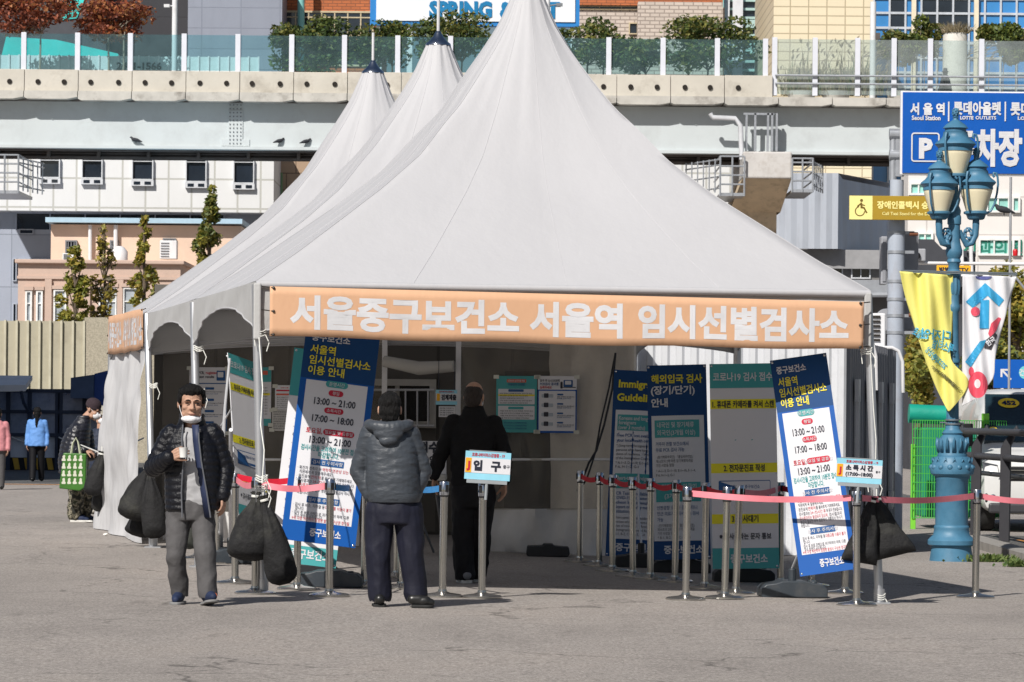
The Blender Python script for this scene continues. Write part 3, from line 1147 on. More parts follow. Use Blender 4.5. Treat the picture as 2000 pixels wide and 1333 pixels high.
GREENS = [leafmat('leaf_dark', (.06, .095, .028)), leafmat('leaf_mid', (.115, .15, .036)), leafmat('leaf_olive', (.21, .2, .045))]
REDS = [leafmat('leaf_maroon', (.17, .05, .03)), leafmat('leaf_red', (.33, .09, .04)), leafmat('leaf_rust', (.42, .17, .06))]
YELLOWS = [leafmat('leaf_green', (.20, .22, .04)), leafmat('leaf_yellow', (.30, .27, .045)), leafmat('leaf_gold', (.42, .32, .06))]
BAMBOO = [leafmat('bamboo_dark', (.08, .12, .03)), leafmat('bamboo_mid', (.17, .2, .04)), leafmat('bamboo_light', (.2, .19, .05))]
STRAW = [leafmat('straw_dark', (.12, .10, .05)), leafmat('straw', (.25, .2, .11)), leafmat('straw_pale', (.36, .3, .2))]
bark = M('bark', (.13, .10, .075), .9, var=.3, vs=9, bump=.5, bs=30)
barkp = M('bark_pale', (.3, .25, .2), .9, var=.25, vs=9)


def leaf_cloud(clumps, n, size, rng, nm=3, asp=.55, hang=0):
    mb = MB()
    tot = sum(r[0] * r[1] * r[2] for _, r in clumps)
    for ci, (c, r) in enumerate(clumps):
        bias = rng.random()
        for _ in range(max(6, int(n * r[0] * r[1] * r[2] / tot))):
            while True:
                v = Vector((rng.uniform(-1, 1), rng.uniform(-1, 1), rng.uniform(-1, 1)))
                if v.length < 1 and rng.random() < .25 + v.length:
                    break
            p = Vector((c[0] + v.x * r[0], c[1] + v.y * r[1], c[2] + v.z * r[2]))
            a = Vector((rng.gauss(0, 1), rng.gauss(0, 1), rng.gauss(0, .7) - hang)).normalized()
            b = a.cross(Vector((rng.gauss(0, 1), rng.gauss(0, 1), rng.gauss(0, 1)))).normalized()
            s = size * rng.uniform(.6, 1.35)
            b *= s * asp * .5
            a *= s * .5
            k = min(nm - 1, int(rng.random() * .9 * nm * (.5 + bias)))
            mb.add([p - a, p + b * .9 - a * .1, p + a, p - b * .9 - a * .1], [(0, 1, 2, 3)], k)
    return mb


def tree(label, base, trunk_h, crown, n, size, mats, seed, name='tree', group=None, stems=1, tr=.06, clump=10, cat='tree', cw=.30, leafless=0, bm_=None, hang=0):
    """crown: (cx off, cz above base, rx, ry, rz)"""
    rng = random.Random(seed)
    t = thing(name, label, cat, base, 0, group)
    cx, cz, rx, ry, rz = crown
    cl = []
    for i in range(clump):
        while True:
            v = Vector((rng.uniform(-1, 1), rng.uniform(-1, 1), rng.uniform(-1, 1)))
            if v.length < 1:
                break
        q = rng.uniform(.6, 1.35)
        cl.append(((cx + v.x * rx * .80, v.y * ry * .8, cz + v.z * rz * .80), (rx * cw * q, ry * cw * q, rz * cw * q * rng.uniform(.7, 1.1))))
    leaf_cloud(cl, n, size, rng, 3, hang=hang).build('crown', mats, t, smooth=0, recalc=False)
    mb = MB()
    for s_ in range(stems):
        ox = (s_ - (stems - 1) / 2) * rx * .5 + rng.uniform(-.05, .05)
        fork = Vector((cx * .6 + ox * .7, rng.uniform(-.1, .1), trunk_h))
        mb.tube([(ox * .6, 0, -.05), (ox * .7 + rng.uniform(-.04, .04), 0, trunk_h * .5), fork], [tr, tr * .85, tr * .7], 7)
        for c, r in rng.sample(cl, min(len(cl), 6)):
            e = Vector(c)
            mid = (fork + e) / 2 + Vector((rng.uniform(-.1, .1) * rx, 0, .08 * rz))
            mb.tube([fork, mid, e], [tr * .6, tr * .42, tr * .15], 5)
    mb.build('trunk', bm_ or bark, t)
    return t


yd = D + 4.2
k50 = yd / 7000
gtree = 'trees planted along the elevated walkway'
zdk = DECK - .2
for i, (px0, px1, pyt, pyb, lab, ms, n, st) in enumerate((
        (-25, 152, -22, 74, 'rust red leaved tree at the upper left corner above the glass railing', REDS, 2600, 2),
        (140, 305, -8, 80, 'rust red leaved tree standing right of the other red one, before the black tower', REDS, 2600, 2),
        (520, 694, 42, 128, 'round green tree beside the orange brick building', GREENS, 3000, 3),
        (680, 822, 38, 122, 'green tree behind the mast of the rearmost tent peak', GREENS, 2600, 2),
        (800, 975, 30, 118, 'green tree under the billboard letters, tipped with yellow', GREENS, 2600, 2),
        (1085, 1245, 46, 118, 'green tree emerging right of the front tent peak', GREENS, 2200, 2),
        (1190, 1310, 76, 138, 'low green tree fully behind the glass in front of the pale brick building', GREENS, 1800, 2),
        (1285, 1485, 30, 132, 'broad green tree in front of the pale brick building and white fins', GREENS, 3200, 3))):
    pyb += 14 if ms is GREENS else 0
    c = P((px0 + px1) / 2, (pyt + pyb) / 2, yd)
    rx, rz = (px1 - px0) / 2 * k50, (pyb - pyt) / 2 * k50
    tree(lab, (c.x, yd + (i % 2) * .8, zdk), max(.4, c.z - rz * .8 - zdk), (0, c.z - zdk + rz * .08, rx * 1.1, 1.3, rz * 1.22), int(n * 1.25), .21, ms, 100 + i, group=gtree, stems=st, tr=.05, clump=34, bm_=barkp if ms is REDS else bark)
for i, (px0, px1, pyt, pyb, lab) in enumerate(((1716, 1846, 36, 128, 'bamboo clump with thin canes left of the round concrete planter'),
                                               (1893, 2025, 40, 132, 'bamboo clump with thin canes at the right edge above the blue sign'))):
    c = P((px0 + px1) / 2, (pyt + pyb) / 2, yd)
    rx, rz = (px1 - px0) / 2 * k50, (pyb - pyt) / 2 * k50
    tree(lab, (c.x, yd, zdk - .6), c.z - rz * .7 - zdk + .6, (0, c.z - zdk + .6 + rz * .05, rx * 1.08, 1.0, rz * 1.18), 4200, .2, BAMBOO, 140 + i, name='bamboo', stems=9, tr=.022, clump=16, cat='bamboo', bm_=barkp, hang=.6)
# reeds in a low planter
rng = random.Random(3)
t = thing('reed_planter', 'low planter of tall dry ornamental grass behind the clear glass railing', 'planter', P(1600, 190, yd))
mb = MB()
for c0 in (1560, 1600, 1650, 1690):
    for i in range(240):
        px = rng.gauss(c0, 15)
        b = P(px, 186, yd)
        h = rng.uniform(.5, 2.2) if i % 9 == 0 else rng.uniform(.3, 1.3)
        lean = (rng.gauss(0, .32)) * h
        w = .022
        y = yd + rng.uniform(-.5, .5)
        p = [(b.x - w, y, b.z), (b.x + w, y, b.z), (b.x + lean * .5 + w * .7, y, b.z + h * .7), (b.x + lean + .01, y + .05, b.z + h), (b.x + lean * .5 - w * .7, y, b.z + h * .7)]
        mb.add(p, [(0, 1, 2, 3, 4)], rng.choice((0, 1, 1, 2)))
        if i % 9 == 0:
            q = Vector((b.x + lean, y + .05, b.z + h))
            mb.tube([q, q + Vector((lean * .08, 0, .12)), q + Vector((lean * .2 + .05, 0, .2))], [.01, .04, .005], 5, 2)
mb.build('foliage', [BAMBOO[0], STRAW[1], STRAW[2]], t, True, smooth=0, recalc=False)
mb = MB()
for a, b in ((1545, 1590), (1610, 1660), (1725, 1800)):
    A, B = P(a, 176, yd - .6), P(b, 192, yd - .6)
    mb.lathe([(.5, B.z), (.62, A.z), (.5, A.z + .01)], ((A.x + B.x) / 2, yd, 0), 20)
mb.build('tub', conc2, t, True)
xa, xb, za, zb_ = R(1841, 1889, 66, 190, yd)
t = thing('round_planter', 'tall round concrete planter topped with dry grass', 'planter', ((xa + xb) / 2, yd, za))
r = (xb - xa) / 2
MB().lathe([(r, 0), (r, zb_ - za - .1), (r * .95, zb_ - za)], n=28).build('drum', M('drum_concrete', S(214, 210, 202), .8, var=.06, vs=1.5, dirt=.25), t)
mb = MB()
for i in range(500):
    a, q = rng.uniform(0, 2 * pi), sqrt(rng.random()) * r * 1.1
    p = Vector((cos(a) * q, sin(a) * q, zb_ - za))
    l = Vector((rng.gauss(0, .25), rng.gauss(0, .2), rng.uniform(.15, .5)))
    mb.add([p - Vector((.02, 0, 0)), p + Vector((.02, 0, 0)), p + l], [(0, 1, 2)], rng.choice((0, 1, 2)))
mb.build('foliage', STRAW, t, smooth=0, recalc=False)
# slender street trees at the left
for i, (px0, px1, pyt, lab, ms, n, d) in enumerate((
        (112, 182, 478, 'slim green and yellow street tree, leftmost of the three before the peach building', YELLOWS, 1500, 116),
        (176, 234, 446, 'sparse brownish street tree between two greener ones', STRAW[:1] + YELLOWS[1:], 800, 117),
        (252, 312, 420, 'tall slim yellow green street tree nearest the tent slope', YELLOWS, 1500, 116),
        (378, 442, 372, 'dark green conical tree partly hidden by the tent slope', GREENS[1:] + YELLOWS[1:2], 1900, 119))):
    c = P((px0 + px1) / 2, pyt, d)
    rx = (px1 - px0) / 2 * d / 7000 * 1.15
    rng = random.Random(50 + i)
    t = thing('street_tree', lab, 'tree', (c.x, d, 0), 0, 'slim street trees')
    zb_ = P(100, 625, d).z if i < 3 else P(100, 520, d).z
    cl = []
    for j in range(46):
        f = rng.random() ** .7
        z = c.z - (c.z - zb_) * f
        q = rx * (.18 + .82 * min(1, f * 1.6)) * rng.uniform(.3, 1)
        a = rng.uniform(0, 2 * pi)
        cl.append(((cos(a) * q * .8, sin(a) * q * .8, z), (rx * .24 * rng.uniform(.6, 1.3), rx * .24, rx * .30 * rng.uniform(.5, 1.3))))
    leaf_cloud(cl, n * .95, .2, rng, 3).build('crown', ms, t, smooth=0, recalc=False)
    mb = MB()
    mb.tube([(0, 0, 0), (.03, 0, zb_ * .6), (0, 0, c.z - .2)], [.12, .1, .02], 7)
    for j in range(16):
        cc = cl[j][0]
        mb.tube([(0, 0, max(zb_ - .5, cc[2] - .7)), cc], [.035, .01], 5)
    mb.build('trunk', bark, t)
# bushy trees behind the van
for i, (px0, px1, pyt, pyb, lab, d, n) in enumerate((
        (1905, 2060, 495, 700, 'large yellow green tree behind the white pole flag at the right edge', 92, 5200),
        (1756, 1835, 640, 800, 'small yellow green tree behind the yellow flag', 84, 2400),
        (1880, 2010, 655, 770, 'lower green tree behind the blue arrow sign', 86, 2600))):
    c = P((px0 + px1) / 2, (pyt + pyb) / 2, d)
    rx, rz = (px1 - px0) / 2 * d / 7000, (pyb - pyt) / 2 * d / 7000
    tree(lab, (c.x, d, 0), max(.5, c.z - rz), (0, c.z, rx, 1.4, rz), n, .17, YELLOWS if i < 2 else GREENS[:1] + YELLOWS[:2], 170 + i, tr=.12, clump=40)
rng = random.Random(9)
for k, (px, py, n, w) in enumerate(((1935, 1098, 420, .35), (1985, 1108, 120, .15))):
    p = GP(px, py)
    mb = MB()
    for i in range(n):
        a, q = rng.uniform(0, 2 * pi), abs(rng.gauss(0, .5)) * w
        b = Vector((p.x + cos(a) * q, p.y + .3 * sin(a) * q, p.z))
        l = Vector((rng.gauss(0, .05), rng.gauss(0, .05), rng.uniform(.02, .1)))
        s = rng.uniform(.006, .016)
        mb.add([b - Vector((s, 0, 0)), b + l * .5 + Vector((s, 0, 0)), b + l, b + l * .5 - Vector((s * 1.5, 0, 0))], [(0, 1, 2, 3)], rng.choice((0, 1, 1)))
    kind(mb.build('grass', [leafmat('weed', (.07, .13, .03)), leafmat('weed_light', (.16, .22, .06))], smooth=0, recalc=False), 'stuff')

# ------------------------------------------------------------------ tents
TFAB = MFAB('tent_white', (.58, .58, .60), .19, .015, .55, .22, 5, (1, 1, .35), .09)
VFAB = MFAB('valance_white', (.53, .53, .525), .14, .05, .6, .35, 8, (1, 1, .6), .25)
ORANGE = MFAB('banner_orange', (.73, .44, .27), .10, .03, .6, .25, 5, (1, 1, .5), .06)
WHITEL = M('letter_white', (.64, .64, .66), .6)
ALU = M('aluminium', S(196, 198, 202), .38, .75, var=.08, vs=6, st=(1, 1, .3))
CHROME = M('chrome', S(200, 205, 212), .12, 1.0, var=.04)
ROPE = M('rope_white', S(226, 226, 220), .8, var=.1, vs=30)
e2 = Vector((-.187, .982))
L0 = Vector((P(500, 548, 28.6).x, 28.6))
LC = [L0 + e2 * (5.0 * i) for i in range(4)]
RC = [Vector((P(px, py, dd).x, dd)) for px, py, dd in ((1698, 588, 29.55), (1440, 620, 34.4), (1240, 640, 39.3), (1062, 650, 44.2))]
EAVE = [2.50, 2.50, 2.52, 2.56]
APX = [(P(1031, -20, 31.5).x, 31.7), (P(855, 82, 36.4).x, 36.6), (P(727, 137, 41.3).x, 41.5)]
APZ = [P(1031, -26, 31.5).z, P(855, 82, 36.4).z, P(727, 137, 41.3).z]
HIP = [(0, 0), (.05, .115), (.10, .195), (.15, .265), (.25, .405), (.4, .575), (.55, .695), (.7, .80), (.85, .905), (1, 1)]


def hipf(t):
    for (a, fa), (b, fb) in zip(HIP, HIP[1:]):
        if t <= b:
            k = (t - a) / (b - a)
            return fa + (fb - fa) * k
    return 1


def tent_side(mb, A, B, za, zb_, depth, arch, y_in, mi=0, n=24, wav=.008):
    """scalloped valance hanging between two corners"""
    vs, fs = [], []
    rows = 6
    nrm = Vector((B - A).yx).normalized()
    nrm = Vector((-nrm.x, nrm.y)) * y_in
    for i in range(n + 1):
        t = i / n
        p = A + (B - A) * t
        zt_ = za + (zb_ - za) * t
        # straight deep ends, round arch between
        u = abs(2 * t - 1)
        h = depth - (depth - arch) * (max(0, 1 - u ** 2.2)) ** .8
        for j in range(rows + 1):
            f = j / rows
            w = wav * (sin(t * 21 + j * .5) + .8 * sin(t * 57 + j * .3)) * f * (.5 + u) + .012 * f * sin(t * 3.1)
            vs.append((p.x + nrm.x * w, p.y + nrm.y * w, zt_ - h * f))
    for i in range(n):
        for j in range(rows):
            a = i * (rows + 1) + j
            fs.append((a, a + 1, a + rows + 2, a + rows + 1))
    mb.add(vs, fs, mi)
    return [vs[i * (rows + 1) + rows] for i in range(n + 1)]


GT = 'white peaked canopy tents in a row'
tents = []
for k in range(3):
    c4 = [LC[k], RC[k], RC[k + 1], LC[k + 1]]
    ez = EAVE[k]
    t = thing('canopy_tent', ['largest white peaked canopy tent at the front, its top cut by the picture edge',
                              'middle white peaked canopy tent with chrome cap just behind the front one',
                              'rearmost white peaked canopy tent with chrome cap and a white side panel'][k], 'tent', (L0.x, L0.y + 5 * k, 0), 0, GT)
    tents.append(t)
    ap = Vector(APX[k])
    cen = sum(c4, Vector((0, 0))) / 4
    ns, nt_ = 32, 48
    vs, fs = [], []
    r0 = .115
    for j in range(nt_ + 1):
        h = (j / nt_) ** 1.15
        for s_ in range(4):
            A, B = c4[s_], c4[(s_ + 1) % 4]
            for i in range(ns):
                q = A + (B - A) * (i / ns)
                cc = ap + (cen - ap) * h
                d0 = q - cen
                ang = d0.normalized()
                dist = d0.length
                mean = 3.0
                sqk = min(1, h / .30) ** .7               # the cross-section turns from round to square
                rad = r0 + h * (dist * sqk + mean * (1 - sqk) - r0)
                pinch = 1 - .05 * sin(pi * min(1, h * 1.02)) * (1 - abs(2 * i / ns - 1))
                p = cc + ang * rad * pinch
                z = APZ[k] - (APZ[k] - ez) * hipf(h)
                wob = noise.noise(Vector((p.x * 1.3, p.y * 1.3, z * .5 + k * 7))) * .022 * sin(pi * min(1, h * 1.3))
                wob += .004 * sin(i / ns * 6 * pi + s_) * max(0, 1 - h * 3.2)
                wob += (.010 if i in (5, 6, 14, 24) else 0) * min(1, h * 4) * (1 - h) ** .3
                wob += .007 * noise.noise(Vector((i * .35 + s_ * 9, h * 2.2, k))) * max(0, 1 - h * 1.8)
                wob += .020 * noise.noise(Vector((i * .22 + s_ * 5, h * 1.4, k * 3))) * sin(pi * min(1, h * 1.05))
                p = p + ang * wob
                vs.append((p.x, p.y, z - .018 * (1 - abs(2 * i / ns - 1)) * h ** 6))
    m4 = ns * 4
    for j in range(nt_):
        for i in range(m4):
            i2 = (i + 1) % m4
            fs.append((j * m4 + i, (j + 1) * m4 + i, (j + 1) * m4 + i2, j * m4 + i2))
    MB().add(vs, fs).build('canopy', TFAB, t, True, 60, recalc=False)
    sm = MB()
    for s_ in range(4):
        for i in (0, 8, 16, 24):
            sm.tube([Vector(vs[j * m4 + s_ * ns + i]) + Vector((0, 0, .001)) for j in range(2, nt_ + 1)], .0022 if i else .0035, 5)
    sm.build('seam', TFAB, t, True)
    hems = []
    mb = MB()
    for s_ in range(4):
        A, B = c4[s_], c4[(s_ + 1) % 4]
        hems.append(tent_side(mb, A, B, ez - .005, ez - .005, .44 if s_ != 0 else .40, .15 if s_ in (1, 3) else .30, -1, n=40))
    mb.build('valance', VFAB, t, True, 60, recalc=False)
    mb = MB()
    for e in hems:
        mb.tube(e, .007, 6)
    mb.build('hem', TFAB, t, True)
    if k:
        r = .122
        q = APZ[k]
        MB().lathe([(r * 1.08, -.02), (r * 1.04, .0), (r * .74, .03), (r * .46, .07), (r * .3, .105), (r * .22, .125), (.02, .13)], (ap.x, ap.y, q), 28).build('peak_cap', CHROME, t, True)
        MB().tube([(ap.x, ap.y, q + .12), (ap.x, ap.y, q + .12 + .33)], .016, 8).build('mast_tip', WHITEL, t, True)
    mb = MB()
    for s_ in range(4):
        A, B = c4[s_], c4[(s_ + 1) % 4]
        nn_ = Vector((B.y - A.y, A.x - B.x)).normalized() * (.012 if s_ == 0 else -.012)
        mb.tube([(A.x + nn_.x, A.y + nn_.y, ez - .03), (B.x + nn_.x, B.y + nn_.y, ez - .03)], .031 if s_ == 0 else .012, 12)
    mb.build('hem_roll', TFAB, t, True)
    # horizontal frame tubes and central mast struts inside
    mb = MB()
    for s_ in range(4):
        A, B = c4[s_], c4[(s_ + 1) % 4]
        A, B = A + (cen - A) * .022, B + (cen - B) * .022
        mb.tube([(A.x, A.y, ez - .07), (B.x, B.y, ez - .07)], .028, 8)
    mb.tube([(cen.x, cen.y, 3.0), (ap.x, ap.y, APZ[k] + .02)], .03, 8)
    for q in c4:
        mb.tube([(cen.x, cen.y, 3.0), (q.x, q.y, ez - .06)], .008, 6)
    mb.build('frame', ALU, t, True)


def tent_pole(t, top, base, r=.037):
    a, b = Vector(base), Vector(top)
    o = MB().tube([a + Vector((0, 0, .015)), b], r, 14).build('pole', ALU, t, True)
    MB().box(a.x - .085, a.x + .085, a.y - .085, a.y + .085, a.z, a.z + .014).tube([a, a + Vector((0, 0, .12))], r * 1.25, 14).build('foot_plate', ALU, o, True, 40)
    return o


def corner(c, ez):
    return (c.x, c.y + .03, ez - .03)


bp = [GP(513, 1160), GP(389, 1108), GP(299, 1070), GP(222, 1052)]
for k in range(3):
    tent_pole(tents[k], corner(LC[k], EAVE[k]), bp[k])
tent_pole(tents[2], corner(LC[3], EAVE[3]), (LC[3].x, LC[3].y, float(G(LC[3].x))))
tent_pole(tents[0], (P(1694, 600, 29.6).x, 29.58, EAVE[0] - .03), (P(1717, 1180, 29.5).x, 29.5, float(G(2.95))))
for k in range(1, 4):
    tent_pole(tents[min(k, 2)], (RC[k].x, RC[k].y - .04, EAVE[k] - .03), (RC[k].x, RC[k].y - .04, float(G(RC[k].x))))
# corner sleeves: folded fabric strip and rope lashings on the two front poles
mb = MB()
for px, py0, py1, d in ((519, 556, 655, 28.56), (1683, 596, 690, 29.5)):
    pass
for (c, s) in ((LC[0], 1), (RC[0], -1)):
    mb.box(c.x + s * .015 - .03, c.x + s * .015 + .03, c.y - .05, c.y - .01, EAVE[0] - .47, EAVE[0] - .02)
mb.build('corner_sleeve', VFAB, tents[0], True, 0, bevel=.012)


def lash(t, p, r=.05, n=3):
    mb = MB()
    for k in range(n):
        z = p[2] + .018 * k
        mb.tube([(p[0] + r * cos(a * pi / 7), p[1] + r * sin(a * pi / 7), z + .01 * sin(a)) for a in range(15)], .0045, 5)
    mb.tube([(p[0] + r, p[1] - r * .6, p[2]), (p[0] + r + .03, p[1] - r, p[2] - .06), (p[0] + r + .01, p[1] - r, p[2] - .13)], .004, 5)
    mb.tube([(p[0] - r, p[1] - r * .6, p[2]), (p[0] - r + .01, p[1] - r, p[2] - .09)], .004, 5)
    return mb.build('rope', ROPE, t, True)


def on_pole(px, py, d):
    return P(px, py, d)


for k, px, py, d in ((0, 508, 655, 28.6), (0, 511, 940, 27.6), (0, 511, 958, 27.6), (0, 1692, 690, 29.5), (0, 1704, 940, 29.5), (0, 1718, 1170, 29.5),
                     (1, 388, 685, 33.4), (1, 390, 770, 33.2), (2, 299, 757, 38), (2, 298, 905, 38)):
    lash(tents[k], P(px, py, d), .046)
mb = MB()
a0 = P(510, 660, 28.5)
mb.tube([P(506, 660, 28.5), P(513, 760, 28.2), P(509, 830, 28), P(516, 880, 27.8), P(512, 945, 27.5)], .0045, 5)
mb.tube([P(1700, 690, 29.4), P(1706, 800, 29.4), P(1711, 860, 29.4), P(1709, 945, 29.4)], .0045, 5)
mb.build('rope', ROPE, tents[0], True)


# orange banners
def banner(label, A, B, za0, za1, zb0, zb1, text_mats, body, off, inset, n=60, wav=.008, bold=.042):
    """cloth strip from A to B; za0/za1 are bottom and top at A"""
    ux = (B - A)
    Ln = ux.length
    ud = ux / Ln
    nrm = Vector((ud.y, -ud.x))

    def fn(X, Z, Y):
        """X metres along from A, Z 0..1 up the strip"""
        t = X / Ln
        p = A + ud * X + nrm * (off - Y)
        w = wav * (sin(X * 5.1) + .6 * sin(X * 9.7 + Z * 3)) * (.5 + .5 * (1 - Z)) + .01 * (sin(X * 2.2))
        zl = za0 + (zb0 - za0) * t
        zh = za1 + (zb1 - za1) * t
        sag = -.012 * sin(pi * t) + .006 * sin(X * 4.2)
        return (p.x + nrm.x * w, p.y + nrm.y * w, zl + (zh - zl) * Z + sag * (1 - Z))
    o = thing('orange_banner', label, 'banner', (A.x, A.y, za0))
    n = n * 3
    vs, fs = [], []
    for i in range(n + 1):
        for j in range(7):
            vs.append(fn(Ln * i / n, j / 6, 0))
    for i in range(n):
        for j in range(6):
            a = i * 7 + j
            fs.append((a, a + 7, a + 8, a + 1))
    MB().add(vs, fs).build('cloth', ORANGE, o, True, 60, solid=.003)
    H = za1 - za0
    mb = MB()
    x0 = inset
    for s_, a, b in body:
        geo = text_geo(s_, bold, 3)
        xs = [v[0] for g in geo for v in g[0]]
        ys = [v[1] for g in geo for v in g[0]]
        xa, xb, ya, yb_ = min(xs), max(xs), min(ys), max(ys)
        for q, (tv, tf) in enumerate(geo):
            mb.add([fn(Ln * (a + (b - a) * (v[0] - xa) / (xb - xa)), .14 + .70 * (v[1] - ya) / (yb_ - ya), -.0026 - .0005 * q - v[2] * .006) for v in tv], tf)
    mb.build('lettering', WHITEL, o, True, 0, recalc=False)
    mb = MB()
    for i, t in ((0, .006), (1, .994)):
        for z in (.03, .5, .97):
            p = Vector(fn(Ln * t, z, -.006))
            q = Vector(fn(Ln * t + (-.09 if i == 0 else .09), z + .03, .03))
            mb.ell(p, (.012, .012, .012), 8, 6)
            mb.tube([p, q], .005, 5)
    mb.build('eyelet', M('eyelet_dark', S(70, 66, 62), .4, .6), o, True)
    return o


A = Vector((P(525, 610, 28.5).x, 28.52))
B = Vector((P(1685, 636, 29.4).x, 29.44))
banner('long orange cloth banner with large white Korean lettering across the front tent eave', A, B, P(525, 657, 28.5).z, P(525, 560, 28.5).z, P(1685, 683, 29.4).z, P(1685, 590, 29.4).z,
       None, (('서울중구보건소', .0325, .4125), ('서울역', .430, .586), ('임시선별검사소', .612, .974)), .05, 0)
A = LC[3] + Vector((.02, 0))
B = LC[2] - e2 * (-.05)
banner('short orange cloth banner with squeezed white lettering above the white side panel', A, B, P(220, 692, 43).z, P(221, 618, 43).z, P(297, 682, 38.4).z, P(297, 603, 38.4).z,
       None, (('서울중구보건소', .03, .40), ('서울역', .43, .585), ('임시선별검사소', .61, .97)), .05, 0, 40)

# white side panel of the rear tent
side = MFAB('side_white', (.66, .66, .67), .15, .10, .6, .9, 4, (1, 1, .35), .25)
mb = MB()
vs, fs = [], []
A, B = LC[3] - Vector((.02, .0)), LC[2] + e2 * .05
nA = Vector((-.982, -.187))
n, rws = 40, 44
za_, zb2_ = P(217, 690, 43.3).z, P(296, 684, 38.4).z
for i in range(n + 1):
    t = i / n
    p = A + (B - A) * t
    ztp = za_ + (zb2_ - za_) * t
    for j in range(rws + 1):
        f = j / rws
        z = ztp + (float(G(p.x)) - ztp) * f
        w = .03 * sin(t * 14 + 2 * f) * (.4 + .6 * f) + .07 * sin(pi * f) + .05 * max(0, f - .86) / .14 * (.7 + .3 * sin(t * 19)) + .015 * noise.noise(Vector((t * 30, f * 9, 1)))
        w += .05 * noise.noise(Vector((t * 7, f * 5, 4)))
        sh = -.16 * (f - .3) * (1 - t)
        vs.append((p.x + nA.x * w + sh, p.y + nA.y * w, max(z, float(G(p.x)) + .01) + .02 * sin(t * 40) * (1 if j == 0 else 0)))
for i in range(n):
    for j in range(rws):
        a = i * (rws + 1) + j
        fs.append((a, a + 1, a + rws + 2, a + rws + 1))
mb.add(vs, fs).build('side_panel', side, tents[2], True, 60, recalc=False)

# clear vinyl wall inside the tents with its white skirt and frame
VA, VB = Vector((P(318, 900, 39.6).x, 39.6)), Vector((P(1238, 900, 37.9).x, 37.9))
VU = (VB - VA).normalized()
VN = Vector((VU.y, -VU.x))


def VW(px, py, off=0.0):
    """point of the vinyl wall seen at a photograph position"""
    u = px - 1000.0
    v = HZ - py
    kx_ = (u * cos(ROLL) - v * sin(ROLL)) / F
    # VA + VU*s = (kx*d, d)
    d = (VA.x * VU.y - VA.y * VU.x) / (kx_ * VU.y - VU.x)
    z = CAMZ + (u * sin(ROLL) + v * cos(ROLL)) * d / F
    return Vector((kx_ * d + VN.x * off, d + VN.y * off, z))


wl = thing('vinyl_wall', 'clear plastic curtain wall with white skirt closing off the space inside the tents', 'curtain', (VA.x, VA.y, 0))
VIN = MGLASS('clear_vinyl', (.90, .87, .82), .76, .12, .10, (.36, .34, .31))
SK = MFAB('skirt_white', (.70, .69, .68), .15, .08, .6, .9, 4, (1, 1, 1), .3)


def vsheet(name, px0, px1, py0, py1, mat, wav=.02, n=24, r_=10, off=0.0):
    vs, fs = [], []
    for i in range(n + 1):
        for j in range(r_ + 1):
            px = px0 + (px1 - px0) * i / n
            py = py0 + (py1 - py0) * j / r_
            w = off + wav * (noise.noise(Vector((px * .03, py * .012, 2))) + .5 * sin(px * .05) * .5)
            q = VW(px, py, w)
            if q.z < float(G(q.x)) + .012:
                q.z = float(G(q.x)) + .012
            vs.append(q)
    for i in range(n):
        for j in range(r_):
            a = i * (r_ + 1) + j
            fs.append((a, a + 1, a + r_ + 2, a + r_ + 1))
    return MB().add(vs, fs).build(name, mat, wl, True, 60, recalc=False)


vsheet('vinyl', 318, 752, 640, 1000, VIN, .05)
vsheet('vinyl', 902, 1238, 640, 996, VIN, .05)
vsheet('skirt', 318, 700, 1000, 1100, SK, .06)
vsheet('skirt', 958, 1238, 994, 1100, SK, .16)
vsheet('skirt_panel', 1070, 1238, 640, 994, MFAB('panel_white', (.80, .77, .73), .3, .06, .5, .9, 3, (1, 1, 1), .3), .16, off=-.08)
mb = MB()
for a, b, c, e in ((752, 640, 752, 1090), (896, 640, 896, 1090), (640, 640, 640, 1090)):
    p, q = VW(a, b), VW(c, e)
    q.z = float(G(q.x))
    mb.box(p.x - .028, p.x + .028, p.y - .03, p.y + .03, q.z, p.z)
for py, a, b in ((662, 318, 1238), (898, 902, 1238), (898, 318, 640)):
    p, q = VW(a, py), VW(b, py)
    mb.tube([p, q], .014, 8)
mb.build('frame', white_p, wl, True, 30)
mb = MB()
p, q = VW(755, 706, .08), VW(892, 716, .08)
mb.tube([p, (p + q) / 2 - Vector((0, 0, .05)), q], [.06, .075, .06], 14)
mb.build('rolled_curtain', MGLASS('rolled_vinyl', (.8, .8, .78), .2, .1, .2, (.52, .51, .48)), wl, True)

# cabin behind the opening with a barred sliding window
yb_ = 43.5
cab = thing('site_cabin', 'grey cabin wall with a barred sliding window at the back of the tent', 'cabin', P(800, 900, yb_))
cabm = MT('cabin_panels', S(96, 92, 86), S(70, 67, 62), .9, 3.5, 0, .02, .6, .04)
xa, xb, za, zb_ = R(300, 1250, 560, 1060, yb_)
MB().box(xa, xb, yb_, yb_ + .2, -.1, zb_).build('wall', cabm, cab, True, 0)
w = win(cab, R(700, 852, 741, 836, yb_), yb_, M('cabin_frame', S(196, 192, 184), .5), M('black_glass', S(14, 14, 16), .1), 1, (), .08, .1)
xa, xb, za, zb_ = R(985, 1108, 726, 1060, yb_)
MB().box(xa, xb, yb_ - .04, yb_ - .002, 0, zb_).build('added_dark_panel', M('cabin_dark', S(44, 42, 40), .5, var=.2, vs=2), cab, True, 0)  # dark rectangle added to the cabin wall to deepen contrast behind the vinyl
mb = MB()
for px in (770, 792, 815, 836):
    p, q = P(px, 762, yb_ - .15), P(px, 832, yb_ - .15)
    mb.tube([p, q], .012, 6)
for py in (762, 832):
    mb.tube([P(725, py, yb_ - .15), P(848, py, yb_ - .15)], .014, 6)
mb.build('window_bar', white_p, w, True)

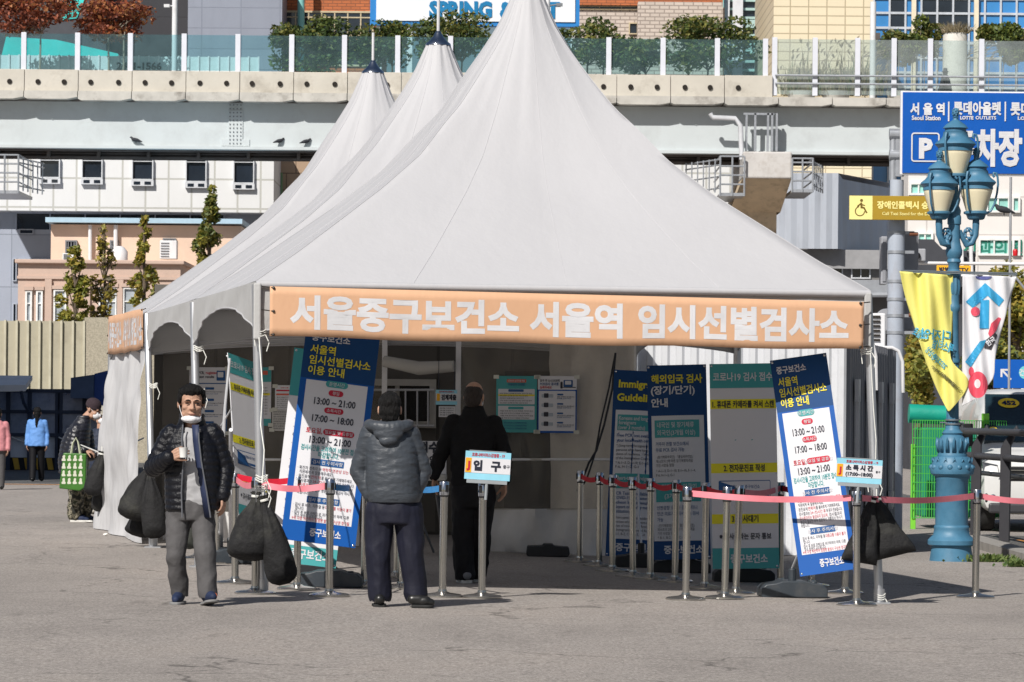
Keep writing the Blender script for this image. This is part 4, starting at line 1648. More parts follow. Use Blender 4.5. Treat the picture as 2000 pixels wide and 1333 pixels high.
# white and grey containers on the right
ya = radians(-11)
cw_ = thing('white_container', 'white ribbed container behind the sign boards on the right', 'container', P(1240, 900, 39.2), 0)
d0 = 39.4
fx = Vector((cos(ya), sin(ya)))
fy = Vector((-sin(ya), cos(ya)))
Bc = Vector((P(1652, 850, d0).x, d0))
Ac = Bc - fx * 2.45
mb = MB()
prof = []
nr = 15
for i in range(nr):
    s0 = 2.45 * i / nr
    st_ = 2.45 / nr
    prof += [(s0, 0), (s0 + st_ * .35, 0), (s0 + st_ * .5, .03), (s0 + st_ * .85, .03)]
prof += [(2.45, 0)]
gz0 = float(G(2.5))
zT = P(1652, 672, d0).z


def wallstrip(mb, O, ux_, uy_, prof, z0, z1, mi=0):
    vs = []
    for s_, o_ in prof:
        p = O + ux_ * s_ - uy_ * o_
        vs += [(p.x, p.y, z0), (p.x, p.y, z1)]
    mb.add(vs, [(2 * i, 2 * i + 2, 2 * i + 3, 2 * i + 1) for i in range(len(prof) - 1)], mi)


wallstrip(mb, Ac, fx, fy, prof, gz0, zT)
mb.build('front_wall', M('container_white', S(206, 208, 212), .5, var=.04, vs=.8, dirt=.2), cw_, True, 0, recalc=False)
mb = MB()
p6 = []
nr = 26
for i in range(nr):
    s0 = 6.0 * i / nr
    st_ = 6.0 / nr
    p6 += [(s0, 0), (s0 + st_ * .35, 0), (s0 + st_ * .5, .035), (s0 + st_ * .85, .035)]
p6 += [(6.0, 0)]
wallstrip(mb, Bc, fy, -fx * 1, p6, gz0, zT + .05)
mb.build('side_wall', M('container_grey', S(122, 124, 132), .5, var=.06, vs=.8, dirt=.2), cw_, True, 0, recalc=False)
mb = MB()
C1, C2 = Bc + fy * 6, Ac + fy * 6
mb.add([(Ac.x, Ac.y, zT), (Bc.x, Bc.y, zT), (C1.x, C1.y, zT), (C2.x, C2.y, zT)], [(0, 1, 2, 3)])
mb.build('roof', M('container_white'), cw_, True, 0)
for s_ in (.5, 1.9, 3.4, 4.9):
    mb = MB()
    for dz0, dz1, w_ in ((.4, 1.75, .05), (.42, .62, .16), (1.7, 1.95, .12)):
        p = Bc + fy * s_ + fx * .06
        mb.add([(p.x - fy.x * w_, p.y - fy.y * w_, gz0 + dz0), (p.x + fy.x * w_, p.y + fy.y * w_, gz0 + dz0), (p.x + fy.x * w_, p.y + fy.y * w_, gz0 + dz1), (p.x - fy.x * w_, p.y - fy.y * w_, gz0 + dz1),
                (p.x - fy.x * w_ + .04, p.y - fy.y * w_, gz0 + dz0), (p.x + fy.x * w_ + .04, p.y + fy.y * w_, gz0 + dz0), (p.x + fy.x * w_ + .04, p.y + fy.y * w_, gz0 + dz1), (p.x - fy.x * w_ + .04, p.y - fy.y * w_, gz0 + dz1)],
               [(4, 5, 6, 7), (0, 1, 5, 4), (1, 2, 6, 5), (2, 3, 7, 6), (3, 0, 4, 7)])
    mb.build('bracket', M('bracket_grey', S(176, 178, 184), .45, .3), cw_, True, 0)
for s_, dz in ((1.0, .12), (4.6, .05)):
    p = Bc + fy * s_ + fx * .10
    MB().tube([(p.x - .12, p.y, zT + dz), (p.x, p.y, zT + dz), (p.x + .08, p.y, zT + dz - .04), (p.x + .13, p.y, zT - .12), (p.x + .14, p.y, zT - .5)], .022, 8).build('pipe', white_p, cw_, True)
d = 44
xa, xb, za, zb_ = R(1701, 1730, 612, 672, d)
t = thing('air_conditioner', 'white air conditioner with a barred grille on the container roof behind the right tent corner', 'air conditioner', ((xa + xb) / 2, d, za))
MB().box(xa, xb, d, d + .3, zT + .005, zb_).build('casing', white_p, t, True, 0, bevel=.02)
m = MB()
for i in range(6):
    zz = za + .03 + (zb_ - za) * i / 6.6
    m.box(xa + .02, xb - .07, d - .02, d - .002, zz, zz + .03)
m.build('grille', M('eyelet_dark'), t, True, 0)
# ------------------------------------------------------------------ printed boards on weighted stands
PBLUE_SHADE = M('print_blue_shade', S(6, 64, 118), .5, var=.06, vs=1.2, spec=.3)  # same board blue, shade on headers and rear boards put into the colour
PBLUE = M('print_blue', S(0, 82, 162), .5, var=.05, vs=1.2, spec=.3)
PWHITE = M('print_white', (.69, .69, .72), .55, var=.03, vs=1.5, spec=.3)
TEAL = M('print_teal', S(66, 158, 160), .5, var=.05, vs=1.2)
YEL = M('print_yellow', S(234, 220, 60), .5, var=.04)
RED = M('print_red', S(190, 30, 58), .5, var=.04)
BLK = M('print_black', S(38, 42, 56), .5)
TRED = M('print_textred', S(196, 52, 66), .5)
TBLU = M('print_textblue', S(32, 84, 140), .5)
BAND = M('print_band', S(236, 226, 40), .5, var=.04)
PM = [PBLUE, PWHITE, TEAL, YEL, RED, BLK, TRED, TBLU, BAND, PBLUE_SHADE]
BL, WH, TE, YE, RE, BK, TR, TB, BN, BLS = range(10)
PLAST = M('tank_plastic', S(54, 61, 68), .45, var=.12, vs=6, spec=.5, dirt=.25, dc=(.2, .18, .16), ds=4)
PLASTD = M('tank_dark', S(40, 42, 46), .5, var=.15, vs=6)
POLEW = M('pole_white', S(206, 208, 212), .4, .3)


def frame_of(top, bot, yaw):
    z = (top - bot).normalized()
    x = Vector((cos(yaw), sin(yaw), 0))
    x = (x - z * x.dot(z)).normalized()
    y = z.cross(x)
    return Matrix(((x.x, y.x, z.x, bot.x), (x.y, y.y, z.y, bot.y), (x.z, y.z, z.z, bot.z), (0, 0, 0, 1)))


def tank(t, loc, yaw=0, L=.56, Wd=.36, H=.14, mat=None):
    m = MB()
    m.ext([(-L / 2, 0), (L / 2, 0), (L / 2, H * .55), (L / 2 - .04, H * .8), (.16, H * .86), (.1, H), (-.1, H), (-.16, H * .86), (-L / 2 + .04, H * .8), (-L / 2, H * .55)], -Wd / 2, Wd / 2)
    m.tube([(L * .32, -.03, H * .75), (L * .32, -.03, H * .95)], .03, 10)
    m.tube([(0, 0, H * .9), (0, 0, H + .1)], .035, 12)
    o = m.build('weight_base', mat or PLAST, t, False, 30, bevel=.018)
    o.location = Vector(loc) - t.location
    o.rotation_euler = (0, 0, yaw)
    return o


def stand(label, tl, tr, bl, br, dt, db, base, base_yaw, lines, back, group='printed banner boards on weighted stands', btilt=0.0, bmat=None, bend=0.0, off_pole=.05, yaw=None):
    """corners in photograph measures; dt / db distances of top and bottom edge"""
    top = P((tl[0] + tr[0]) / 2, (tl[1] + tr[1]) / 2, dt)
    bot = P((bl[0] + br[0]) / 2, (bl[1] + br[1]) / 2, db)
    w = ((Vector(tr) - Vector(tl)).length * dt + (Vector(br) - Vector(bl)).length * db) / 2 / F
    if yaw is None:
        yaw = btilt
    w /= max(.3, cos(yaw))
    h = (top - bot).length
    g = GP(*base)
    t = thing('banner_stand', label, 'banner stand', g, 0, group)
    mtx = frame_of(top, bot, yaw)
    o = bpy.data.objects.new('banner', None)
    nx, nzz = 8, 24

    def bendy(X, Z):
        return bend * ((X / w) * 2) ** 2 * sin(pi * Z / h) + .006 * sin(Z * 4 + X * 3)
    vs, fs = [], []
    for q, yy in enumerate((0, .006)):
        for i in range(nx + 1):
            for j in range(nzz + 1):
                X, Z = -w / 2 + w * i / nx, h * j / nzz
                vs.append((X, yy + bendy(X, Z), Z))
    N_ = (nx + 1) * (nzz + 1)
    for q in (0, 1):
        for i in range(nx):
            for j in range(nzz):
                a = q * N_ + i * (nzz + 1) + j
                f = (a, a + nzz + 1, a + nzz + 2, a + 1)
                fs.append(f if q == 0 else f[::-1])
    rim = [i * (nzz + 1) for i in range(nx + 1)] + [nx * (nzz + 1) + j for j in range(1, nzz + 1)] + [i * (nzz + 1) + nzz for i in range(nx - 1, -1, -1)] + [j for j in range(nzz - 1, 0, -1)]
    for a, b in zip(rim, rim[1:] + rim[:1]):
        fs.append((a, a + N_, b + N_, b))
    bo = MB().add(vs, fs).build('banner', PM[back], t, False, 50)
    bo.matrix_parent_inverse = wm(t).inverted()
    bo.matrix_basis = mtx
    m = MB()

    def fn(X, Z, Y):
        return (X, Y + bendy(X, Z), Z)

    def rect(x0, x1, z0, z1, y, mi, n=10, r=0):
        if r:
            mm = MB()
            mm.rrect(x0, x1, z0, z1, r, y, mi)
            m.add([fn(v[0], v[2], y) for v in mm.v], mm.f, mi)
        else:
            vs, fs = [], []
            for i in range(5):
                for j in range(n + 1):
                    vs.append(fn(x0 + (x1 - x0) * i / 4, z0 + (z1 - z0) * j / n, y))
            for i in range(4):
                for j in range(n):
                    a = i * (n + 1) + j
                    fs.append((a, a + n + 1, a + n + 2, a + 1))
            m.add(vs, fs, mi)
    for L in lines:
        k = L[0]
        if k == 'r':          # rectangle: x0 x1 (0..1) z from top f0 f1, material, layer
            _, a, b, f0, f1, mi, ly = L
            rect(-w / 2 + w * a, -w / 2 + w * b, h * (1 - f1), h * (1 - f0), -.0022 * ly, mi, 20)
        elif k == 'p':        # pill with text
            _, f, hw, txt, mi, tmi = L
            hh = hw[1] * h
            xm = hw[2] if len(hw) > 2 else .5
            cx = -w / 2 + w * xm
            rect(cx - w * hw[0] / 2, cx + w * hw[0] / 2, h * (1 - f) - hh / 2, h * (1 - f) + hh / 2, -.0045, mi, 4, hh / 2 if (len(hw) < 4) else hw[3])
            m.text(txt, cx, h * (1 - f), hh * .60, tmi, .008, 'C', y=-.0085, fn=fn)
        else:                 # text: f, x anchor, height fraction, body, material, bold, align, width
            _, f, xa, fh, txt, mi, bo_, al = L[:8]
            ww = w * L[8] if len(L) > 8 else None
            m.text(txt, -w / 2 + w * xa, h * (1 - f), h * fh, mi, bo_, al, ww, y=-.0055, fn=fn)
    lo = m.build('lettering', PM, bo, False, 0, recalc=False)
    m = MB()
    for sx in (-1, 1):
        for z in (.02, h - .02):
            m.ell((sx * (w / 2 - .018), -.004 + bendy(w / 2, z), z), (.012, .008, .012), 8, 6)
    m.build('eyelet', CHROME, bo)
    # pole from the weight base to the back of the board, with two cross arms
    tk = tank(t, g, base_yaw, mat=bmat)
    m = MB()
    back_y = mtx @ Vector((0, .05, 0))
    tp = mtx @ Vector((0, .04, h * .985))
    bt = mtx @ Vector((0, .04, h * .03))
    b0 = g + Vector((0, 0, .14))
    m.tube([b0, b0 + Vector((0, 0, .1)), (b0 + Vector((0, 0, .25))) * .55 + (mtx @ Vector((0, .07, h * .25))) * .45, mtx @ Vector((0, .06, h * .5)), tp], .011, 8)
    for z in (h * .012, h * .985):
        m.tube([mtx @ Vector((-w / 2 + .01, .015, z)), mtx @ Vector((0, .05, z)), mtx @ Vector((w / 2 - .01, .015, z))], .007, 6)
    m.build('pole', POLEW, t, True)
    return t


def guide_lines(head0=True):
    ls = [('r', .0, 1, .245, 1, BL, .4), ('r', .085, .915, .252, .905, WH, 1)]
    ls += [('t', .052, .09, .034, '중구보건소', WH, .025, 'L', .52), ('t', .108, .09, .041, '서울역', YE, .02, 'L', .34),
           ('t', .157, .09, .041, '임시선별검사소', YE, .02, 'L', .83), ('t', .206, .09, .041, '이용 안내', YE, .02, 'L', .49),
           ('p', .262, (.30, .030), '운영시간', TE, WH), ('p', .303, (.2, .027), '평일', RE, WH),
           ('t', .345, .5, .040, '13:00 ~ 21:00', BK, .02, 'C', .56), ('p', .385, (.26, .027), '소독시간', RE, WH),
           ('t', .425, .5, .040, '17:00 ~ 18:00', BK, .02, 'C', .56), ('p', .485, (.42, .028, .6), '일요일 및 공휴일', RE, WH),
           ('t', .485, .27, .026, '토요일,', TR, .02, 'C', .22), ('t', .525, .5, .040, '13:00 ~ 21:00', BK, .02, 'C', .56),
           ('t', .565, .5, .026, '검사시간을 고려하여 10분전 접수', TE, .02, 'C', .76), ('t', .593, .5, .026, '마감합니다.', TE, .02, 'C', .28),
           ('p', .628, (.44, .030, .5, .004), '검사 전 주의사항', TB, WH)]
    body = [(.660, '· 확진자 접촉자 등', BK, .11, .32), (.660, '역학적 연관성 있는 분은', TR, .44, .45), (.679, '직원에게 꼭 말씀해주세요.', BK, .14, .44),
            (.699, '· 문진표에', BK, .11, .18), (.699, '연락처', TR, .30, .13), (.699, '를 올바르게 기재해주세요.', BK, .44, .42), (.719, '· 검사결과는', BK, .11, .21), (.719, '24~72시간 후', TR, .33, .27), (.719, '에 문자 전송됩니다.', BK, .61, .28),
            (.739, '· 검사결과지는 발급되지 않으며,', TR, .11, .52), (.739, '검사결과지', BK, .65, .22), (.757, '발급이 필요한 경우 병원에서 개별검사 하시기', BK, .14, .73), (.774, '바랍니다.', BK, .14, .15),
            (.832, '· 검사 후 버스, 지하철 등', BK, .11, .42), (.832, '대중교통 이용이 불가', TR, .54, .35), (.849, '합니다.', BK, .14, .12), (.867, '· 검사 후 바로 자택으로 귀가하여야 하며, 다른', BK, .11, .76), (.882, '장소 방문이 금지됩니다.', BK, .14, .38),
            (.894, '※위 사항 위반하여 감염병 발생시 구상권 청구될', TR, .11, .77)]
    for f, s_, mi, x, w_ in body:
        ls.append(('t', f, x, .0165, s_, mi, 0, 'L', w_))
    ls.append(('p', .803, (.44, .030, .5, .004), '검사 후 주의사항', TB, WH))
    ls.append(('t', .952, .58, .036, '중구보건소', WH, .03, 'C', .42))
    return ls


def qr_board_lines():
    return [('r', 0, 1, .0, 1, WH, .2), ('r', 0, 1, 0, .12, TE, 1), ('r', 0, 1, .175, .222, BN, 1), ('r', 0, 1, .488, .535, BN, 1), ('r', 0, 1, .735, .782, BN, 1), ('r', 0, 1, .90, 1, TE, 1),
            ('t', .065, .5, .042, '코로나19 검사 접수', WH, .018, 'C', .9), ('t', .20, .5, .034, '1. 휴대폰 카메라를 켜서 스캔', BK, .03, 'C', .93), ('t', .512, .5, .034, '2. 전자문진표 작성', BK, .03, 'C', .62),
            ('p', .615, (.78, .085, .5, .012), '', TB, WH), ('p', .615, (.765, .078, .5, .011), '', WH, WH),
            ('t', .603, .5, .018, '서울특별시중구보건소', TB, .012, 'C', .46), ('p', .642, (.74, .014, .5, .004), '', TB, WH), ('t', .758, .5, .034, '3. 검사대기', BK, .03, 'C', .40),
            ('t', .843, .5, .03, '※ 검사결과는 문자 통보', BK, .025, 'C', .78), ('t', .952, .55, .042, '중구보건소', WH, .03, 'C', .56)]


def immig_kr():
    ls = [('r', .06, .94, .262, .905, WH, 1), ('t', .072, .07, .044, '해외입국 검사', YE, .03, 'L', .86), ('t', .130, .06, .044, '(장기/단기)', WH, .03, 'L', .74), ('t', .195, .06, .044, '안내', WH, .03, 'L', .28),
          ('r', .11, .86, .285, .375, TE, 2), ('t', .310, .15, .028, '내국인 및 장기체류', WH, .012, 'L', .62), ('t', .350, .15, .028, '외국인(3개월 이상)', WH, .012, 'L', .64),
          ('r', .11, .86, .605, .705, TE, 2), ('t', .628, .5, .028, '단기체류 외국인', WH, .012, 'C', .58), ('t', .675, .5, .028, '(3개월 미만)', WH, .012, 'C', .5)]
    for f, s_, mi, w_ in ((.408, '거주지 관할 보건소에서', TB, .55), (.438, '무료 PCR 검사 가능', TB, .48), (.735, '인천공항 코로나 검사센터나', TB, .68), (.765, '인근 의료기관에서 PCR 검사', TB, .70), (.795, '가능', TB, .1)):
        ls.append(('t', f, .12, .021, s_, mi, .008, 'L', w_))
    for f, s_, w_ in ((.475, '· (장기체류외국인) 「출입국관리법」', .62), (.496, '제10조의 2에 따른 장기체류자격을', .62), (.517, '가진 사람을 말함', .3), (.545, '* A-1~3, D-1~10, E-1~10, F-1~4,', .66), (.567, 'F-6, H-1~2, G-1', .3),
                      (.826, '· (단기체류외국인) 「출입국관리법」', .62), (.846, '제10조의 2에 따른 단기체류자격을', .62), (.866, '가진 사람을 말함', .3), (.887, '* B-1, B-2, C-1, C-3, C-4', .55)):
        ls.append(('t', f, .12, .0165, s_, BK, 0, 'L', w_))
    ls.append(('t', .95, .55, .042, '중구보건소', WH, .03, 'C', .66))
    return ls


def immig_en():
    ls = [('r', .06, .94, .215, .905, WH, 1), ('t', .072, .09, .050, 'Immigration', YE, .035, 'L', .84), ('t', .145, .07, .050, 'Guidelines', YE, .035, 'L', .78),
          ('r', .10, .88, .24, .325, TE, 2), ('r', .10, .88, .555, .635, TE, 2)]
    for f, s_, w_ in ((.258, 'Koreans and long-term', .66), (.282, 'foreigners', .3), (.308, '(over 3 months)', .46), (.578, 'Short-term foreigners', .64), (.61, '(under 3 months)', .5)):
        ls.append(('t', f, .12, .026, s_, WH, .02, 'L', w_))
    for f, s_, w_ in ((.350, 'Free PCR test available at', .72), (.377, 'your local health center', .64), (.66, 'PCR Test is available at', .66), (.684, 'COVID-19 test center in', .64), (.708, 'Incheon International', .58), (.732, 'Airport or nearby medical', .7), (.756, 'institutions', .3)):
        ls.append(('t', f, .10, .022, s_, TB, .01, 'L', w_))
    for f, s_, w_ in ((.405, '* (long-term foreigners) means', .7), (.428, 'persons who have long-term', .68), (.450, 'status of residence 「Article 10', .7), (.472, 'of the Immigration Control Act', .7), (.497, '* A-1~3, D-1~10, E-1~10, F-1~4', .72), (.518, 'F-6, H-1~2, G-1', .4),
                      (.79, '* short-term foreign resident means', .76), (.812, 'a person who has a short-term', .68), (.834, 'status of residence 「Article 10', .7), (.856, 'of Immigration Control Act', .62), (.878, '* B-1, B-2, C-1, C-3, C-4', .56)):
        ls.append(('t', f, .10, .018, s_, BK, 0, 'L', w_))
    ls.append(('t', .95, .5, .042, '중구보건소', WH, .03, 'C', .66))
    return ls


stand('blue testing hours board leaning on its stand beside the right front tent pole', (1497, 703), (1620, 691), (1570, 1125), (1667, 1113), 29.68, 29.32, (1547, 1166), .05, guide_lines(), BLS, btilt=-.12)
stand('tall blue testing hours board leaning left of the man in the grey hooded jacket', (595, 640), (747, 648), (553, 1052), (689, 1072), 29.6, 29.3, (643, 1146), 0, guide_lines(), BLS, btilt=.12)
stand('white and teal board with yellow bands standing between two blue boards on the right', (1388, 712), (1512, 709), (1390, 1114), (1524, 1108), 32.5, 32.2, (1452, 1136), 0, qr_board_lines(), TE, btilt=-.05, bmat=PLASTD)
stand('navy board headed by yellow Korean lettering overlapping the English guidelines board', (1263, 716), (1379, 710), (1272, 1096), (1388, 1090), 34.7, 34.4, (1330, 1118), 0, immig_kr(), BLS, btilt=-.05, bmat=PLASTD, bend=.02)
stand('navy English immigration guidelines board, farthest back on the right', (1200, 724), (1312, 726), (1182, 1088), (1296, 1090), 36.6, 36.2, (1252, 1108), 0, immig_en(), BLS, btilt=.0, bmat=PLASTD, bend=.05)
tl = [('r', 0, 1, .0, 1, WH, .2), ('r', 0, 1, 0, .225, TE, 1), ('r', 0, 1, .915, 1, TE, 1), ('t', .085, .22, .05, '유증상자', WH, .03, 'L', .6), ('t', .165, .22, .05, '우선검사', YE, .03, 'L', .6),
      ('p', .27, (.6, .04), '안내사항', TE, WH), ('t', .952, .6, .045, '중구보건소', WH, .025, 'C', .6)]
for i in range(14):
    tl.append(('t', .33 + .038 * i, .12, .018, ['· 확진자와 접촉한 분', '· 증상이 있는 분', '해외에서 입국한 분', '· 신분증을 준비해주세요'][i % 4], BK, .012, 'L', .5))
stand('teal topped board mostly hidden behind the leaning blue board left of centre', (578, 684), (700, 690), (524, 1094), (658, 1112), 30.6, 30.2, (600, 1132), 0, tl, WH, btilt=.1, bmat=PLASTD)
stand('teal and yellow banded board turned sideways behind the left front tent pole', (449, 702), (499, 698), (472, 1030), (522, 1020), 32.2, 31.8, (452, 1098), .5, qr_board_lines(), WH, yaw=1.08, bmat=PLASTD)
# folding stands beside it
t = thing('folding_stand', 'bare white folding stand with hinged struts beside the banded board', 'stand', GP(440, 1090))
m = MB()
g = GP(432, 1092)
m.tube([g, P(433, 900, 31.6), P(440, 790, 31.5), P(449, 700, 31.5)], [.02, .02, .012, .012], 8)
g2 = GP(450, 1100)
m.tube([g2, P(451, 840, 31.3)], .018, 8)
m.tube([P(432, 832, 31.6), P(453, 797, 31.4), P(455, 838, 31.4)], .008, 6)
m.tube([P(446, 930, 31.4), P(462, 1010, 31.4)], .006, 6)
m.build('pole', POLEW, t, True)
tank(t, g2, .3, mat=PLAST)
b = GP(1070, 1087)
t = tag(MB().ext([(-.21, 0), (.21, 0), (.23, .03), (.22, .10), (.06, .115), (.05, .135), (-.05, .135), (-.06, .115), (-.22, .11), (-.23, .03)], -.16, .16).build('weight_base', PLASTD, None, False, 30, bevel=.03),
        'spare black weight base lying before the plastic curtain without any board', 'weight base')
t.location = b


# ------------------------------------------------------------------ belt barrier posts
STEEL = M('brushed_steel', S(188, 186, 182), .22, .95, var=.10, vs=7, st=(1, 1, .3), dirt=.3, dc=(.25, .18, .12), ds=5)
CAS = M('cassette_black', S(34, 34, 36), .4)
BELTR = M('belt_red', S(198, 30, 52), .6, var=.06, vs=14)
BELTP = M('belt_pink', S(226, 128, 140), .6, var=.08, vs=14)
BELTB = M('belt_blue', S(50, 126, 186), .6, var=.08, vs=14)
SG = 'steel belt barrier posts'


def make_post(h=.93):
    t = thing('barrier_post', 'x', 'barrier post', (0, 0, 0), 0, SG)
    MB().lathe([(.165, 0), (.165, .012), (.15, .022), (.06, .034), (.036, .045), (.034, .06)], n=32).build('base', STEEL, t)
    MB().lathe([(.030, .05), (.030, h - .12)], n=18).build('post', STEEL, t)
    MB().lathe([(.032, h - .125), (.037, h - .12), (.037, h - .112)], n=20).build('collar', CAS, t)
    o = MB().lathe([(.036, h - .111), (.038, h - .10), (.038, h - .005), (.034, h)], n=20).build('head', CHROME, t)
    m = MB()
    for a in range(4):
        m.box(-.013, .013, -.044, -.034, h - .085, h - .028, T=Matrix.Rotation(a * pi / 2, 4, 'Z'))
    m.build('belt_clip', CAS, o)
    return t


posts = {}
proto = make_post()
plist = [
    ('a', 1339, 1172, 'front post of the right cluster, at the left end of the pink belt'),
    ('b', 1415, 1170, 'slightly tilted post standing before the left half of the teal banded board'),
    ('c', 1437, 1160, 'tilted post before the middle of the teal banded board with a brown stained foot'),
    ('d', 1376, 1150, 'post in shade between the navy Korean board and the teal banded board'),
    ('e', 1318, 1137, 'post in front of the right half of the navy Korean board'),
    ('f', 1270, 1131, 'post at the left edge of the navy Korean board'),
    ('g', 1236, 1126, 'post in front of the English guidelines board, nearer the Korean one'),
    ('h', 1196, 1116, 'post at the left edge of the English guidelines board'),
    ('i', 1170, 1106, 'post just left of the English guidelines board, second from the plastic curtain'),
    ('j', 1132, 1098, 'rearmost post beside the plastic curtain where the dark red belt starts'),
    ('k', 1524, 1142, 'post half hidden at the right edge of the teal banded board'),
    ('l', 1585, 1146, 'post hidden behind the leaning board beside the right pole'),
    ('m', 1650, 1160, 'post behind the sandbag, left of the notice holder post by the right pole'),
    ('n', 1673, 1183, 'post carrying the blue edged notice beside the right front tent pole'),
    ('o', 1905, 1168, 'lone post before the blue street lamp base at the right end of the belt'),
    ('p', 643, 1165, 'post standing directly before the leaning blue board left of the hooded man'),
    ('q', 864, 1166, 'post right of the hooded man with the short blue belt'),
    ('r', 941, 1168, 'post carrying the entrance sign behind the man in black'),
    ('s', 459, 1140, 'post behind the striding man next to the left sandbags'),
    ('t', 580, 1152, 'post right of the hanging sandbags, under the teal board'),
    ('u', 711, 1146, 'post partly hidden behind the left side of the hooded man'),
    ('v', 783, 1150, 'post seen between the legs of the hooded man'),
    ('w', 775, 1128, 'darker farther post seen between the legs of the hooded man'),
    ('x', 498, 1160, 'post standing right beside the left front tent pole foot'),
    ('y', 424, 1100, 'distant post in the gap right of the striding man'),
    ('z', 385, 1092, 'distant post seen behind the knees of the striding man'),
]
tilt = {'b': .035, 'c': .03, 'a': .006, 'h': .01}
for i, (k, px, py, lab) in enumerate(plist):
    o = proto if i == 0 else copy_tree(proto)
    o.location = GP(px, py)
    o.rotation_euler = (RNG.uniform(-.01, .01), tilt.get(k, RNG.uniform(-.008, .008)), RNG.uniform(0, 1.5))
    o['label'] = lab
    posts[k] = o


def belt(a, b, mat, z=.875, sag=.03, bz=None, end=None):
    p = posts[a].location.copy()
    q = posts[b].location.copy() if b else end.copy()
    ta = tilt.get(a, 0)
    tb = tilt.get(b, 0) if b else 0
    p += Vector((sin(ta) * .87, 0, z))
    q += Vector((sin(tb) * .87, 0, (bz if bz is not None else z)) if b else (0, 0, 0))
    u = (q - p).normalized()
    p, q = p + u * .03, q - u * .03
    s = Vector((-u.y, u.x, 0)).normalized() * .0015
    n = 24
    vs, fs = [], []
    for i in range(n + 1):
        t = i / n
        c = p + (q - p) * t + Vector((0, 0, -sag * sin(pi * t)))
        tw = Vector((0, .006 * sin(t * 9), .025))
        vs += [c - s + tw, c - s - tw, c + s - tw, c + s + tw]
    for i in range(n):
        for e in range(4):
            fs.append((4 * i + e, 4 * i + (e + 1) % 4, 4 * i + 4 + (e + 1) % 4, 4 * i + 4 + e))
    o = MB().add(vs, fs).build('belt', mat, posts[a], True, 60)
    return o


for a, b, m_ in (('j', 'i', BELTR), ('i', 'h', BELTR), ('h', 'g', BELTR), ('g', 'f', BELTR), ('f', 'e', BELTR), ('e', 'd', BELTR), ('d', 'c', BELTR), ('c', 'k', BELTP), ('a', 'n', BELTP), ('n', 'o', BELTP)):
    belt(a, b, m_)
belt('k', 'm', BELTR)
belt('o', None, BELTP, end=P(2080, 976, posts['o'].location.y + .3))
belt('p', 'x', BELTP)
belt('x', 's', BELTP)
belt('s', 't', BELTR, z=.9)
belt('p', 'u', BELTB)
belt('q', 'v', BELTB)
belt('z', 'y', BELTR)


# small notices clipped on posts
def notice(t, px0, px1, py0, py1, d, kind_):
    xa, xb, za, zb_ = R(px0, px1, py0, py1, d)
    w, h = xb - xa, zb_ - za
    rot = Matrix.Translation(((xa + xb) / 2, d, (za + zb_) / 2)) @ Matrix.Rotation(radians(3), 4, 'Y') @ Matrix.Rotation(radians(4), 4, 'Z')
    o = MB().box(-w / 2, w / 2, -.004, .004, -h / 2, h / 2).build('notice', M('sky_print', S(146, 208, 228), .4), t, False, 0)
    o.matrix_parent_inverse = wm(t).inverted()
    o.matrix_basis = rot
    m = MB()
    m.box(-w / 2, w / 2, -.006, -.0042, -h * .27, h * .27, 1)
    m.rrect(-w * .49, -w * .36, -h * .26, h * .26, .004, -.0075, 2)
    m.text('J', -w * .425, h * .02, h * .3, 3, .07, 'C', y=-.009)
    if kind_ == 0:
        m.text('코로나바이러스감염증 - 19', 0, h * .38, h * .13, 3, .03, 'C', w * .72, y=-.006)
        m.text('입', -w * .22, 0, h * .34, 4, .06, 'C', y=-.008)
        m.text('구', w * .18, 0, h * .34, 4, .06, 'C', y=-.008)
        m.text('중구', w * .41, 0, h * .12, 4, .02, 'C', y=-.008)
    else:
        m.text('코로나바이러스감염증 - 19', .02, h * .38, h * .12, 3, .03, 'C', w * .7, y=-.006)
        m.text('소 독 시 간', .0, h * .13, h * .22, 4, .06, 'C', w * .6, y=-.008)
        m.text('(17:00~18:00)', .0, -h * .13, h * .18, 4, .05, 'C', w * .6, y=-.008)
        m.text('중구', w * .41, 0, h * .1, 4, .02, 'C', y=-.008)
    m.build('lettering', [PWHITE, PWHITE, M('emblem_gold', S(232, 172, 40), .5), RED, BLK], o, False, 0, recalc=False)
    m = MB()
    m.box(-w / 2 + .02, w / 2 - .02, -.008, .01, -h / 2 - .03, -h / 2 - .001)
    m.box(-w / 2 + .03, w / 2 - .04, -.006, .008, h / 2 + .001, h / 2 + .008)
    m.tube([(-.0, .005, -h / 2 - .16), (0, .005, -h / 2 - .02)], .012, 8)
    m.build('clip_holder', M('clear_plastic', S(150, 156, 160), .15), o)


notice(posts['r'], 908, 997, 883, 938, posts['r'].location.y - .05, 0)
notice(posts['n'], 1633, 1723, 897, 944, posts['n'].location.y - .06, 1)


# ------------------------------------------------------------------ sandbags tied to the tent poles
BAG = M('bag_black', (.016, .016, .017), .75, var=.3, vs=5, bump=.7, bs=16, dirt=.45, dc=(.09, .09, .075), ds=2.6, spec=.25)
BAGG = M('bag_olive', (.035, .04, .035), .8, var=.3, vs=4, bump=.3, bs=40, dirt=.4, dc=(.1, .1, .08), ds=3)


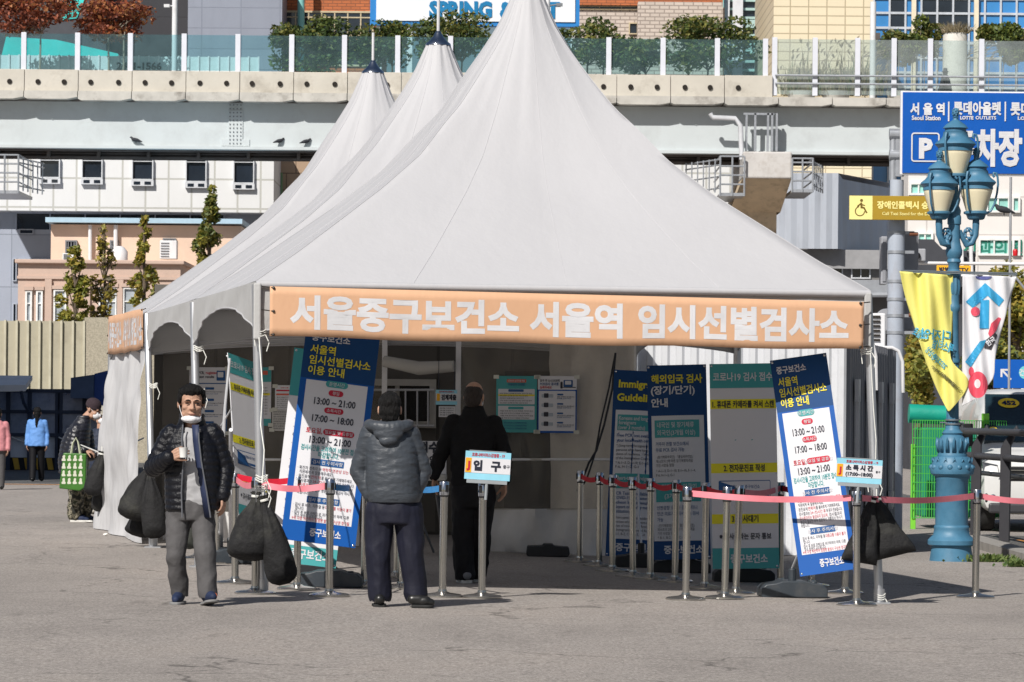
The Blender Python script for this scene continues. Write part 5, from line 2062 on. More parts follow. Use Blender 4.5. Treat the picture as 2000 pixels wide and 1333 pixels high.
def sandbag(label, top, bot_c, wid, seed, mat=BAG, flat=.62, slant=0.0, tri=False):
    """top: tie point, bot_c: middle of the bottom edge"""
    rng = random.Random(seed)
    top, bot = Vector(top), Vector(bot_c)
    Lh = (top - bot).length
    t = thing('sandbag', label, 'sandbag', top, 0, 'black sandbags hung on the tent poles')
    ax = (bot - top).normalized()
    side_ = Vector((1, 0, 0))
    side_ = (side_ - ax * side_.dot(ax)).normalized()
    fr_ = ax.cross(side_)
    n, rings = 40, 26
    vs, fs = [], []
    for j in range(rings + 1):
        f = j / rings
        if f < .06:
            r = .022 + .02 * (1 - f / .06)
        else:
            q = (f - .06) / .94
            r = .022 + (wid / 2 - .022) * (min(1, q * 1.08) ** .85 if tri else sin(min(1, q * 1.22) * pi / 2))
            if q > .86 and not tri:
                r *= sqrt(max(.12, 1 - .88 * ((q - .86) / .14) ** 2.2))
        dep = r * (flat + (.2 * (1 - f)))
        if f > .84:
            dep *= max(.10, 1 - ((f - .84) / .16) ** 2 * .9)
        for k in range(n):
            a = 2 * pi * k / n
            fold = 1 + .17 * max(0, 1 - f * 1.5) * sin(a * 8 + seed + sin(a * 3)) + .05 * noise.noise(Vector((cos(a) * 2, sin(a) * 2, f * 5 + seed))) + .035 * noise.noise(Vector((cos(a) * 5, sin(a) * 5, f * 9 - f * cos(a) * 3 + seed)))
            wob = .05 * wid * noise.noise(Vector((f * 3, seed, cos(a))))
            p = top + ax * (Lh * f) + side_ * (r * cos(a) * fold + slant * f * f + wob) + fr_ * (dep * sin(a) * fold)
            vs.append(p)
    for j in range(rings):
        for k in range(n):
            k2 = (k + 1) % n
            fs.append((j * n + k, j * n + k2, (j + 1) * n + k2, (j + 1) * n + k))
    fs.append(tuple(range(n)))
    fs.append(tuple(range(rings * n, rings * n + n)))
    MB().add(vs, fs).build('sack', mat, t, True, 70)
    m = MB()
    c = top + ax * Lh * .05
    for k in range(2):
        m.tube([c + side_ * .03 * cos(a * pi / 6) + fr_ * .03 * sin(a * pi / 6) + ax * .008 * k for a in range(13)], .006, 5)
    m.tube([top, top + Vector((.0, 0, .06))], .006, 5)
    m.build('tie', ROPE, t, True)
    return t


sandbag('plump black sandbag hanging on the left front tent pole, left one of the pair', P(500, 962, 28.3), P(489, 1096, 28.3), 80 * 28.3 / F * 1.08, 1, slant=-.02)
sandbag('long slack black sandbag hanging lower right of the plump one on the left front pole', P(514, 968, 28.25), P(556, 1142, 28.25), 60 * 28.3 / F, 2, slant=-.0)
sandbag('broad black sandbag on the second left pole beside the striding man, with a muddy patch', P(288, 910, 37.6), P(258, 1016, 37.5), 66 * 37.6 / F, 3)
sandbag('slim black sandbag right of the broad one, touching the sleeve of the striding man', P(292, 912, 37.5), P(303, 1052, 37.4), 50 * 37.6 / F, 4)
sandbag('small black sandbag showing beneath the broad one on the second left pole', P(286, 980, 37.8), P(266, 1048, 37.8), 50 * 37.6 / F, 5)
sandbag('dusty olive black sandbag seen between the legs of the striding man', P(378, 985, 33.2), P(362, 1072, 33.2), 44 * 33 / F, 6, BAGG)
sandbag('black sandbag hanging behind the white side panel, just right of the green shopping bag', P(199, 882, 42.6), P(178, 968, 42.6), 36 * 42.6 / F, 7)
sandbag('lower black sandbag at the edge of the white side panel, below the other one there', P(203, 905, 42.8), P(193, 1000, 42.8), 32 * 42.6 / F, 8)
sandbag('black sandbag on the right front tent pole, left one of the pair', P(1704, 972, 29.35), P(1682, 1100, 29.3), 70 * 29.4 / F, 9, flat=.5, slant=-.02, tri=True)
sandbag('black sandbag on the right front tent pole, flaring out to the right', P(1712, 970, 29.45), P(1742, 1088, 29.4), 84 * 29.4 / F, 10, flat=.42, slant=.03, tri=True)


# ------------------------------------------------------------------ posters taped on the vinyl wall
def poster(label, px0, px1, py0, py1, kind_):
    a, b = VW((px0 + px1) / 2, py1, .06), VW((px0 + px1) / 2, py0, .06)
    w = (VW(px1, py0) - VW(px0, py0)).length
    h = b.z - a.z
    yaw = atan2(VU.y, VU.x)
    o = thing('poster', label, 'poster', a, yaw, 'notices taped to the clear plastic curtain')
    bm_ = {0: TEAL, 1: PBLUE, 2: PWHITE, 3: PWHITE, 4: M('paper_grey', S(196, 194, 190), .7), 5: PWHITE}[kind_]
    pb = MB().box(-w / 2, w / 2, 0, .003, 0, h).build('sheet', bm_, o, False, 0)
    m = MB()
    Rr = lambda x0, x1, f0, f1, ly, mi: m.rrect(-w / 2 + w * x0, -w / 2 + w * x1, h * (1 - f1), h * (1 - f0), .008, -.0015 * ly, mi)
    T = lambda f, x, fh, s_, mi, b_=.02, al='L', ww=None: m.text(s_, -w / 2 + w * x, h * (1 - f), h * fh, mi, b_, al, None if ww is None else w * ww, y=-.006)
    if kind_ == 0:
        Rr(.05, .95, .23, .50, 1, WH); Rr(.05, .95, .53, .77, 1, WH); Rr(.26, .74, .055, .115, 1, 10); Rr(.30, .68, .235, .28, 2, TB); Rr(.3, .68, .545, .59, 2, TE)
        T(.085, .5, .035, '대한민국 입국자를 위한', WH, .02, 'C', .42); T(.15, .5, .045, '수동감시 안내문', TB, .02, 'C', .42)
        Rr(.05, .95, .325, .355, 2, YE)
        for i in range(5):
            T(.31 + .042 * i, .08, .022, '· 증상 발생시 검사를 받으세요 의료기관 문의', BK, .01, 'L', .8 - .1 * (i % 3))
        for i in range(4):
            T(.62 + .042 * i, .08, .022, '· 외출 자제 및 마스크 착용을 지켜주세요', BK, .01, 'L', .84 - .1 * (i % 2))
        for i in range(3):
            T(.83 + .05 * i, .06, .024, '문의 : 중구보건소 감염병관리팀', TB, .015, 'L', .7)
    elif kind_ == 1:
        Rr(0, 1, 0, .24, 1, WH); Rr(.03, .97, .262, .965, 1, WH)
        T(.08, .06, .045, '입국 후 Q-CODE에', BK, .02, 'L', .5); T(.14, .06, .05, 'PCR검사 결과를', TB, .02, 'L', .48); T(.20, .06, .05, '등록하세요', TR, .02, 'L', .3)
        Rr(.66, .9, .07, .19, 2, TB); Rr(.7, .86, .085, .15, 3, WH); Rr(.58, .64, .1, .22, 2, BK); Rr(.6, .98, .19, .205, 3, BK)
        for i in range(4):
            y_ = .31 + .165 * i
            Rr(.5, .66, y_, y_ + .03, 2, TB); T(y_ + .055, .5, .022, '앱을 설치하고 접속합니다', BK, .01, 'L', .44); T(y_ + .085, .5, .02, '결과를 입력하세요', TB, .01, 'L', .36)
            Rr(.1, .4, y_ + .01, y_ + .07, 2, 11); Rr(.16, .28, y_ - .005, y_ + .075, 3, BK)
    elif kind_ == 2:
        T(.08, .06, .05, 'After PCR,', BK, .02, 'L', .34); T(.08, .44, .05, 'register', TR, .02, 'L', .3); T(.14, .06, .05, 'your test results', BK, .02, 'L', .6); T(.2, .06, .05, 'online', BK, .02, 'L', .2)
        Rr(.72, .95, .05, .2, 2, TB); Rr(.75, .9, .07, .15, 3, WH); Rr(0, 1, .235, .25, 1, TB); Rr(.0, .03, .25, 1, 1, TB); Rr(.97, 1, .25, 1, 1, TB)
        for i in range(4):
            y_ = .30 + .17 * i
            Rr(.42, .66, y_, y_ + .035, 2, TB); T(y_ + .065, .42, .02, 'Open the page and sign in', BK, .01, 'L', .5); T(y_ + .095, .42, .02, 'Enter your result', TB, .01, 'L', .35); Rr(.1, .32, y_, y_ + .09, 2, 11)
    elif kind_ == 3:
        Rr(.06, .94, .18, .24, 1, RE); T(.10, .3, .05, '안내', TR, .02, 'L', .4)
        Rr(.06, .94, .33, .4, 1, 10)
        for i in range(6):
            T(.48 + .08 * i, .1, .04, '검사 대상자 안내', BK, .012, 'L', .75 - .2 * (i % 2))
    elif kind_ == 4:
        for i in range(8):
            T(.12 + .11 * i, .08, .055, ['입국 후 검사를 받으시는 분은', '신분증을 반드시 지참하시고', '접수 후 대기해 주세요'][i % 3], BK, .012, 'L', .82)
    else:
        Rr(0, 1, 0, .25, 1, TE); Rr(0, 1, .88, 1, 1, TE); Rr(.06, .94, .3, .55, 1, WH); Rr(.06, .94, .58, .85, 1, WH); Rr(.2, .8, .06, .13, 2, 10); Rr(.06, .94, .44, .48, 2, YE)
        for i in range(10):
            T(.35 + .05 * i, .1, .022, '· 증상 발생시 검사', BK, .01, 'L', .7)
    m.build('lettering', PM + [M('print_coral', S(206, 96, 76), .5), M('print_palegrey', S(170, 180, 190), .5)], pb, False, 0, recalc=False)
    m = MB()
    for sx in (-1, 1):
        for z in (.01, h - .01):
            m.box(sx * w / 2 - .03, sx * w / 2 + .03, -.004, -.0025, z - .02, z + .02)
    m.build('tape', M('tape', S(200, 200, 190), .3), o)


poster('teal notice with two white text boxes taped right of the man in black', 972, 1051, 735, 845, 0)
poster('white notice with dark blue border and small pictures, right of the teal one', 1053, 1129, 735, 846, 1)
poster('white English notice with blue border behind the head of the striding man', 373, 447, 718, 848, 2)
poster('teal and white notice half hidden behind the left front tent pole', 500, 533, 718, 832, 5)
poster('small white notice with red headings left of the leaning blue board', 541, 578, 753, 802, 3)
poster('small grey text notice below the red headed one', 535, 574, 800, 842, 4)

# things inside: table, sign on the cabin, cable
t = thing('folding_table', 'white folding table inside the tent left of the man in black', 'table', P(830, 1000, 37.5))
xa, xb, za, zb_ = R(760, 872, 926, 938, 37.6)
MB().box(xa, xb, 37.2, 37.9, za, zb_).build('tabletop', M('table_white', S(196, 194, 188), .5), t, True, 0, bevel=.01)
for s in (0, 1):
    X = xa + .12 if s == 0 else xb - .12
    m = MB()
    g_ = float(G(X))
    m.tube([(X, 37.3, za), (X + .12, 37.3, g_ + .02), (X + .12, 37.8, g_ + .02), (X, 37.8, za)], .015, 8)
    m.tube([(X + .3 * (1 - 2 * s), 37.35, za), (X, 37.35, g_ + .02)], .012, 8)
    m.build('leg', M('leg_grey', S(90, 92, 96), .4, .5), t, True)
m = MB()
xa, xb, z0_, z1_ = R(818, 872, 862, 912, 37.4)
t = thing('desk_sign', 'white box sign with black Korean lettering on the folding table', 'sign', ((xa + xb) / 2, 37.4, zb_))
MB().box(xa, xb, 37.35, 37.5, zb_ + .002, z1_).build('panel', PWHITE, t, True, 0, bevel=.006)
m.text('접수', xa + .10, (z0_ + z1_) / 2 + .07, .11, 0, .05, 'C', y=37.345)
m.text('안내', xb - .10, (z0_ + z1_) / 2 - .06, .08, 0, .04, 'C', y=37.345)
m.build('lettering', BLK, t, True, 0, recalc=False)
d = 38.2
xa, xb, za, zb_ = R(851, 893, 762, 791, d)
t = thing('hanging_sign', 'blue edged sign with Korean lettering hanging left of the head of the man in black', 'sign', ((xa + xb) / 2, d, za))
MB().box(xa, xb, d, d + .01, za, zb_).build('panel', M('sky_print'), t, True, 0)
m = MB()
h = zb_ - za
m.box(xa, xb, d - .004, d - .001, za + h * .24, zb_ - h * .24, 0)
m.rrect(xa + .012, xa + .045, za + h * .25, zb_ - h * .25, .005, d - .006, 1)
m.text('검체제출', (xa + xb) / 2 + .025, (za + zb_) / 2, h * .36, 2, .05, 'C', (xb - xa) * .7, y=d - .006)
m.text('코로나바이러스감염증-19', (xa + xb) / 2, zb_ - h * .12, h * .12, 3, .03, 'C', (xb - xa) * .7, y=d - .004)
m.tube([(xa + .03, d, zb_), (xa + .03, d, zb_ + .32)], .004, 5, 2)
m.tube([(xb - .03, d, zb_), (xb - .03, d, zb_ + .32)], .004, 5, 2)
m.build('lettering', [PWHITE, M('emblem_gold'), BLK, RED], t, True, 0, recalc=False)
xa, xb, za, zb_ = R(857, 889, 794, 815, d)
t = thing('paper_notice', 'small white paper notice under the hanging blue edged sign', 'notice', ((xa + xb) / 2, d, za))
MB().box(xa, xb, d, d + .006, za, zb_).build('sheet', PWHITE, t, True, 0)
m = MB()
for i in range(4):
    m.text('검체 제출 안내문입니다', xa + .01, zb_ - .02 - .024 * i, .014, 0, .01, 'L', (xb - xa) * .85, y=d - .002)
m.build('lettering', BLK, t, True, 0, recalc=False)
pts = [P(1202, 690, 37.4), P(1196, 760, 37.3), P(1180, 830, 37.2), P(1165, 880, 37.1), P(1150, 905, 37.0), P(1138, 935, 36.9), P(1128, 960, 36.9)]
m = MB()
m.tube(pts, .013, 6)
m.tube([p + Vector((-.045 * sin(i), 0, 0)) for i, p in enumerate(pts)], .011, 6)
tag(m.build('cable', CAS), 'pair of black cables running diagonally down the plastic curtain', 'cable')

# litter on the plaza
rng = random.Random(12)
for px, py, s_, lab in ((176, 1021, .05, 'crumpled white paper scrap lying on the plaza left of the man with the green bag'), (206, 1046, .03, 'tiny white scrap on the ground just before the white side panel')):
    g_ = GP(px, py)
    m = MB()
    m.ell((0, 0, .012), (s_, s_ * .7, .012), 9, 6)
    m.v = [(v[0] + rng.uniform(-.3, .3) * s_, v[1] + rng.uniform(-.3, .3) * s_, max(.001, v[2] + rng.uniform(-.006, .006))) for v in m.v]
    o = tag(m.build('paper_scrap' if s_ > .025 else 'pebble', M('scrap', S(226, 224, 218), .8)), lab, 'litter')
    o.location = g_
# ------------------------------------------------------------------ ornate blue street lamp
LB = M('lamp_blue', S(68, 118, 147), .5, var=.2, vs=6, bump=.15, bs=14, dirt=.28, dc=(.10, .13, .15), ds=6, spec=.5)
OPAL = M('opal_glass', S(232, 222, 190), .18, var=.03, vs=2, spec=.6, coat=.3)
RUST = M('rusty', S(120, 74, 52), .8, var=.3, vs=12)
g = GP(1858, 1096)
dl = g.y
k = dl / F
lamp = thing('street_lamp', 'ornate blue cast iron street lamp with three cream glass lanterns', 'street lamp', g)


def zl(py):
    return P(1860, py, dl).z - g.z


base_prof = [(46, 1098), (45, 1094), (42, 1074), (41, 1067), (49, 1064), (49.5, 1056), (45, 1051), (38, 1045), (36, 1034), (37, 1031), (36, 1028), (34, 1026), (33.5, 938), (36, 935), (36, 931),
             (44, 926), (46, 918), (43, 908), (40, 898), (36, 893), (31, 892), (31, 888), (28, 882), (30, 868), (28, 858), (20, 850), (22, 846), (18, 842), (15, 838), (15, 833), (13.5, 830)]
MB().lathe([(r * k * .94, zl(py)) for r, py in base_prof], n=40).build('base', LB, lamp)
m = MB()
m.lathe([(r * k, zl(py)) for r, py in ((12.5, 832), (12, 790), (11.8, 708))], n=40, flute=10, fa=.14)
m.lathe([(r * k, zl(py)) for r, py in ((13.5, 709), (14, 704), (12, 700), (12.5, 694), (11, 690), (10.5, 610), (13, 606), (13, 598), (11, 594), (11, 575))], n=40)
m.lathe([(r * k, zl(py)) for r, py in ((12, 576), (14, 560), (12.5, 545), (12, 540))], n=40, flute=10, fa=.12)
m.lathe([(r * k, zl(py)) for r, py in ((14, 541), (14, 530), (11, 527), (11, 516), (14, 512), (12, 506), (16, 498), (16.5, 490), (13, 478), (11.5, 468), (11.5, 440), (13.5, 438), (13.5, 424), (12, 420), (13, 412), (9, 402), (12, 390), (8, 378),
                                             (7, 362), (9, 356), (6, 352))], n=28)
m.build('post', LB, lamp)
m = MB()
for i in range(14):          # acanthus leaves and bead ring on the base
    a = 2 * pi * i / 14
    r = 42 * k * .94
    m.ell((r * cos(a), r * sin(a), zl(913)), (5.5 * k, 5.5 * k, 5.5 * k), 10, 6)
    a += pi / 14
    r2 = 29 * k
    m.add([(r2 * cos(a + q) * s_, r2 * sin(a + q) * s_, zl(py)) for q, s_, py in ((-.14, 1.0, 884), (0, 1.12, 868), (.14, 1.0, 884), (.08, 1.02, 860), (0, 1.08, 854), (-.08, 1.02, 860))], [(0, 1, 2), (1, 0, 5), (1, 5, 4), (1, 4, 3), (1, 3, 2)])
    r3 = 39 * k
    m.add([(r3 * cos(a + q) * s_, r3 * sin(a + q) * s_, zl(py)) for q, s_, py in ((-.12, 1.0, 906), (0, 1.05, 898), (.12, .98, 906), (0, .97, 893))], [(0, 1, 3), (1, 2, 3)])
m.build('ornament', LB, lamp, solid=.004)
m = MB()
for py in (830, 822, 533):
    m.lathe([(15.5 * k, zl(py)), (15.5 * k, zl(py - 3))], n=24)
m.tube([(-.14, -.02, zl(826)), (.12, -.02, zl(826))], .008, 6)
m.build('clamp_band', M('band_steel', S(150, 160, 168), .35, .7), lamp)


def lantern(cx, cy, ztop_px, axis_px, s=1.0, mirror=1):
    """lantern whose rim is at ztop_px; measures follow the top lantern"""
    X = (P(axis_px, ztop_px, dl).x - g.x)
    q = k * s
    z0 = zl(ztop_px)
    L = lambda prof: [(r * q, z0 + (0 - y) * q) for r, y in prof]
    lan = MB().lathe(L([(14, 74), (17, 72), (20, 64), (25, 62), (25, 58), (19, 56)]), (X, cy, 0), 28).build('lantern', LB, lamp)
    MB().lathe(L([(18.5, 58), (20, 57.9), (26, 38), (31.5, 20), (33, 12), (32, 9)]), (X, cy, 0), 32).build('glass', OPAL, lan)
    MB().lathe(L([(31, 13), (34, 12.9), (33.5, 6), (37, 3), (40, -.5), (38, -4), (30, -10), (25, -16), (23.5, -24), (24, -25), (21, -25.5), (21, -31), (22, -31.5), (25, -32), (20, -38), (12, -44), (6, -48), (5, -52), (7, -53), (4, -55)]), (X, cy, 0), 32).build('cap', LB, lan)
    m = MB()
    m.ell((X, cy, z0 + 63 * q), (6.5 * q, 6.5 * q, 9 * q), 12, 8)
    for i in range(22):
        a, zz = i * 2.4, 56 + 14 * (i / 22)
        rr = 6.3 * sqrt(max(.05, 1 - ((zz - 63) / 9.5) ** 2))
        m.ell((X + rr * q * cos(a), cy + rr * q * sin(a), z0 + zz * q), (1.9 * q, 1.9 * q, 2.2 * q), 6, 5)
    m.build('finial', LB, lan)
    m = MB()
    for a in (0, pi * .62, pi * 1.3):
        pts = []
        for r, y in ((18, 62), (30, 56), (37, 42), (42, 20), (44, 2), (43, -12), (40, -20), (35, -21), (34, -15), (37, -12)):
            pts.append((X + r * q * cos(a + mirror * .05), cy + r * q * sin(a) * 1.0, z0 - y * q))
        m.tube(pts, [2.2 * q] * 6 + [2.6 * q] * 4, 8)
    m.build('scroll', LB, lan)
    return X, z0 - 74 * q, lan


lantern(0, 0, 283, 1866, 1.0)
xl = lantern(0, -.12, 362, 1832, .93)
xr = lantern(0, .05, 357, 1908, .97)
m = MB()
for (X, z, _), cy, sgn in ((xl, -.12, -1), (xr, .05, 1)):
    m.tube([(X, cy, z + .02), (X, cy, z - 8 * k), (X - sgn * 1 * k, cy, z - 30 * k), (X - sgn * 8 * k, cy * .9, z - 46 * k), (X - sgn * 18 * k, cy * .7, z - 50 * k), (sgn * 16 * k, cy * .4, z - 34 * k), (sgn * 11 * k, 0, z - 22 * k)],
           [6.5 * k, 7 * k, 6.5 * k, 6.5 * k, 6 * k, 5 * k, 4 * k], 10)
    sp = []
    for i in range(20):
        a = i / 19 * 3.6 * pi
        r = (13 - 9 * i / 19) * k
        sp.append((X - sgn * (16 * k) + sgn * r * cos(a) * .8, cy * .6, z - 30 * k + r * sin(a) * 1.2))
    m.tube(sp, 2.1 * k, 6)
    for i in range(5):
        a = i * 1.25
        m.ell((X - sgn * 16 * k + 6 * k * cos(a), cy * .6 - .01, z - 28 * k + 9 * k * sin(a)), (3 * k, 2 * k, 3.4 * k), 8, 6)
m.build('arm', LB, lamp)

# ------------------------------------------------------------------ flags on the lamp
FY = MFAB('flag_yellow', (.90, .84, .24), .16, .03, .6, .3, 6, (1, 1, .4), .05)
FW = MFAB('flag_white', (.84, .84, .87), .16, .03, .6, .3, 6, (1, 1, .4), .05)


def flag(name, label, left, right, mat, d, folds, seed):
    """cloth between two edge lines given in photograph measures"""
    def smp(line, t):
        n = len(line) - 1
        i = min(int(t * n), n - 1)
        f = t * n - i
        p0, p1, p2, p3 = line[max(i - 1, 0)], line[i], line[i + 1], line[min(i + 2, n)]
        return [.5 * ((2 * p1[c]) + (-p0[c] + p2[c]) * f + (2 * p0[c] - 5 * p1[c] + 4 * p2[c] - p3[c]) * f * f + (-p0[c] + 3 * p1[c] - 3 * p2[c] + p3[c]) * f ** 3) for c in (0, 1)]

    def yoff(px, py):
        return .05 * sin(px * .085 + py * .012 + seed) * folds + .03 * sin(px * .21 - py * .02)

    def at(px, py, dy=0):
        q = P(px, py, d + yoff(px, py) + dy)
        return q
    o = thing(name, label, 'flag', P(1862, 540, d))
    vs, fs = [], []
    n, r_ = 26, 44
    for j in range(r_ + 1):
        t = j / r_
        a, b = smp(left, t), smp(right, t)
        for i in range(n + 1):
            s = i / n
            vs.append(at(a[0] + (b[0] - a[0]) * s, a[1] + (b[1] - a[1]) * s))
    for j in range(r_):
        for i in range(n):
            q = j * (n + 1) + i
            fs.append((q, q + n + 1, q + n + 2, q + 1))
    c = MB().add(vs, fs).build('cloth', mat, o, True, 60, recalc=False, solid=.002)
    return o, c, at


df = dl - .12
o, cl_, at = flag('yellow_flag', 'pale yellow flag with blue lettering hung left of the blue lamp post', [(1757, 530), (1768, 580), (1788, 645), (1808, 705), (1824, 748), (1840, 782), (1852, 804)],
                  [(1861, 538), (1861, 595), (1860, 650), (1858, 702), (1890, 740), (1884, 768), (1854, 804)], FY, df, .8, 0)
m = MB()
TX = lambda s_, px, py, h, mi, ang=0.0, b_=.02, w=None: m.text(s_, 0, 0, h, mi, b_, 'C', w, flip=True, fn=lambda X, Z, Y, px=px, py=py, ang=ang: at(px + X * cos(ang) - Z * sin(ang), py - (X * sin(ang) + Z * cos(ang)), -.02 - Y * .0))
TX('디자인', 1828, 654, 20, 0, -.1)
TX('페스티벌', 1842, 676, 19, 0, -.25, .02, 42)
TX('예술로', 1796, 652, 17, 0, -.5, .02, 26)
TX('무한상상', 1822, 694, 13, 0, -.85, .02, 36)
TX('2022.10', 1836, 706, 12, 0, -.8, .02, 34)
for i, s_ in enumerate(('Public Design', '문화역서울284', '공공디자인 특구', '전국 관공디자인')):
    TX(s_, 1838 + 8 * i, 730 + 7 * i, 7, 1, -.75, .015, 46)
m.build('lettering', [M('flag_blue', S(70, 170, 206), .6), M('flag_grey', S(104, 104, 70), .6)], cl_, True, 0, recalc=False)
o, cl_, at = flag('white_flag', 'white flag with blue arrow and red ring hung right of the blue lamp post', [(1880, 536), (1880, 600), (1880, 660), (1879, 720), (1880, 760), (1879, 794)],
                  [(1985, 541), (1970, 596), (1955, 650), (1944, 700), (1938, 742), (1900, 783)], FW, df, .40, 2)
m = MB()


def sh(pts, mi, ly=1):
    bm = bmesh.new()
    bm.faces.new([bm.verts.new((x, y, 0)) for x, y in pts])
    bmesh.ops.triangulate(bm, faces=bm.faces)
    for _ in range(3):
        bmesh.ops.subdivide_edges(bm, edges=[e for e in bm.edges if e.calc_length() > 5], cuts=1)
        bmesh.ops.triangulate(bm, faces=bm.faces)
    bm.verts.index_update()
    m.add([at(v.co.x, v.co.y, -.006 - .003 * ly) for v in bm.verts], [tuple(v.index for v in f_.verts) for f_ in bm.faces], mi)
    bm.free()


def circ(cx, cy, rx, ry, a0=0, a1=2 * pi, n=22):
    return [(cx + rx * cos(a0 + (a1 - a0) * i / n), cy + ry * sin(a0 + (a1 - a0) * i / n)) for i in range(n + (0 if a1 - a0 > 6.2 else 1))]


sh([(1886, 590), (1924, 553), (1930, 577), (1900, 602)], 0)
sh([(1924, 553), (1961, 586), (1951, 599), (1927, 576)], 0)
sh([(1915, 587), (1932, 586), (1931, 642), (1913, 642)], 0, 2)
sh(circ(1905, 609, 9, 9), 1, 3)
sh([(1885, 707), (1914, 667), (1926, 664), (1921, 678), (1896, 718)], 0)
sh(circ(1910, 752, 19, 26), 1)
sh(circ(1909, 750, 6, 9), 2, 3)
sh(circ(1897, 726, 5, 9), 1, 2)
sh(circ(1921, 540, 16, 7, 0, pi), 3)
sh([(1930, 652), (1936, 632), (1950, 620), (1955, 622), (1946, 646), (1934, 660)], 1)
sh([(1922, 680), (1926, 664), (1944, 650), (1948, 655), (1936, 684)], 4)
m.text('한국', 0, 0, 12, 2, .03, 'C', 20, fn=lambda X, Z, Y: at(1935 + X * .8 - Z * .5, 667 - (X * .6 + Z * .8), -.03))
m.build('lettering', [M('arrow_blue', S(60, 160, 206), .6), M('ring_red', S(224, 84, 104), .6), FW, M('dot_navy', S(92, 96, 150), .6), M('patch_black', S(70, 66, 70), .6)], cl_, True, 0, recalc=False)
m = MB()
for z in (zl(534), zl(537)):
    m.tube([(P(1758, 532, dl).x - g.x, -.1, z + .02), (P(1984, 540, dl).x - g.x, -.1, z)], .008, 6)
m.build('flag_bar', M('band_steel'), lamp)

# ------------------------------------------------------------------ grey sign pole with its boards
dp = 47.0
GP_ = M('pole_grey', S(172, 180, 192), .45, var=.08, vs=2.5, dirt=.35, dc=(.24, .15, .09), ds=2.2, st=(1, 1, .5))
pb = P(1746, 1000, dp)
zg = float(G(pb.x))
sp = thing('sign_pole', 'tall grey rust streaked steel pole carrying the big blue parking sign', 'sign pole', (pb.x, dp, zg))
r = 16.5 * dp / F
pt = P(1745, 352, dp)
m = MB()
m.tube([(pb.x, dp, zg), (pb.x, dp, P(1745, 432, dp).z)], r, 28)
m.tube([(pb.x, dp, P(1745, 432, dp).z), (pb.x, dp, P(1745, 388, dp).z)], r * .98, 28)
m.tube([(pb.x, dp, P(1745, 388, dp).z), (pb.x, dp, P(1745, 352, dp).z)], r * .82, 28)
m.build('post', GP_, sp, True)
m = MB()
for py in (455, 493, 550, 585, 617, 650):
    z = P(1745, py, dp).z
    m.tube([(pb.x, dp, z - .02), (pb.x, dp, z + .02)], r * 1.08, 28)
    m.box(pb.x + r, pb.x + r + .12, dp - .05, dp + .05, z - .02, z + .02)
m.build('band', galv, sp, True)
m = MB()
for py in (458, 552, 616):
    z = P(1745, py, dp).z
    m.tube([(pb.x + r + .05, dp - .1, z), (pb.x + r + .16, dp - .1, z)], .025, 8)
m.build('rusty_bolt', RUST, sp, True)
# horizontal stub arms
m = MB()
for py in (262, 303):
    a, b = P(1737, py, dp), P(1762, py, dp)
    m.tube([(a.x, dp, a.z), (b.x, dp, a.z)], .07, 12)
a, b = P(1741, 262, dp), P(1745, 352, dp)
m.tube([(pb.x - .05, dp + .02, a.z), (pb.x - .05, dp + .02, b.z)], .05, 10)
m.box(pb.x - .02, pb.x + .09, dp - .03, dp + .05, P(1745, 345, dp).z, P(1745, 262, dp).z)
m.build('stub_arm', galv, sp, True, 30)
# parking board
xa, xb, za, zb_ = R(1758, 2140, 180, 344, dp - .15)
t = thing('parking_sign', 'large blue parking direction board with white Korean lettering behind the lamp', 'sign', ((xa + xb) / 2, dp - .2, za))
SB = M('sign_blue', S(4, 86, 176), .35, var=.06, vs=1.6, bump=.35, bs=5, st=(1, 1, .6), spec=.5)
MB().box(xa, xb, dp - .2, dp - .1, za, zb_).build('frame', white_p, t, True, 0, bevel=.01)
MB().box(xa + .025, xb - .025, dp - .215, dp - .15, za + .025, zb_ - .02).build('panel', SB, t, True, 0)
m = MB()
Y = dp - .225


def ts(s_, px0, px1, py, hpx, bold=.04):
    A, B = P(px0, py, dp), P(px1, py, dp)
    m.text(s_, (A.x + B.x) / 2, P((px0 + px1) / 2, py, dp).z, hpx * dp / F, 0, bold, 'C', B.x - A.x, y=Y)


ts('서 울 역', 1774, 1841, 216, 22)
ts('롯데아울렛', 1858, 1951, 215, 24)
ts('롯데마트', 1969, 2048, 216, 24)
ts('Seoul Station', 1777, 1833, 233, 11, .03)
ts('OUTLETS', 1901, 1941, 233, 8, .03)
ts('LOTTE', 1871, 1897, 233, 8, .05)
ts('LOTTE MART', 1983, 2048, 234, 8, .05)
ts('주차장 입구', 1854, 2096, 292, 66, .05)
ts('P', 1791, 1818, 291, 46, .055)
for px in (1849, 1959):
    A, B = P(px, 202, dp), P(px, 240, dp)
    m.box(A.x - .009, A.x + .009, Y - .002, Y + .004, B.z, A.z)
a, b, c, e = R(1776, 1831, 262, 319, dp)
for (x0, x1, z0, z1) in ((a + .04, b - .04, e - .018, e), (a + .04, b - .04, c, c + .018), (a, a + .018, c + .04, e - .04), (b - .018, b, c + .04, e - .04)):
    m.box(x0, x1, Y - .002, Y + .004, z0, z1)
for cx, cz, a0 in ((b - .04, e - .04, 0), (a + .04, e - .04, 90), (a + .04, c + .04, 180), (b - .04, c + .04, 270)):
    pts = []
    for i in range(7):
        q = radians(a0 + 15 * i)
        pts.append((cx + .04 * cos(q), cz + .04 * sin(q)))
    for i in range(6, -1, -1):
        q = radians(a0 + 15 * i)
        pts.append((cx + .022 * cos(q), cz + .022 * sin(q)))
    m.poly(pts, Y - .0015)
m.build('lettering', WHITEL, t, True, 0, recalc=False)
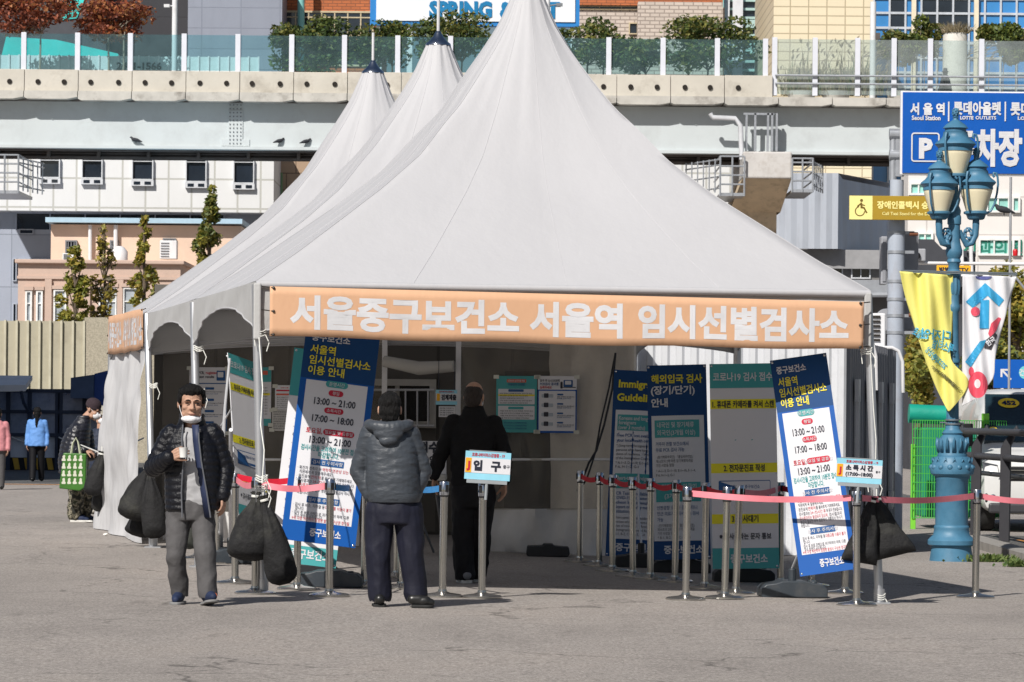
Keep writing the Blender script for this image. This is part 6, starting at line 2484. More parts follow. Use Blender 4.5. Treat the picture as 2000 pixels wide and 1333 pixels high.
# taxi stand board
d = dp - .28
xa, xb, za, zb_ = R(1659, 1835, 383, 430, d)
t = thing('taxi_stand_sign', 'mustard yellow wheelchair taxi stand board fixed across the grey pole', 'sign', ((xa + xb) / 2, d, za))
MB().box(xa, xb, d, d + .06, za, zb_).build('panel', M('mustard', S(168, 138, 44), .4, var=.04), t, True, 0, bevel=.004)
m = MB()
xm = P(1704, 405, d).x
m.box(xa, xm, d - .004, d - .001, za + .003, zb_ - .003, 0)
A, B = P(1713, 402, d), P(1840, 402, d)
h = zb_ - za
m.text('장애인콜택시 승차대', (A.x + B.x) / 2, za + h * .62, h * .30, 0, .04, 'C', B.x - A.x, y=d - .004)
A, B = P(1723, 418, d), P(1836, 418, d)
m.text('Call Taxi Stand for the Disabled', (A.x + B.x) / 2, za + h * .27, h * .17, 0, .02, 'C', B.x - A.x, y=d - .004)
cx, cz, q = (xa + xm) / 2, (za + zb_) / 2, h / 47
ring = [(cx - 2 * q + 10 * q * cos(a_), cz - 7 * q + 10 * q * sin(a_)) for a_ in [radians(100 + 260 * i / 20) for i in range(21)]]
ring += [(cx - 2 * q + 8 * q * cos(a_), cz - 7 * q + 8 * q * sin(a_)) for a_ in [radians(360 - 260 * i / 20) for i in range(21)]]
for i in range(20):
    m.poly([ring[i], ring[i + 1], ring[40 - i], ring[41 - i]], d - .006, 1)
m.poly([(cx + 1 * q + 3 * q * cos(i * .5), cz + 14 * q + 3 * q * sin(i * .5)) for i in range(12)], d - .006, 1)
m.poly([(cx - 1 * q, cz + 10 * q), (cx + 2 * q, cz + 10 * q), (cx + 3 * q, cz + 2 * q), (cx + 7 * q, cz + 1 * q), (cx + 13 * q, cz - 10 * q), (cx + 10 * q, cz - 11 * q), (cx + 5 * q, cz - 2 * q), (cx - 1 * q, cz - 1 * q)], d - .007, 1)
m.poly([(cx - 8 * q, cz + 3 * q), (cx - 1 * q, cz + 9 * q), (cx + 1 * q, cz + 7 * q), (cx - 7 * q, cz + 1 * q)], d - .0075, 1)
m.poly([(cx + 2 * q, cz + 7 * q), (cx + 8 * q, cz + 5 * q), (cx + 8 * q, cz + 3.4 * q), (cx + 2 * q, cz + 4.6 * q)], d - .0075, 1)
m.build('lettering', [M('pale_yellow', S(246, 232, 150), .5), M('icon_brown', S(110, 88, 30), .5)], t, True, 0, recalc=False)
# control boxes behind the pole
for i, (a, b, c, e, lab) in enumerate(((1764, 1794, 455, 560, 'tall grey control box fixed to the right of the grey pole'), (1721, 1733, 462, 556, 'narrow grey box edge showing at the left of the grey pole'),
                                       (1762, 1784, 565, 650, 'lower grey control box on the grey pole beside the yellow flag'))):
    xa, xb, za, zb_ = R(a, b, c, e, dp + .35)
    t = thing('control_box', lab, 'control box', ((xa + xb) / 2, dp + .35, za), 0, 'grey boxes on the sign pole')
    MB().box(xa, xb, dp + .35, dp + .6, za, zb_).build('casing', M('box_grey', S(160, 162, 168), .5, var=.06, vs=2, dirt=.15), t, True, 0, bevel=.012)
    m = MB()
    m.box(xa + .02, xb - .02, dp + .335, dp + .349, za + .04, zb_ - .04)
    m.build('cover', M('box_cover', S(148, 150, 156), .5), t, True, 0)
m = MB()
xx, zz = P(1728, 626, dp + .5).xz
m.lathe([(.14, -.03), (.15, 0), (.14, .03)], n=24, T=Matrix.Translation((xx, dp + .3, zz)) @ Matrix.Rotation(pi / 2, 4, 'X'))
tag(m.build('round_plate', M('box_grey')), 'round grey plate seen edge on behind the grey pole near the tent corner', 'plate')
# horizontal arm with small yellow sign, thin mast
d = 60
t = thing('mast', 'thin grey mast right of the lamp with a long white cross arm and red light', 'mast', P(1972, 1000, d))
m = MB()
xm_, _ = P(1972, 600, d).xz
m.tube([(xm_, d, 0), (xm_, d, P(1972, 346, d).z)], .022, 10)
m.tube([(xm_, d, P(1972, 528, d).z), (P(2010, 575, d).x, d, P(2010, 575, d).z)], .02, 8)
m.build('post', M('mast_grey', S(170, 172, 176), .4, .4), t, True)
m = MB()
m.tube([(P(1786, 515, d).x, d, P(1880, 515, d).z), (P(2060, 515, d).x, d, P(1880, 515, d).z)], .028, 10)
m.build('arm', white_p, t, True)
m = MB()
a = P(1983, 500, d)
m.lathe([(.04, 0), (.045, .08), (.03, .11)], (a.x, d, a.z), 12)
m.build('red_light', M('red_plastic', S(190, 30, 36), .3), t, True)
xa, xb, za, zb_ = R(1829, 1896, 519, 535, d - .05)
t = thing('camera_sign', 'small orange yellow CCTV sign hanging from the white cross arm behind the lamp', 'sign', ((xa + xb) / 2, d, za))
MB().box(xa, xb, d - .08, d - .05, za, zb_).build('panel', M('cctv_yellow', S(238, 178, 40), .4), t, True, 0, bevel=.01)
m = MB()
m.text('방범 CCTV', (xa + xb) / 2, (za + zb_) / 2, (zb_ - za) * .55, 0, .04, 'C', (xb - xa) * .86, y=d - .085)
m.build('lettering', BLK, t, True, 0, recalc=False)
a = P(1795, 510, d)
t = thing('security_camera', 'small dark security camera at the left end of the white cross arm', 'camera', a)
MB().box(a.x - .1, a.x + .1, d - .12, d + .1, a.z - .01, a.z + .2).build('housing', M('box_grey'), t, True, 0, bevel=.02)
MB().ell((a.x - .05, d - .14, a.z + .08), (.06, .06, .06)).build('lens', CAS, t, True)
# blue arrow sign
d = 66
xa, xb, za, zb_ = R(1941, 2060, 703, 759, d)
t = thing('direction_sign', 'blue road direction sign with a white up left arrow at the right edge', 'sign', ((xa + xb) / 2, d, za))
MB().box(xa, xb, d, d + .06, za, zb_).build('panel', SB, t, True, 0, bevel=.006)
m = MB()
c = P(1965, 732, d)
s_ = 10 * d / F
m.poly([(c.x - s_ * 1.1, c.z + s_ * 1.1), (c.x + s_ * .5, c.z + s_ * 1.1), (c.x + s_ * .5, c.z + s_ * .75), (c.x - s_ * .45, c.z + s_ * .75), (c.x + s_ * 1.1, c.z - s_ * .85), (c.x + s_ * .85, c.z - s_ * 1.1), (c.x - s_ * .72, c.z + s_ * .5), (c.x - s_ * .72, c.z - s_ * .5), (c.x - s_ * 1.1, c.z - s_ * .5)], d - .005)
c = P(2003, 728, d)
m.poly([(c.x + 13 * d / F * cos(i * .3), c.z + 13 * d / F * sin(i * .3)) for i in range(21)], d - .005, 1)
m.text('건물', c.x, c.z, .12, 0, .03, y=d - .008)
m.build('lettering', [WHITEL, M('mint', S(110, 196, 200), .5)], t, True, 0, recalc=False)
m = MB()
X = P(1990, 800, d).x
m.tube([(X, d + .1, 0), (X, d + .1, za + .3)], .05, 10)
m.build('post', galv, t, True)

# ------------------------------------------------------------------ green enclosure, people behind, umbrella
d = 50
GR = M('green_wire', S(70, 170, 70), .5, var=.1)
GRB = M('green_sheet', S(14, 124, 96), .6, var=.15, vs=2)
GRP = M('green_post', S(120, 200, 60), .5, var=.08)
t = thing('mesh_fence', 'bright green wire mesh fence behind the street lamp', 'fence', GP(1870, 1012))
x0, x1 = P(1782, 900, d).x, P(1965, 900, d).x
zt_, zb0 = P(1870, 822, d).z, float(G(4.5)) + .15
m = MB()
n = 38
for i in range(n + 1):
    X = x0 + (x1 - x0) * i / n
    m.tube([(X, d, zb0), (X, d, zt_)], .006, 5)
for i in range(12):
    Z = zb0 + (zt_ - zb0) * i / 11
    m.tube([(x0, d, Z), (x1, d, Z)], .006, 5)
m.build('wire_panel', GR, t, True)
for px, py, w_ in ((1785, 868, .035), (1925, 808, .05), (1922, 838, .03)):
    X = P(px, 900, d).x
    MB().box(X - w_, X + w_, d + .02, d + .1, zb0 - .2, P(px, py, d).z).build('post', GRP, t, True, 0, bevel=.008)
t = thing('green_cart', 'dark green sheeted cart with a rolled teal tarpaulin on top behind the mesh fence', 'cart', P(1850, 1000, d + 1))
xa, xb, za, zb_ = R(1794, 1960, 836, 985, d + 1)
MB().box(xa, xb, d + .6, d + 1.6, .05, zb_).build('body', GRB, t, True, 0, bevel=.03)
m = MB()
a, b = P(1775, 808, d + .9), P(1862, 812, d + .9)
m.tube([a, b], .135, 20)
m.build('tarpaulin_roll', M('teal_roll', S(20, 150, 130), .5, var=.08, vs=2, bump=.3, bs=8), t, True)
d = 62
c = P(1960, 790, d)
t = thing('parasol', 'blue parasol behind the white flag and the van', 'parasol', (c.x, d, 0))
m = MB()
m.lathe([(.42, 0), (.40, .05), (.30, .13), (.15, .19), (.02, .22)], (c.x, d, P(1960, 806, d).z), 16)
m.build('canopy', M('parasol_blue', S(40, 110, 200), .6, var=.1), t, True, 20)
m = MB()
m.tube([(c.x, d, 0), (c.x, d, P(1960, 790, d).z)], .015, 8)
m.build('pole', galv, t, True)

# ------------------------------------------------------------------ black pipe railing and white van
PK = M('rail_black', S(62, 62, 66), .45, var=.1, vs=4, spec=.5)
t = thing('pipe_railing', 'black pipe railing with flat angled posts along the kerb on the right', 'railing', GP(1963, 1072))
gA, gB = GP(1906, 1060), GP(1963, 1073)
drv = (gB - gA)
drv.z = 0
pp = [gA - drv * .9, gA, gB, gB + drv, gB + drv * 2]
hh = P(1963, 846, gB.y).z - gB.z
for q in pp:
    z0 = float(G(q.x)) + .09
    u = drv.normalized()
    m = MB()
    w_, th = .13, .02
    pf = [(-w_ / 2 - .01, 0), (w_ / 2 - .01, 0), (w_ / 2, hh * .62), (w_ / 2, hh * .82), (w_ / 2 + .10, hh * .97), (w_ / 2 + .08, hh), (-.02, hh * .86), (-w_ / 2, hh * .80)]
    m.ext(pf, -th, th, T=Matrix.Translation((q.x, q.y, z0)) @ Matrix.Rotation(atan2(u.y, u.x) + .9, 4, 'Z'))
    m.build('post', PK, t, True, 0, bevel=.006)
m = MB()
for z in (.72, .94):
    m.tube([(q.x, q.y, float(G(q.x)) + .09 + hh * z) for q in pp], .042, 14)
m.tube([(q.x + .25, q.y + .6, float(G(q.x)) + .09 + hh * .55) for q in pp], .03, 10)
m.build('rail', PK, t, True)

# van seen head on, most of it cut by the frame
d = 49.0
vx0 = P(1917, 900, d).x
VW_ = 1.80
vz = float(G(6.0))
van = thing('van', 'white van with a 452 sticker parked behind the black railing at the right edge', 'van', (vx0 + VW_ / 2, d, vz))
VP = M('van_white', S(214, 214, 212), .25, var=.03, vs=1, coat=.5, spec=.5)
m = MB()
H = 1.98
# side profile as lofted cross sections from the bumper backwards (y, half width, z bottom, z top)
secs = [(-.02, .80, .30, .78), (.0, .86, .26, .92), (.12, .89, .24, 1.02), (.45, .90, .24, 1.12), (.75, .89, .24, 1.18), (1.15, .85, .24, 1.60), (1.55, .80, .24, 1.92), (2.1, .80, .24, H), (4.6, .80, .24, H), (4.7, .78, .3, 1.9)]
vs, fs = [], []
nn = 20
for (y, hw, zb_, zt2) in secs:
    for i in range(nn):
        a = 2 * pi * i / nn + pi / nn
        pw = lambda x: (abs(x) ** (2 / 5.5)) * (1 if x >= 0 else -1)
        X = hw * pw(cos(a))
        Z = (zb_ + zt2) / 2 + (zt2 - zb_) / 2 * pw(sin(a))
        if Z > 1.1:
            X *= 1 - .10 * (Z - 1.1) / .9
        vs.append((X, y, Z))
for j in range(len(secs) - 1):
    for i in range(nn):
        i2 = (i + 1) % nn
        fs.append((j * nn + i, j * nn + i2, (j + 1) * nn + i2, (j + 1) * nn + i))
fs += [tuple(reversed(range(nn))), tuple(range((len(secs) - 1) * nn, len(secs) * nn))]
m.add(vs, fs)
body = m.build('body', VP, van, False, 50)
wsl = Vector((0, 1.55 - .75, 1.92 - 1.18)).normalized()
m = MB()


def onws(x, t, off=.0):
    """windscreen point: t 0 bottom .. 1 top"""
    y = .80 + (1.50 - .80) * t
    z = 1.22 + (1.87 - 1.22) * t
    return (x * (.76 - .07 * t), y - off, z + off * .9)


m.add([onws(-1, 0, .03), onws(1, 0, .03), onws(.96, 1, .03), onws(-.96, 1, .03), onws(-1, 0, -.05), onws(1, 0, -.05), onws(.96, 1, -.05), onws(-.96, 1, -.05)],
      [(0, 1, 2, 3), (0, 4, 5, 1), (1, 5, 6, 2), (2, 6, 7, 3), (3, 7, 4, 0)])
ws = m.build('windscreen', M('van_glass', S(30, 48, 56), .06, var=.3, vs=2, spec=.8), van, False, 0)
m = MB()
o_ = Vector(onws(-.50, .80, .038))
ux, uz = Vector((1, 0, 0)), (Vector(onws(0, 1)) - Vector(onws(0, 0))).normalized()
m.add([o_ + ux * .15 * cos(i * .3) + uz * .10 * sin(i * .3) for i in range(21)], [tuple(range(21))], 0)
nrm = Vector((0, -.9, .95)).normalized()
m.text('452', 0, 0, .10, 1, .05, 'C', .2, fn=lambda X, Z, Y: o_ + nrm * .006 + ux * X + uz * Z)
o2_ = Vector(onws(-.83, .22, .038))
m.add([o2_ + ux * .06 * cos(i * .3) + uz * .06 * sin(i * .3) for i in range(21)], [tuple(range(21))], 0)
m.add([o2_ + nrm * .004 + ux * .035 * cos(i * .3) + uz * .035 * sin(i * .3) for i in range(21)], [tuple(range(21))], 2)
m.build('sticker', [M('sticker_yellow', S(244, 206, 50), .4), M('sticker_navy', S(24, 50, 110), .4), WHITEL], ws, False, 0, recalc=False)
m = MB()
m.box(-.62, .62, -.035, .04, .70, .90)
gr_ = m.build('grille', CAS, van, False, 0, bevel=.02)
m = MB()
for i in range(3):
    m.box(-.60, .60, -.05, -.036, .73 + .055 * i, .745 + .055 * i)
m.build('chrome_bar', CHROME, gr_, False, 0)
for s in (-1, 1):
    hl = MB().add([(s * .64, -.03, .72), (s * .86, .04, .74), (s * .88, .10, .96), (s * .68, .0, .92), (s * .64, .06, .72), (s * .86, .12, .74), (s * .88, .18, .96), (s * .68, .1, .92)],
                  [(0, 1, 2, 3), (4, 7, 6, 5), (0, 4, 5, 1), (1, 5, 6, 2), (2, 6, 7, 3), (3, 7, 4, 0)]).build('headlight', M('lamp_dark', S(70, 74, 80), .12, spec=.8), van, False, 0)
    MB().ell((s * .76, .03, .83), (.045, .03, .05)).build('lens', M('lens_grey', S(120, 126, 132), .2), hl)
    fl = MB().box(s * .74 - .11, s * .74 + .11, -.015, .04, .40, .54).build('fog_lamp', CAS, van, False, 0, bevel=.02)
    MB().ell((s * .74, -.015, .47), (.05, .02, .05)).build('lens', CHROME, fl)
    m = MB()
    m.box(s * 1.02 - .11, s * 1.02 + .11, .84, .93, 1.16, 1.48)
    m.tube([(s * .84, .92, 1.2), (s * 1.0, .9, 1.22)], .03, 8)
    m.build('wing_mirror', CAS, van, False, 30, bevel=.035)
    for y in (.62, 3.7):
        Tm = Matrix.Translation((s * .76, y, .33)) @ Matrix.Rotation(pi / 2, 4, 'Y')
        w = MB().lathe([(.22, -.1), (.31, -.1), (.33, -.07), (.33, .07), (.31, .1), (.22, .1)], n=28, T=Tm).build('wheel', M('tyre', (.02, .02, .02), .85), van, False)
        MB().lathe([(.05, -.105), (.22, -.108), (.22, .108), (.05, .105)], n=24, T=Tm).build('rim', galv, w, False)
m = MB()
m.box(-.80, .80, -.06, .06, .26, .40)
m.build('bumper', M('bumper_dark', S(60, 60, 64), .5), van, False, 0, bevel=.03)
m = MB()
for s in (-.1, .5):
    m.tube([(s, .76, 1.23), (s + .35, .88, 1.32), (s + .5, .93, 1.34)], .01, 6)
m.build('wiper', CAS, van)
# pigeons on the girder ledge and on the wire
PGM = M('pigeon_grey', (.03, .032, .04), .7, var=.3, vs=20)


def pigeon(label, px, py, d, s=1.0, yaw=0):
    c = P(px, py, d)
    t = thing('pigeon', label, 'pigeon', c, yaw, 'pigeons perched in the background')
    m = MB()
    m.tube([(-.26, 0, .05), (-.16, 0, .085), (-.05, 0, .12), (.06, 0, .14), (.13, 0, .17), (.16, 0, .215), (.19, 0, .23), (.235, 0, .22)], [.015, .04, .07, .075, .055, .038, .036, .008], 12)
    m.tube([(-.02, -.03, .06), (-.02, -.03, -.0)], .008, 5).tube([(.0, .03, .06), (.0, .03, 0)], .008, 5)
    o = m.build('body', PGM, t)
    o.scale = (s, s, s)
    return t


pigeon('dark pigeon on the girder ledge, leftmost of three', 265, 280, D + .2, 1.0, pi)
pigeon('dark pigeon on the girder ledge, middle of three', 545, 282, D + .2, 1.0, .5)
pigeon('dark pigeon on the girder ledge nearest the tent slope', 597, 283, D + .2, 1.0, .4)
pigeon('pigeon perched on a thin mast beside the right lantern', 1960, 421, 60, .75, pi)
# ------------------------------------------------------------------ people
TMP = bpy.data.scenes.new('scratch')
SKIN = M('skin', (.45, .265, .185), .5, var=.14, vs=24, spec=.35, bump=.25, bs=120)
HAIRB = M('hair_black', (.006, .0055, .0055), .6, var=.6, vs=90, st=(1, 1, .22), spec=.25, bump=1.0, bs=110)
HAIRG = M('hair_brown', (.035, .026, .022), .55, var=.5, vs=90, st=(1, 1, .22), spec=.4, bump=1.0, bs=110)
EYE = M('eye_dark', (.012, .009, .008), .2)
LIP = M('lip', (.30, .12, .095), .5)
MASK = M('mask_white', (.74, .74, .76), .7, var=.03)
RUB = M('sole_black', (.02, .02, .02), .7)
SOLEW = M('sole_white', (.62, .61, .58), .7, dirt=.3, ds=8)


def blob(name, mb, voxel, mats, parent, it=3, disp=None, cut=None, solid=0, smooth=True, label=None):
    """grow one continuous skin over overlapping closed shapes"""
    me = bpy.data.meshes.new('scratch')
    me.from_pydata(mb.v, [], mb.f)
    o = bpy.data.objects.new('scratch', me)
    TMP.collection.objects.link(o)
    r = o.modifiers.new('r', 'REMESH')
    r.mode = 'VOXEL'
    r.voxel_size = voxel
    r.adaptivity = 0
    if it:
        s = o.modifiers.new('s', 'SMOOTH')
        s.factor, s.iterations = .5, it
    vl = TMP.view_layers[0]
    vl.update()
    ev = o.evaluated_get(vl.depsgraph)
    new = bpy.data.meshes.new_from_object(ev)
    bpy.data.objects.remove(o)
    bpy.data.meshes.remove(me)
    n = len(new.vertices)
    co = np.empty(n * 3, 'f')
    new.vertices.foreach_get('co', co)
    co = co.reshape(n, 3)
    if disp:
        no = np.empty(n * 3, 'f')
        new.vertex_normals.foreach_get('vector', no)
        co = disp(co.astype('d'), no.reshape(n, 3).astype('d'))
        new.vertices.foreach_set('co', co.astype('f').ravel())
    if cut is not None:
        mk = cut(co)
        bm = bmesh.new()
        bm.from_mesh(new)
        bm.verts.ensure_lookup_table()
        bmesh.ops.delete(bm, geom=[bm.verts[i] for i in np.nonzero(mk)[0]], context='VERTS')
        bm.to_mesh(new)
        bm.free()
    new.name = name
    new.materials.clear()
    for m in mats if isinstance(mats, list) else [mats]:
        new.materials.append(m)
    new.shade_smooth()
    o = link(name, new, parent, False, 0, label, 0)
    if solid:
        q = o.modifiers.new('solid', 'SOLIDIFY')
        q.thickness, q.offset = solid, -1
    return o


def wrinkle(co, no, amp, fr, seed=0, ridge=True):
    out = co.copy()
    for i in range(len(co)):
        v = Vector((co[i][0] * fr[0] + seed, co[i][1] * fr[1], co[i][2] * fr[2]))
        a = noise.noise(v)
        if ridge:
            a = (1 - abs(a) * 2.2) * .8 + .4 * noise.noise(v * 2.3)
        out[i] += no[i] * amp * a
    return out


def seg_near(co, chains):
    """for each vertex the nearest limb chain: (index, distance along it)"""
    best = np.full(len(co), 1e9)
    idx = np.zeros(len(co), int)
    al = np.zeros(len(co))
    for ci, (pts, rad) in enumerate(chains):
        acc = 0
        for a, b in zip(pts, pts[1:]):
            a, b = np.array(a), np.array(b)
            L_ = np.linalg.norm(b - a)
            t = np.clip(((co - a) @ (b - a)) / L_ ** 2, 0, 1)
            d = np.linalg.norm(co - (a + t[:, None] * (b - a)), axis=1) / rad
            m_ = d < best
            best[m_], idx[m_], al[m_] = d[m_], ci, (acc + t * L_)[m_]
            acc += L_
    return idx, al


def quilt(chains, pitch, amp, zp=None):
    def f(co, no):
        idx, al = seg_near(co, chains)
        s = np.abs(np.sin(np.pi * al / pitch)) ** .55
        co = co + no * (amp * (s - .75))[:, None]
        return wrinkle(co, no, amp * .35, (16, 16, 30), 3)
    return f


def rotm(c, yaw=0, pitch=0, roll=0, s=1.05):
    return Matrix.Translation((0, 0, 0)) @ Matrix.Translation(c) @ Matrix.Rotation(yaw, 4, 'Z') @ Matrix.Rotation(pitch, 4, 'X') @ Matrix.Rotation(roll, 4, 'Y') @ Matrix.Scale(s, 4)


def head_shapes(mb, T, s=1.0):
    E = lambda c, r, n=14: mb.ell([x * s for x in c], [x * s for x in r], n, 10, 0, T)
    E((0, .012, .035), (.076, .094, .088), 20)
    E((0, -.02, -.04), (.062, .070, .078), 18)
    E((0, -.060, -.100), (.028, .024, .020))
    for q in (-1, 1):
        E((q * .036, -.056, -.025), (.027, .026, .022))
        E((q * .030, -.076, .022), (.028, .014, .010))
        E((q * .079, .012, -.008), (.010, .019, .033))
        E((q * .011, -.096, -.034), (.009, .010, .008))
        E((q * .045, -.02, -.075), (.02, .04, .025))
    for i in range(6):
        t = i / 5
        E((0, -.086 - .024 * t, .014 - .046 * t), (.008 + .004 * t, .010, .010), 10)
    E((0, -.086, -.066), (.025, .012, .006))
    E((0, -.084, -.076), (.021, .012, .008))


def face_bits(p, T, s=1.0, lips=True, squint=.0048):
    for q in (-1, 1):
        MB().ell((q * .031 * s, -.0855 * s, .004 * s), (.0135 * s, .006 * s, squint * s), 12, 8, 0, T).build('eye', EYE, p)
        m = MB()
        m.tube([T @ Vector((q * x * s, -y * s, z * s)) for x, y, z in ((.012, .092, .022), (.028, .0925, .027), (.046, .083, .022))], [.004 * s, .005 * s, .003 * s], 8)
        m.build('eyebrow', HAIRB, p)
    if lips:
        MB().ell((0, -.0905 * s, -.071 * s), (.022 * s, .008 * s, .006 * s), 12, 8, 0, T).build('lips', LIP, p)


def hand(mb, wrist, d, n, side, curl=(.5, .6, .6), s=1.0, spread=.021, thumb=.6, th_curl=.3):
    """d: direction of the fingers, n: palm normal, side: +1/-1 thumb side along d x n"""
    d, n = Vector(d).normalized(), Vector(n).normalized()
    b = d.cross(n).normalized()
    n = b.cross(d).normalized()
    w = Vector(wrist)
    for i, (ln, off) in enumerate(((.072, 1.5), (.080, .5), (.075, -.5), (.060, -1.5))):
        k0 = w + d * .012 * s + b * side * off * .012 * s
        k1 = w + d * (.088 - .006 * abs(off - .4)) * s + b * side * off * spread * s
        mb.cap(k0, k1, .014 * s, .0115 * s, 10)
        cur, dirv, a = k1, d.copy(), 0
        for q, (fl, r) in enumerate(((.52, .0098), (.30, .0088), (.22, .0078))):
            a += curl[q] * (1 + .12 * (i - 1))
            dirv = (d * cos(a) + n * sin(a)).normalized()
            nx_ = cur + dirv * ln * fl * 1.1 * s
            mb.cap(cur, nx_, r * s, r * s * .92, 10)
            cur = nx_
    t0 = w + d * .022 * s + b * side * .022 * s
    td = (d * .75 + b * side * thumb + n * .35).normalized()
    t1 = t0 + td * .045 * s
    mb.cap(t0, t1, .015 * s, .0115 * s, 10)
    td2 = (td + n * th_curl + d * .35).normalized()
    t2 = t1 + td2 * .034 * s
    mb.cap(t1, t2, .011 * s, .0098 * s, 10)
    mb.cap(t2, t2 + (td2 + n * th_curl * .6).normalized() * .024 * s, .0098 * s, .008 * s, 10)


def chain(mb, pts, rs, n=14):
    for i in range(len(pts) - 1):
        mb.cap(pts[i], pts[i + 1], rs[i], rs[i + 1], n)


class Figure:
    """measures in photograph pixels relative to a foot point, y in metres away from the camera"""

    def __init__(s, label, px, py, scale=None, group=None, dz=0):
        s.g = GP(px, py)
        s.k = s.g.y / F * (scale or 1)
        s.px, s.py = px, py
        s.o = thing('person', label, 'person', s.g, 0, group)

    def p(s, px, py, y=0.0):
        return Vector(((px - s.px) * s.k, y, (s.py - py) * s.k))


def shoe(mb, heel, toe, w=.045, h=.085):
    heel, toe = Vector(heel), Vector(toe)
    L_ = (toe - heel)
    mb.cap(heel + Vector((0, 0, h * .62)), heel + L_ * .35 + Vector((0, 0, h * .62)), w * .9, w * .88)
    mb.cap(heel + L_ * .1 + Vector((0, 0, w * .75)), heel + L_ * .62 + Vector((0, 0, w * .8)), w * .8, w * .95)
    mb.cap(heel + L_ * .5 + Vector((0, 0, w * .75)), heel + L_ * .88 + Vector((0, 0, w * .6)), w * .98, w * .66)


def sole(name, heel, toe, mat, parent, w=.046, t=.022, z0=0.0, tilt=0):
    heel, toe = Vector(heel), Vector(toe)
    d = (toe - heel)
    L_ = d.length
    u = d.normalized()
    b = Vector((-u.y, u.x, 0)).normalized()
    prof = [(-.16, .7), (-.1, .95), (.1, .98), (.35, .88), (.6, 1.08), (.8, 1.02), (.95, .72), (1.02, .35)]
    ring = [heel + u * L_ * f + b * w * q for f, q in prof] + [heel + u * L_ * f - b * w * q for f, q in reversed(prof)]
    n = len(ring)
    up = Vector((0, 0, t))
    m = MB()
    m.add([v + Vector((0, 0, z0)) for v in ring] + [v + up + Vector((0, 0, z0)) for v in ring], [tuple(range(n)), tuple(range(n, 2 * n))] + [(i, (i + 1) % n, n + (i + 1) % n, n + i) for i in range(n)])
    return m.build(name, mat, parent, False, 40, bevel=.004)


NYLON = M('nylon_black', (.006, .0065, .010), .40, var=.25, vs=8, bump=.35, bs=55, spec=.32)
SHIRT = M('shirt_grey', (.36, .36, .37), .85, var=.06, vs=5, bump=.15, bs=14)
CHINO = M('trouser_grey', (.085, .082, .084), .8, var=.14, vs=7, bump=.25, bs=26)
NAVYC = M('lining_navy', (.02, .03, .075), .6, var=.1)
# ---- the striding man with the paper cup
f = Figure('man striding forward in open black quilted jacket with paper cup, mask under his chin', 372, 1181)
p, o = f.p, f.o
hc = p(371, 788, -.02)
HT = rotm(hc, .16, .06, .02, 1.10) @ Matrix.Diagonal((1.08, 1, .97, 1))
elL, wrL = p(296, 915, .03), p(334, 893, -.20)
shL, shR = p(331, 849, .02), p(412, 847, .03)
elR, wrR = p(437, 915, .05), p(434, 968, -.03)
hipL, hipR = p(348, 990, .02), p(392, 990, .02)
knL, anL = p(344, 1082, -.05), p(349, 1158, .06)
knR, anR = p(403, 1082, -.10), p(408, 1155, -.13)
mb = MB()
head_shapes(mb, HT)
mb.cap(hc + Vector((0, .03, -.06)), p(372, 845, .03), .052, .062)
mb.loft([(p(372, 0).x, .03, p(0, y).z, rx, .08) for y, rx in ((985, .12), (930, .12), (870, .15), (845, .10))], 20)
chain(mb, [shL, elL, wrL], [.045, .036, .028])
chain(mb, [shR, elR, wrR], [.045, .036, .028])
chain(mb, [hipL, knL, anL], [.07, .05, .04])
chain(mb, [hipR, knR, anR], [.07, .05, .04])
hand(mb, wrL, (p(362, 879, -.23) - wrL), (.35, .25, .1), -1, (.35, .75, .5), .98, thumb=.55, th_curl=.35)
hand(mb, wrR, (.08, -.1, -1), (-.9, .25, .0), 1, (.35, .5, .4), .95)
blob('body', mb, .0046, SKIN, o, 2)
face_bits(o, HT)
mb = MB()
E = lambda c, r: mb.ell(c, r, 18, 12, 0, HT)
E((0, .026, .052), (.080, .092, .080))
E((0, .052, -.02), (.070, .060, .072))
for i in range(9):
    E((-.064 + .016 * i, -.052 + .010 * abs(i - 4), .092 + .007 * sin(i * 2) - .004 * abs(i - 4)), (.017, .036, .028))
E((0, -.028, .088), (.064, .062, .044))
for q in (-1, 1):
    E((q * .073, -.008, .038), (.014, .034, .040))
blob('hair', mb, .005, HAIRB, o, 1, lambda co, no: wrinkle(co, no, .008, (42, 42, 18), 1))
mb = MB()
mb.ell((0, -.034, -.108), (.064, .060, .030), 20, 12, 0, HT)
mb.ell((0, -.060, -.106), (.040, .040, .028), 20, 12, 0, HT)
mk = blob('mask', mb, .005, MASK, o, 2, lambda co, no: wrinkle(co, no, .003, (20, 20, 90), 1))
m = MB()
for q in (-1, 1):
    m.tube([HT @ Vector((q * .055, -.055, -.10)), HT @ Vector((q * .070, -.02, -.05)), HT @ Vector((q * .084, .012, .015))], .0022, 6)
m.build('strap', MASK, mk)
# shirt
mb = MB()
mb.loft([(p(cx, 0).x, cy, p(0, y).z, rx, ry) for cx, cy, y, rx, ry in ((386, .01, 986, .150, .115), (384, .01, 940, .15, .115), (377, .01, 890, .155, .112), (374, .02, 855, .15, .10), (373, .03, 836, .085, .075))], 26)
blob('shirt', mb, .01, SHIRT, o, 3, lambda co, no: wrinkle(co, no, .010, (9, 9, 14), 5))
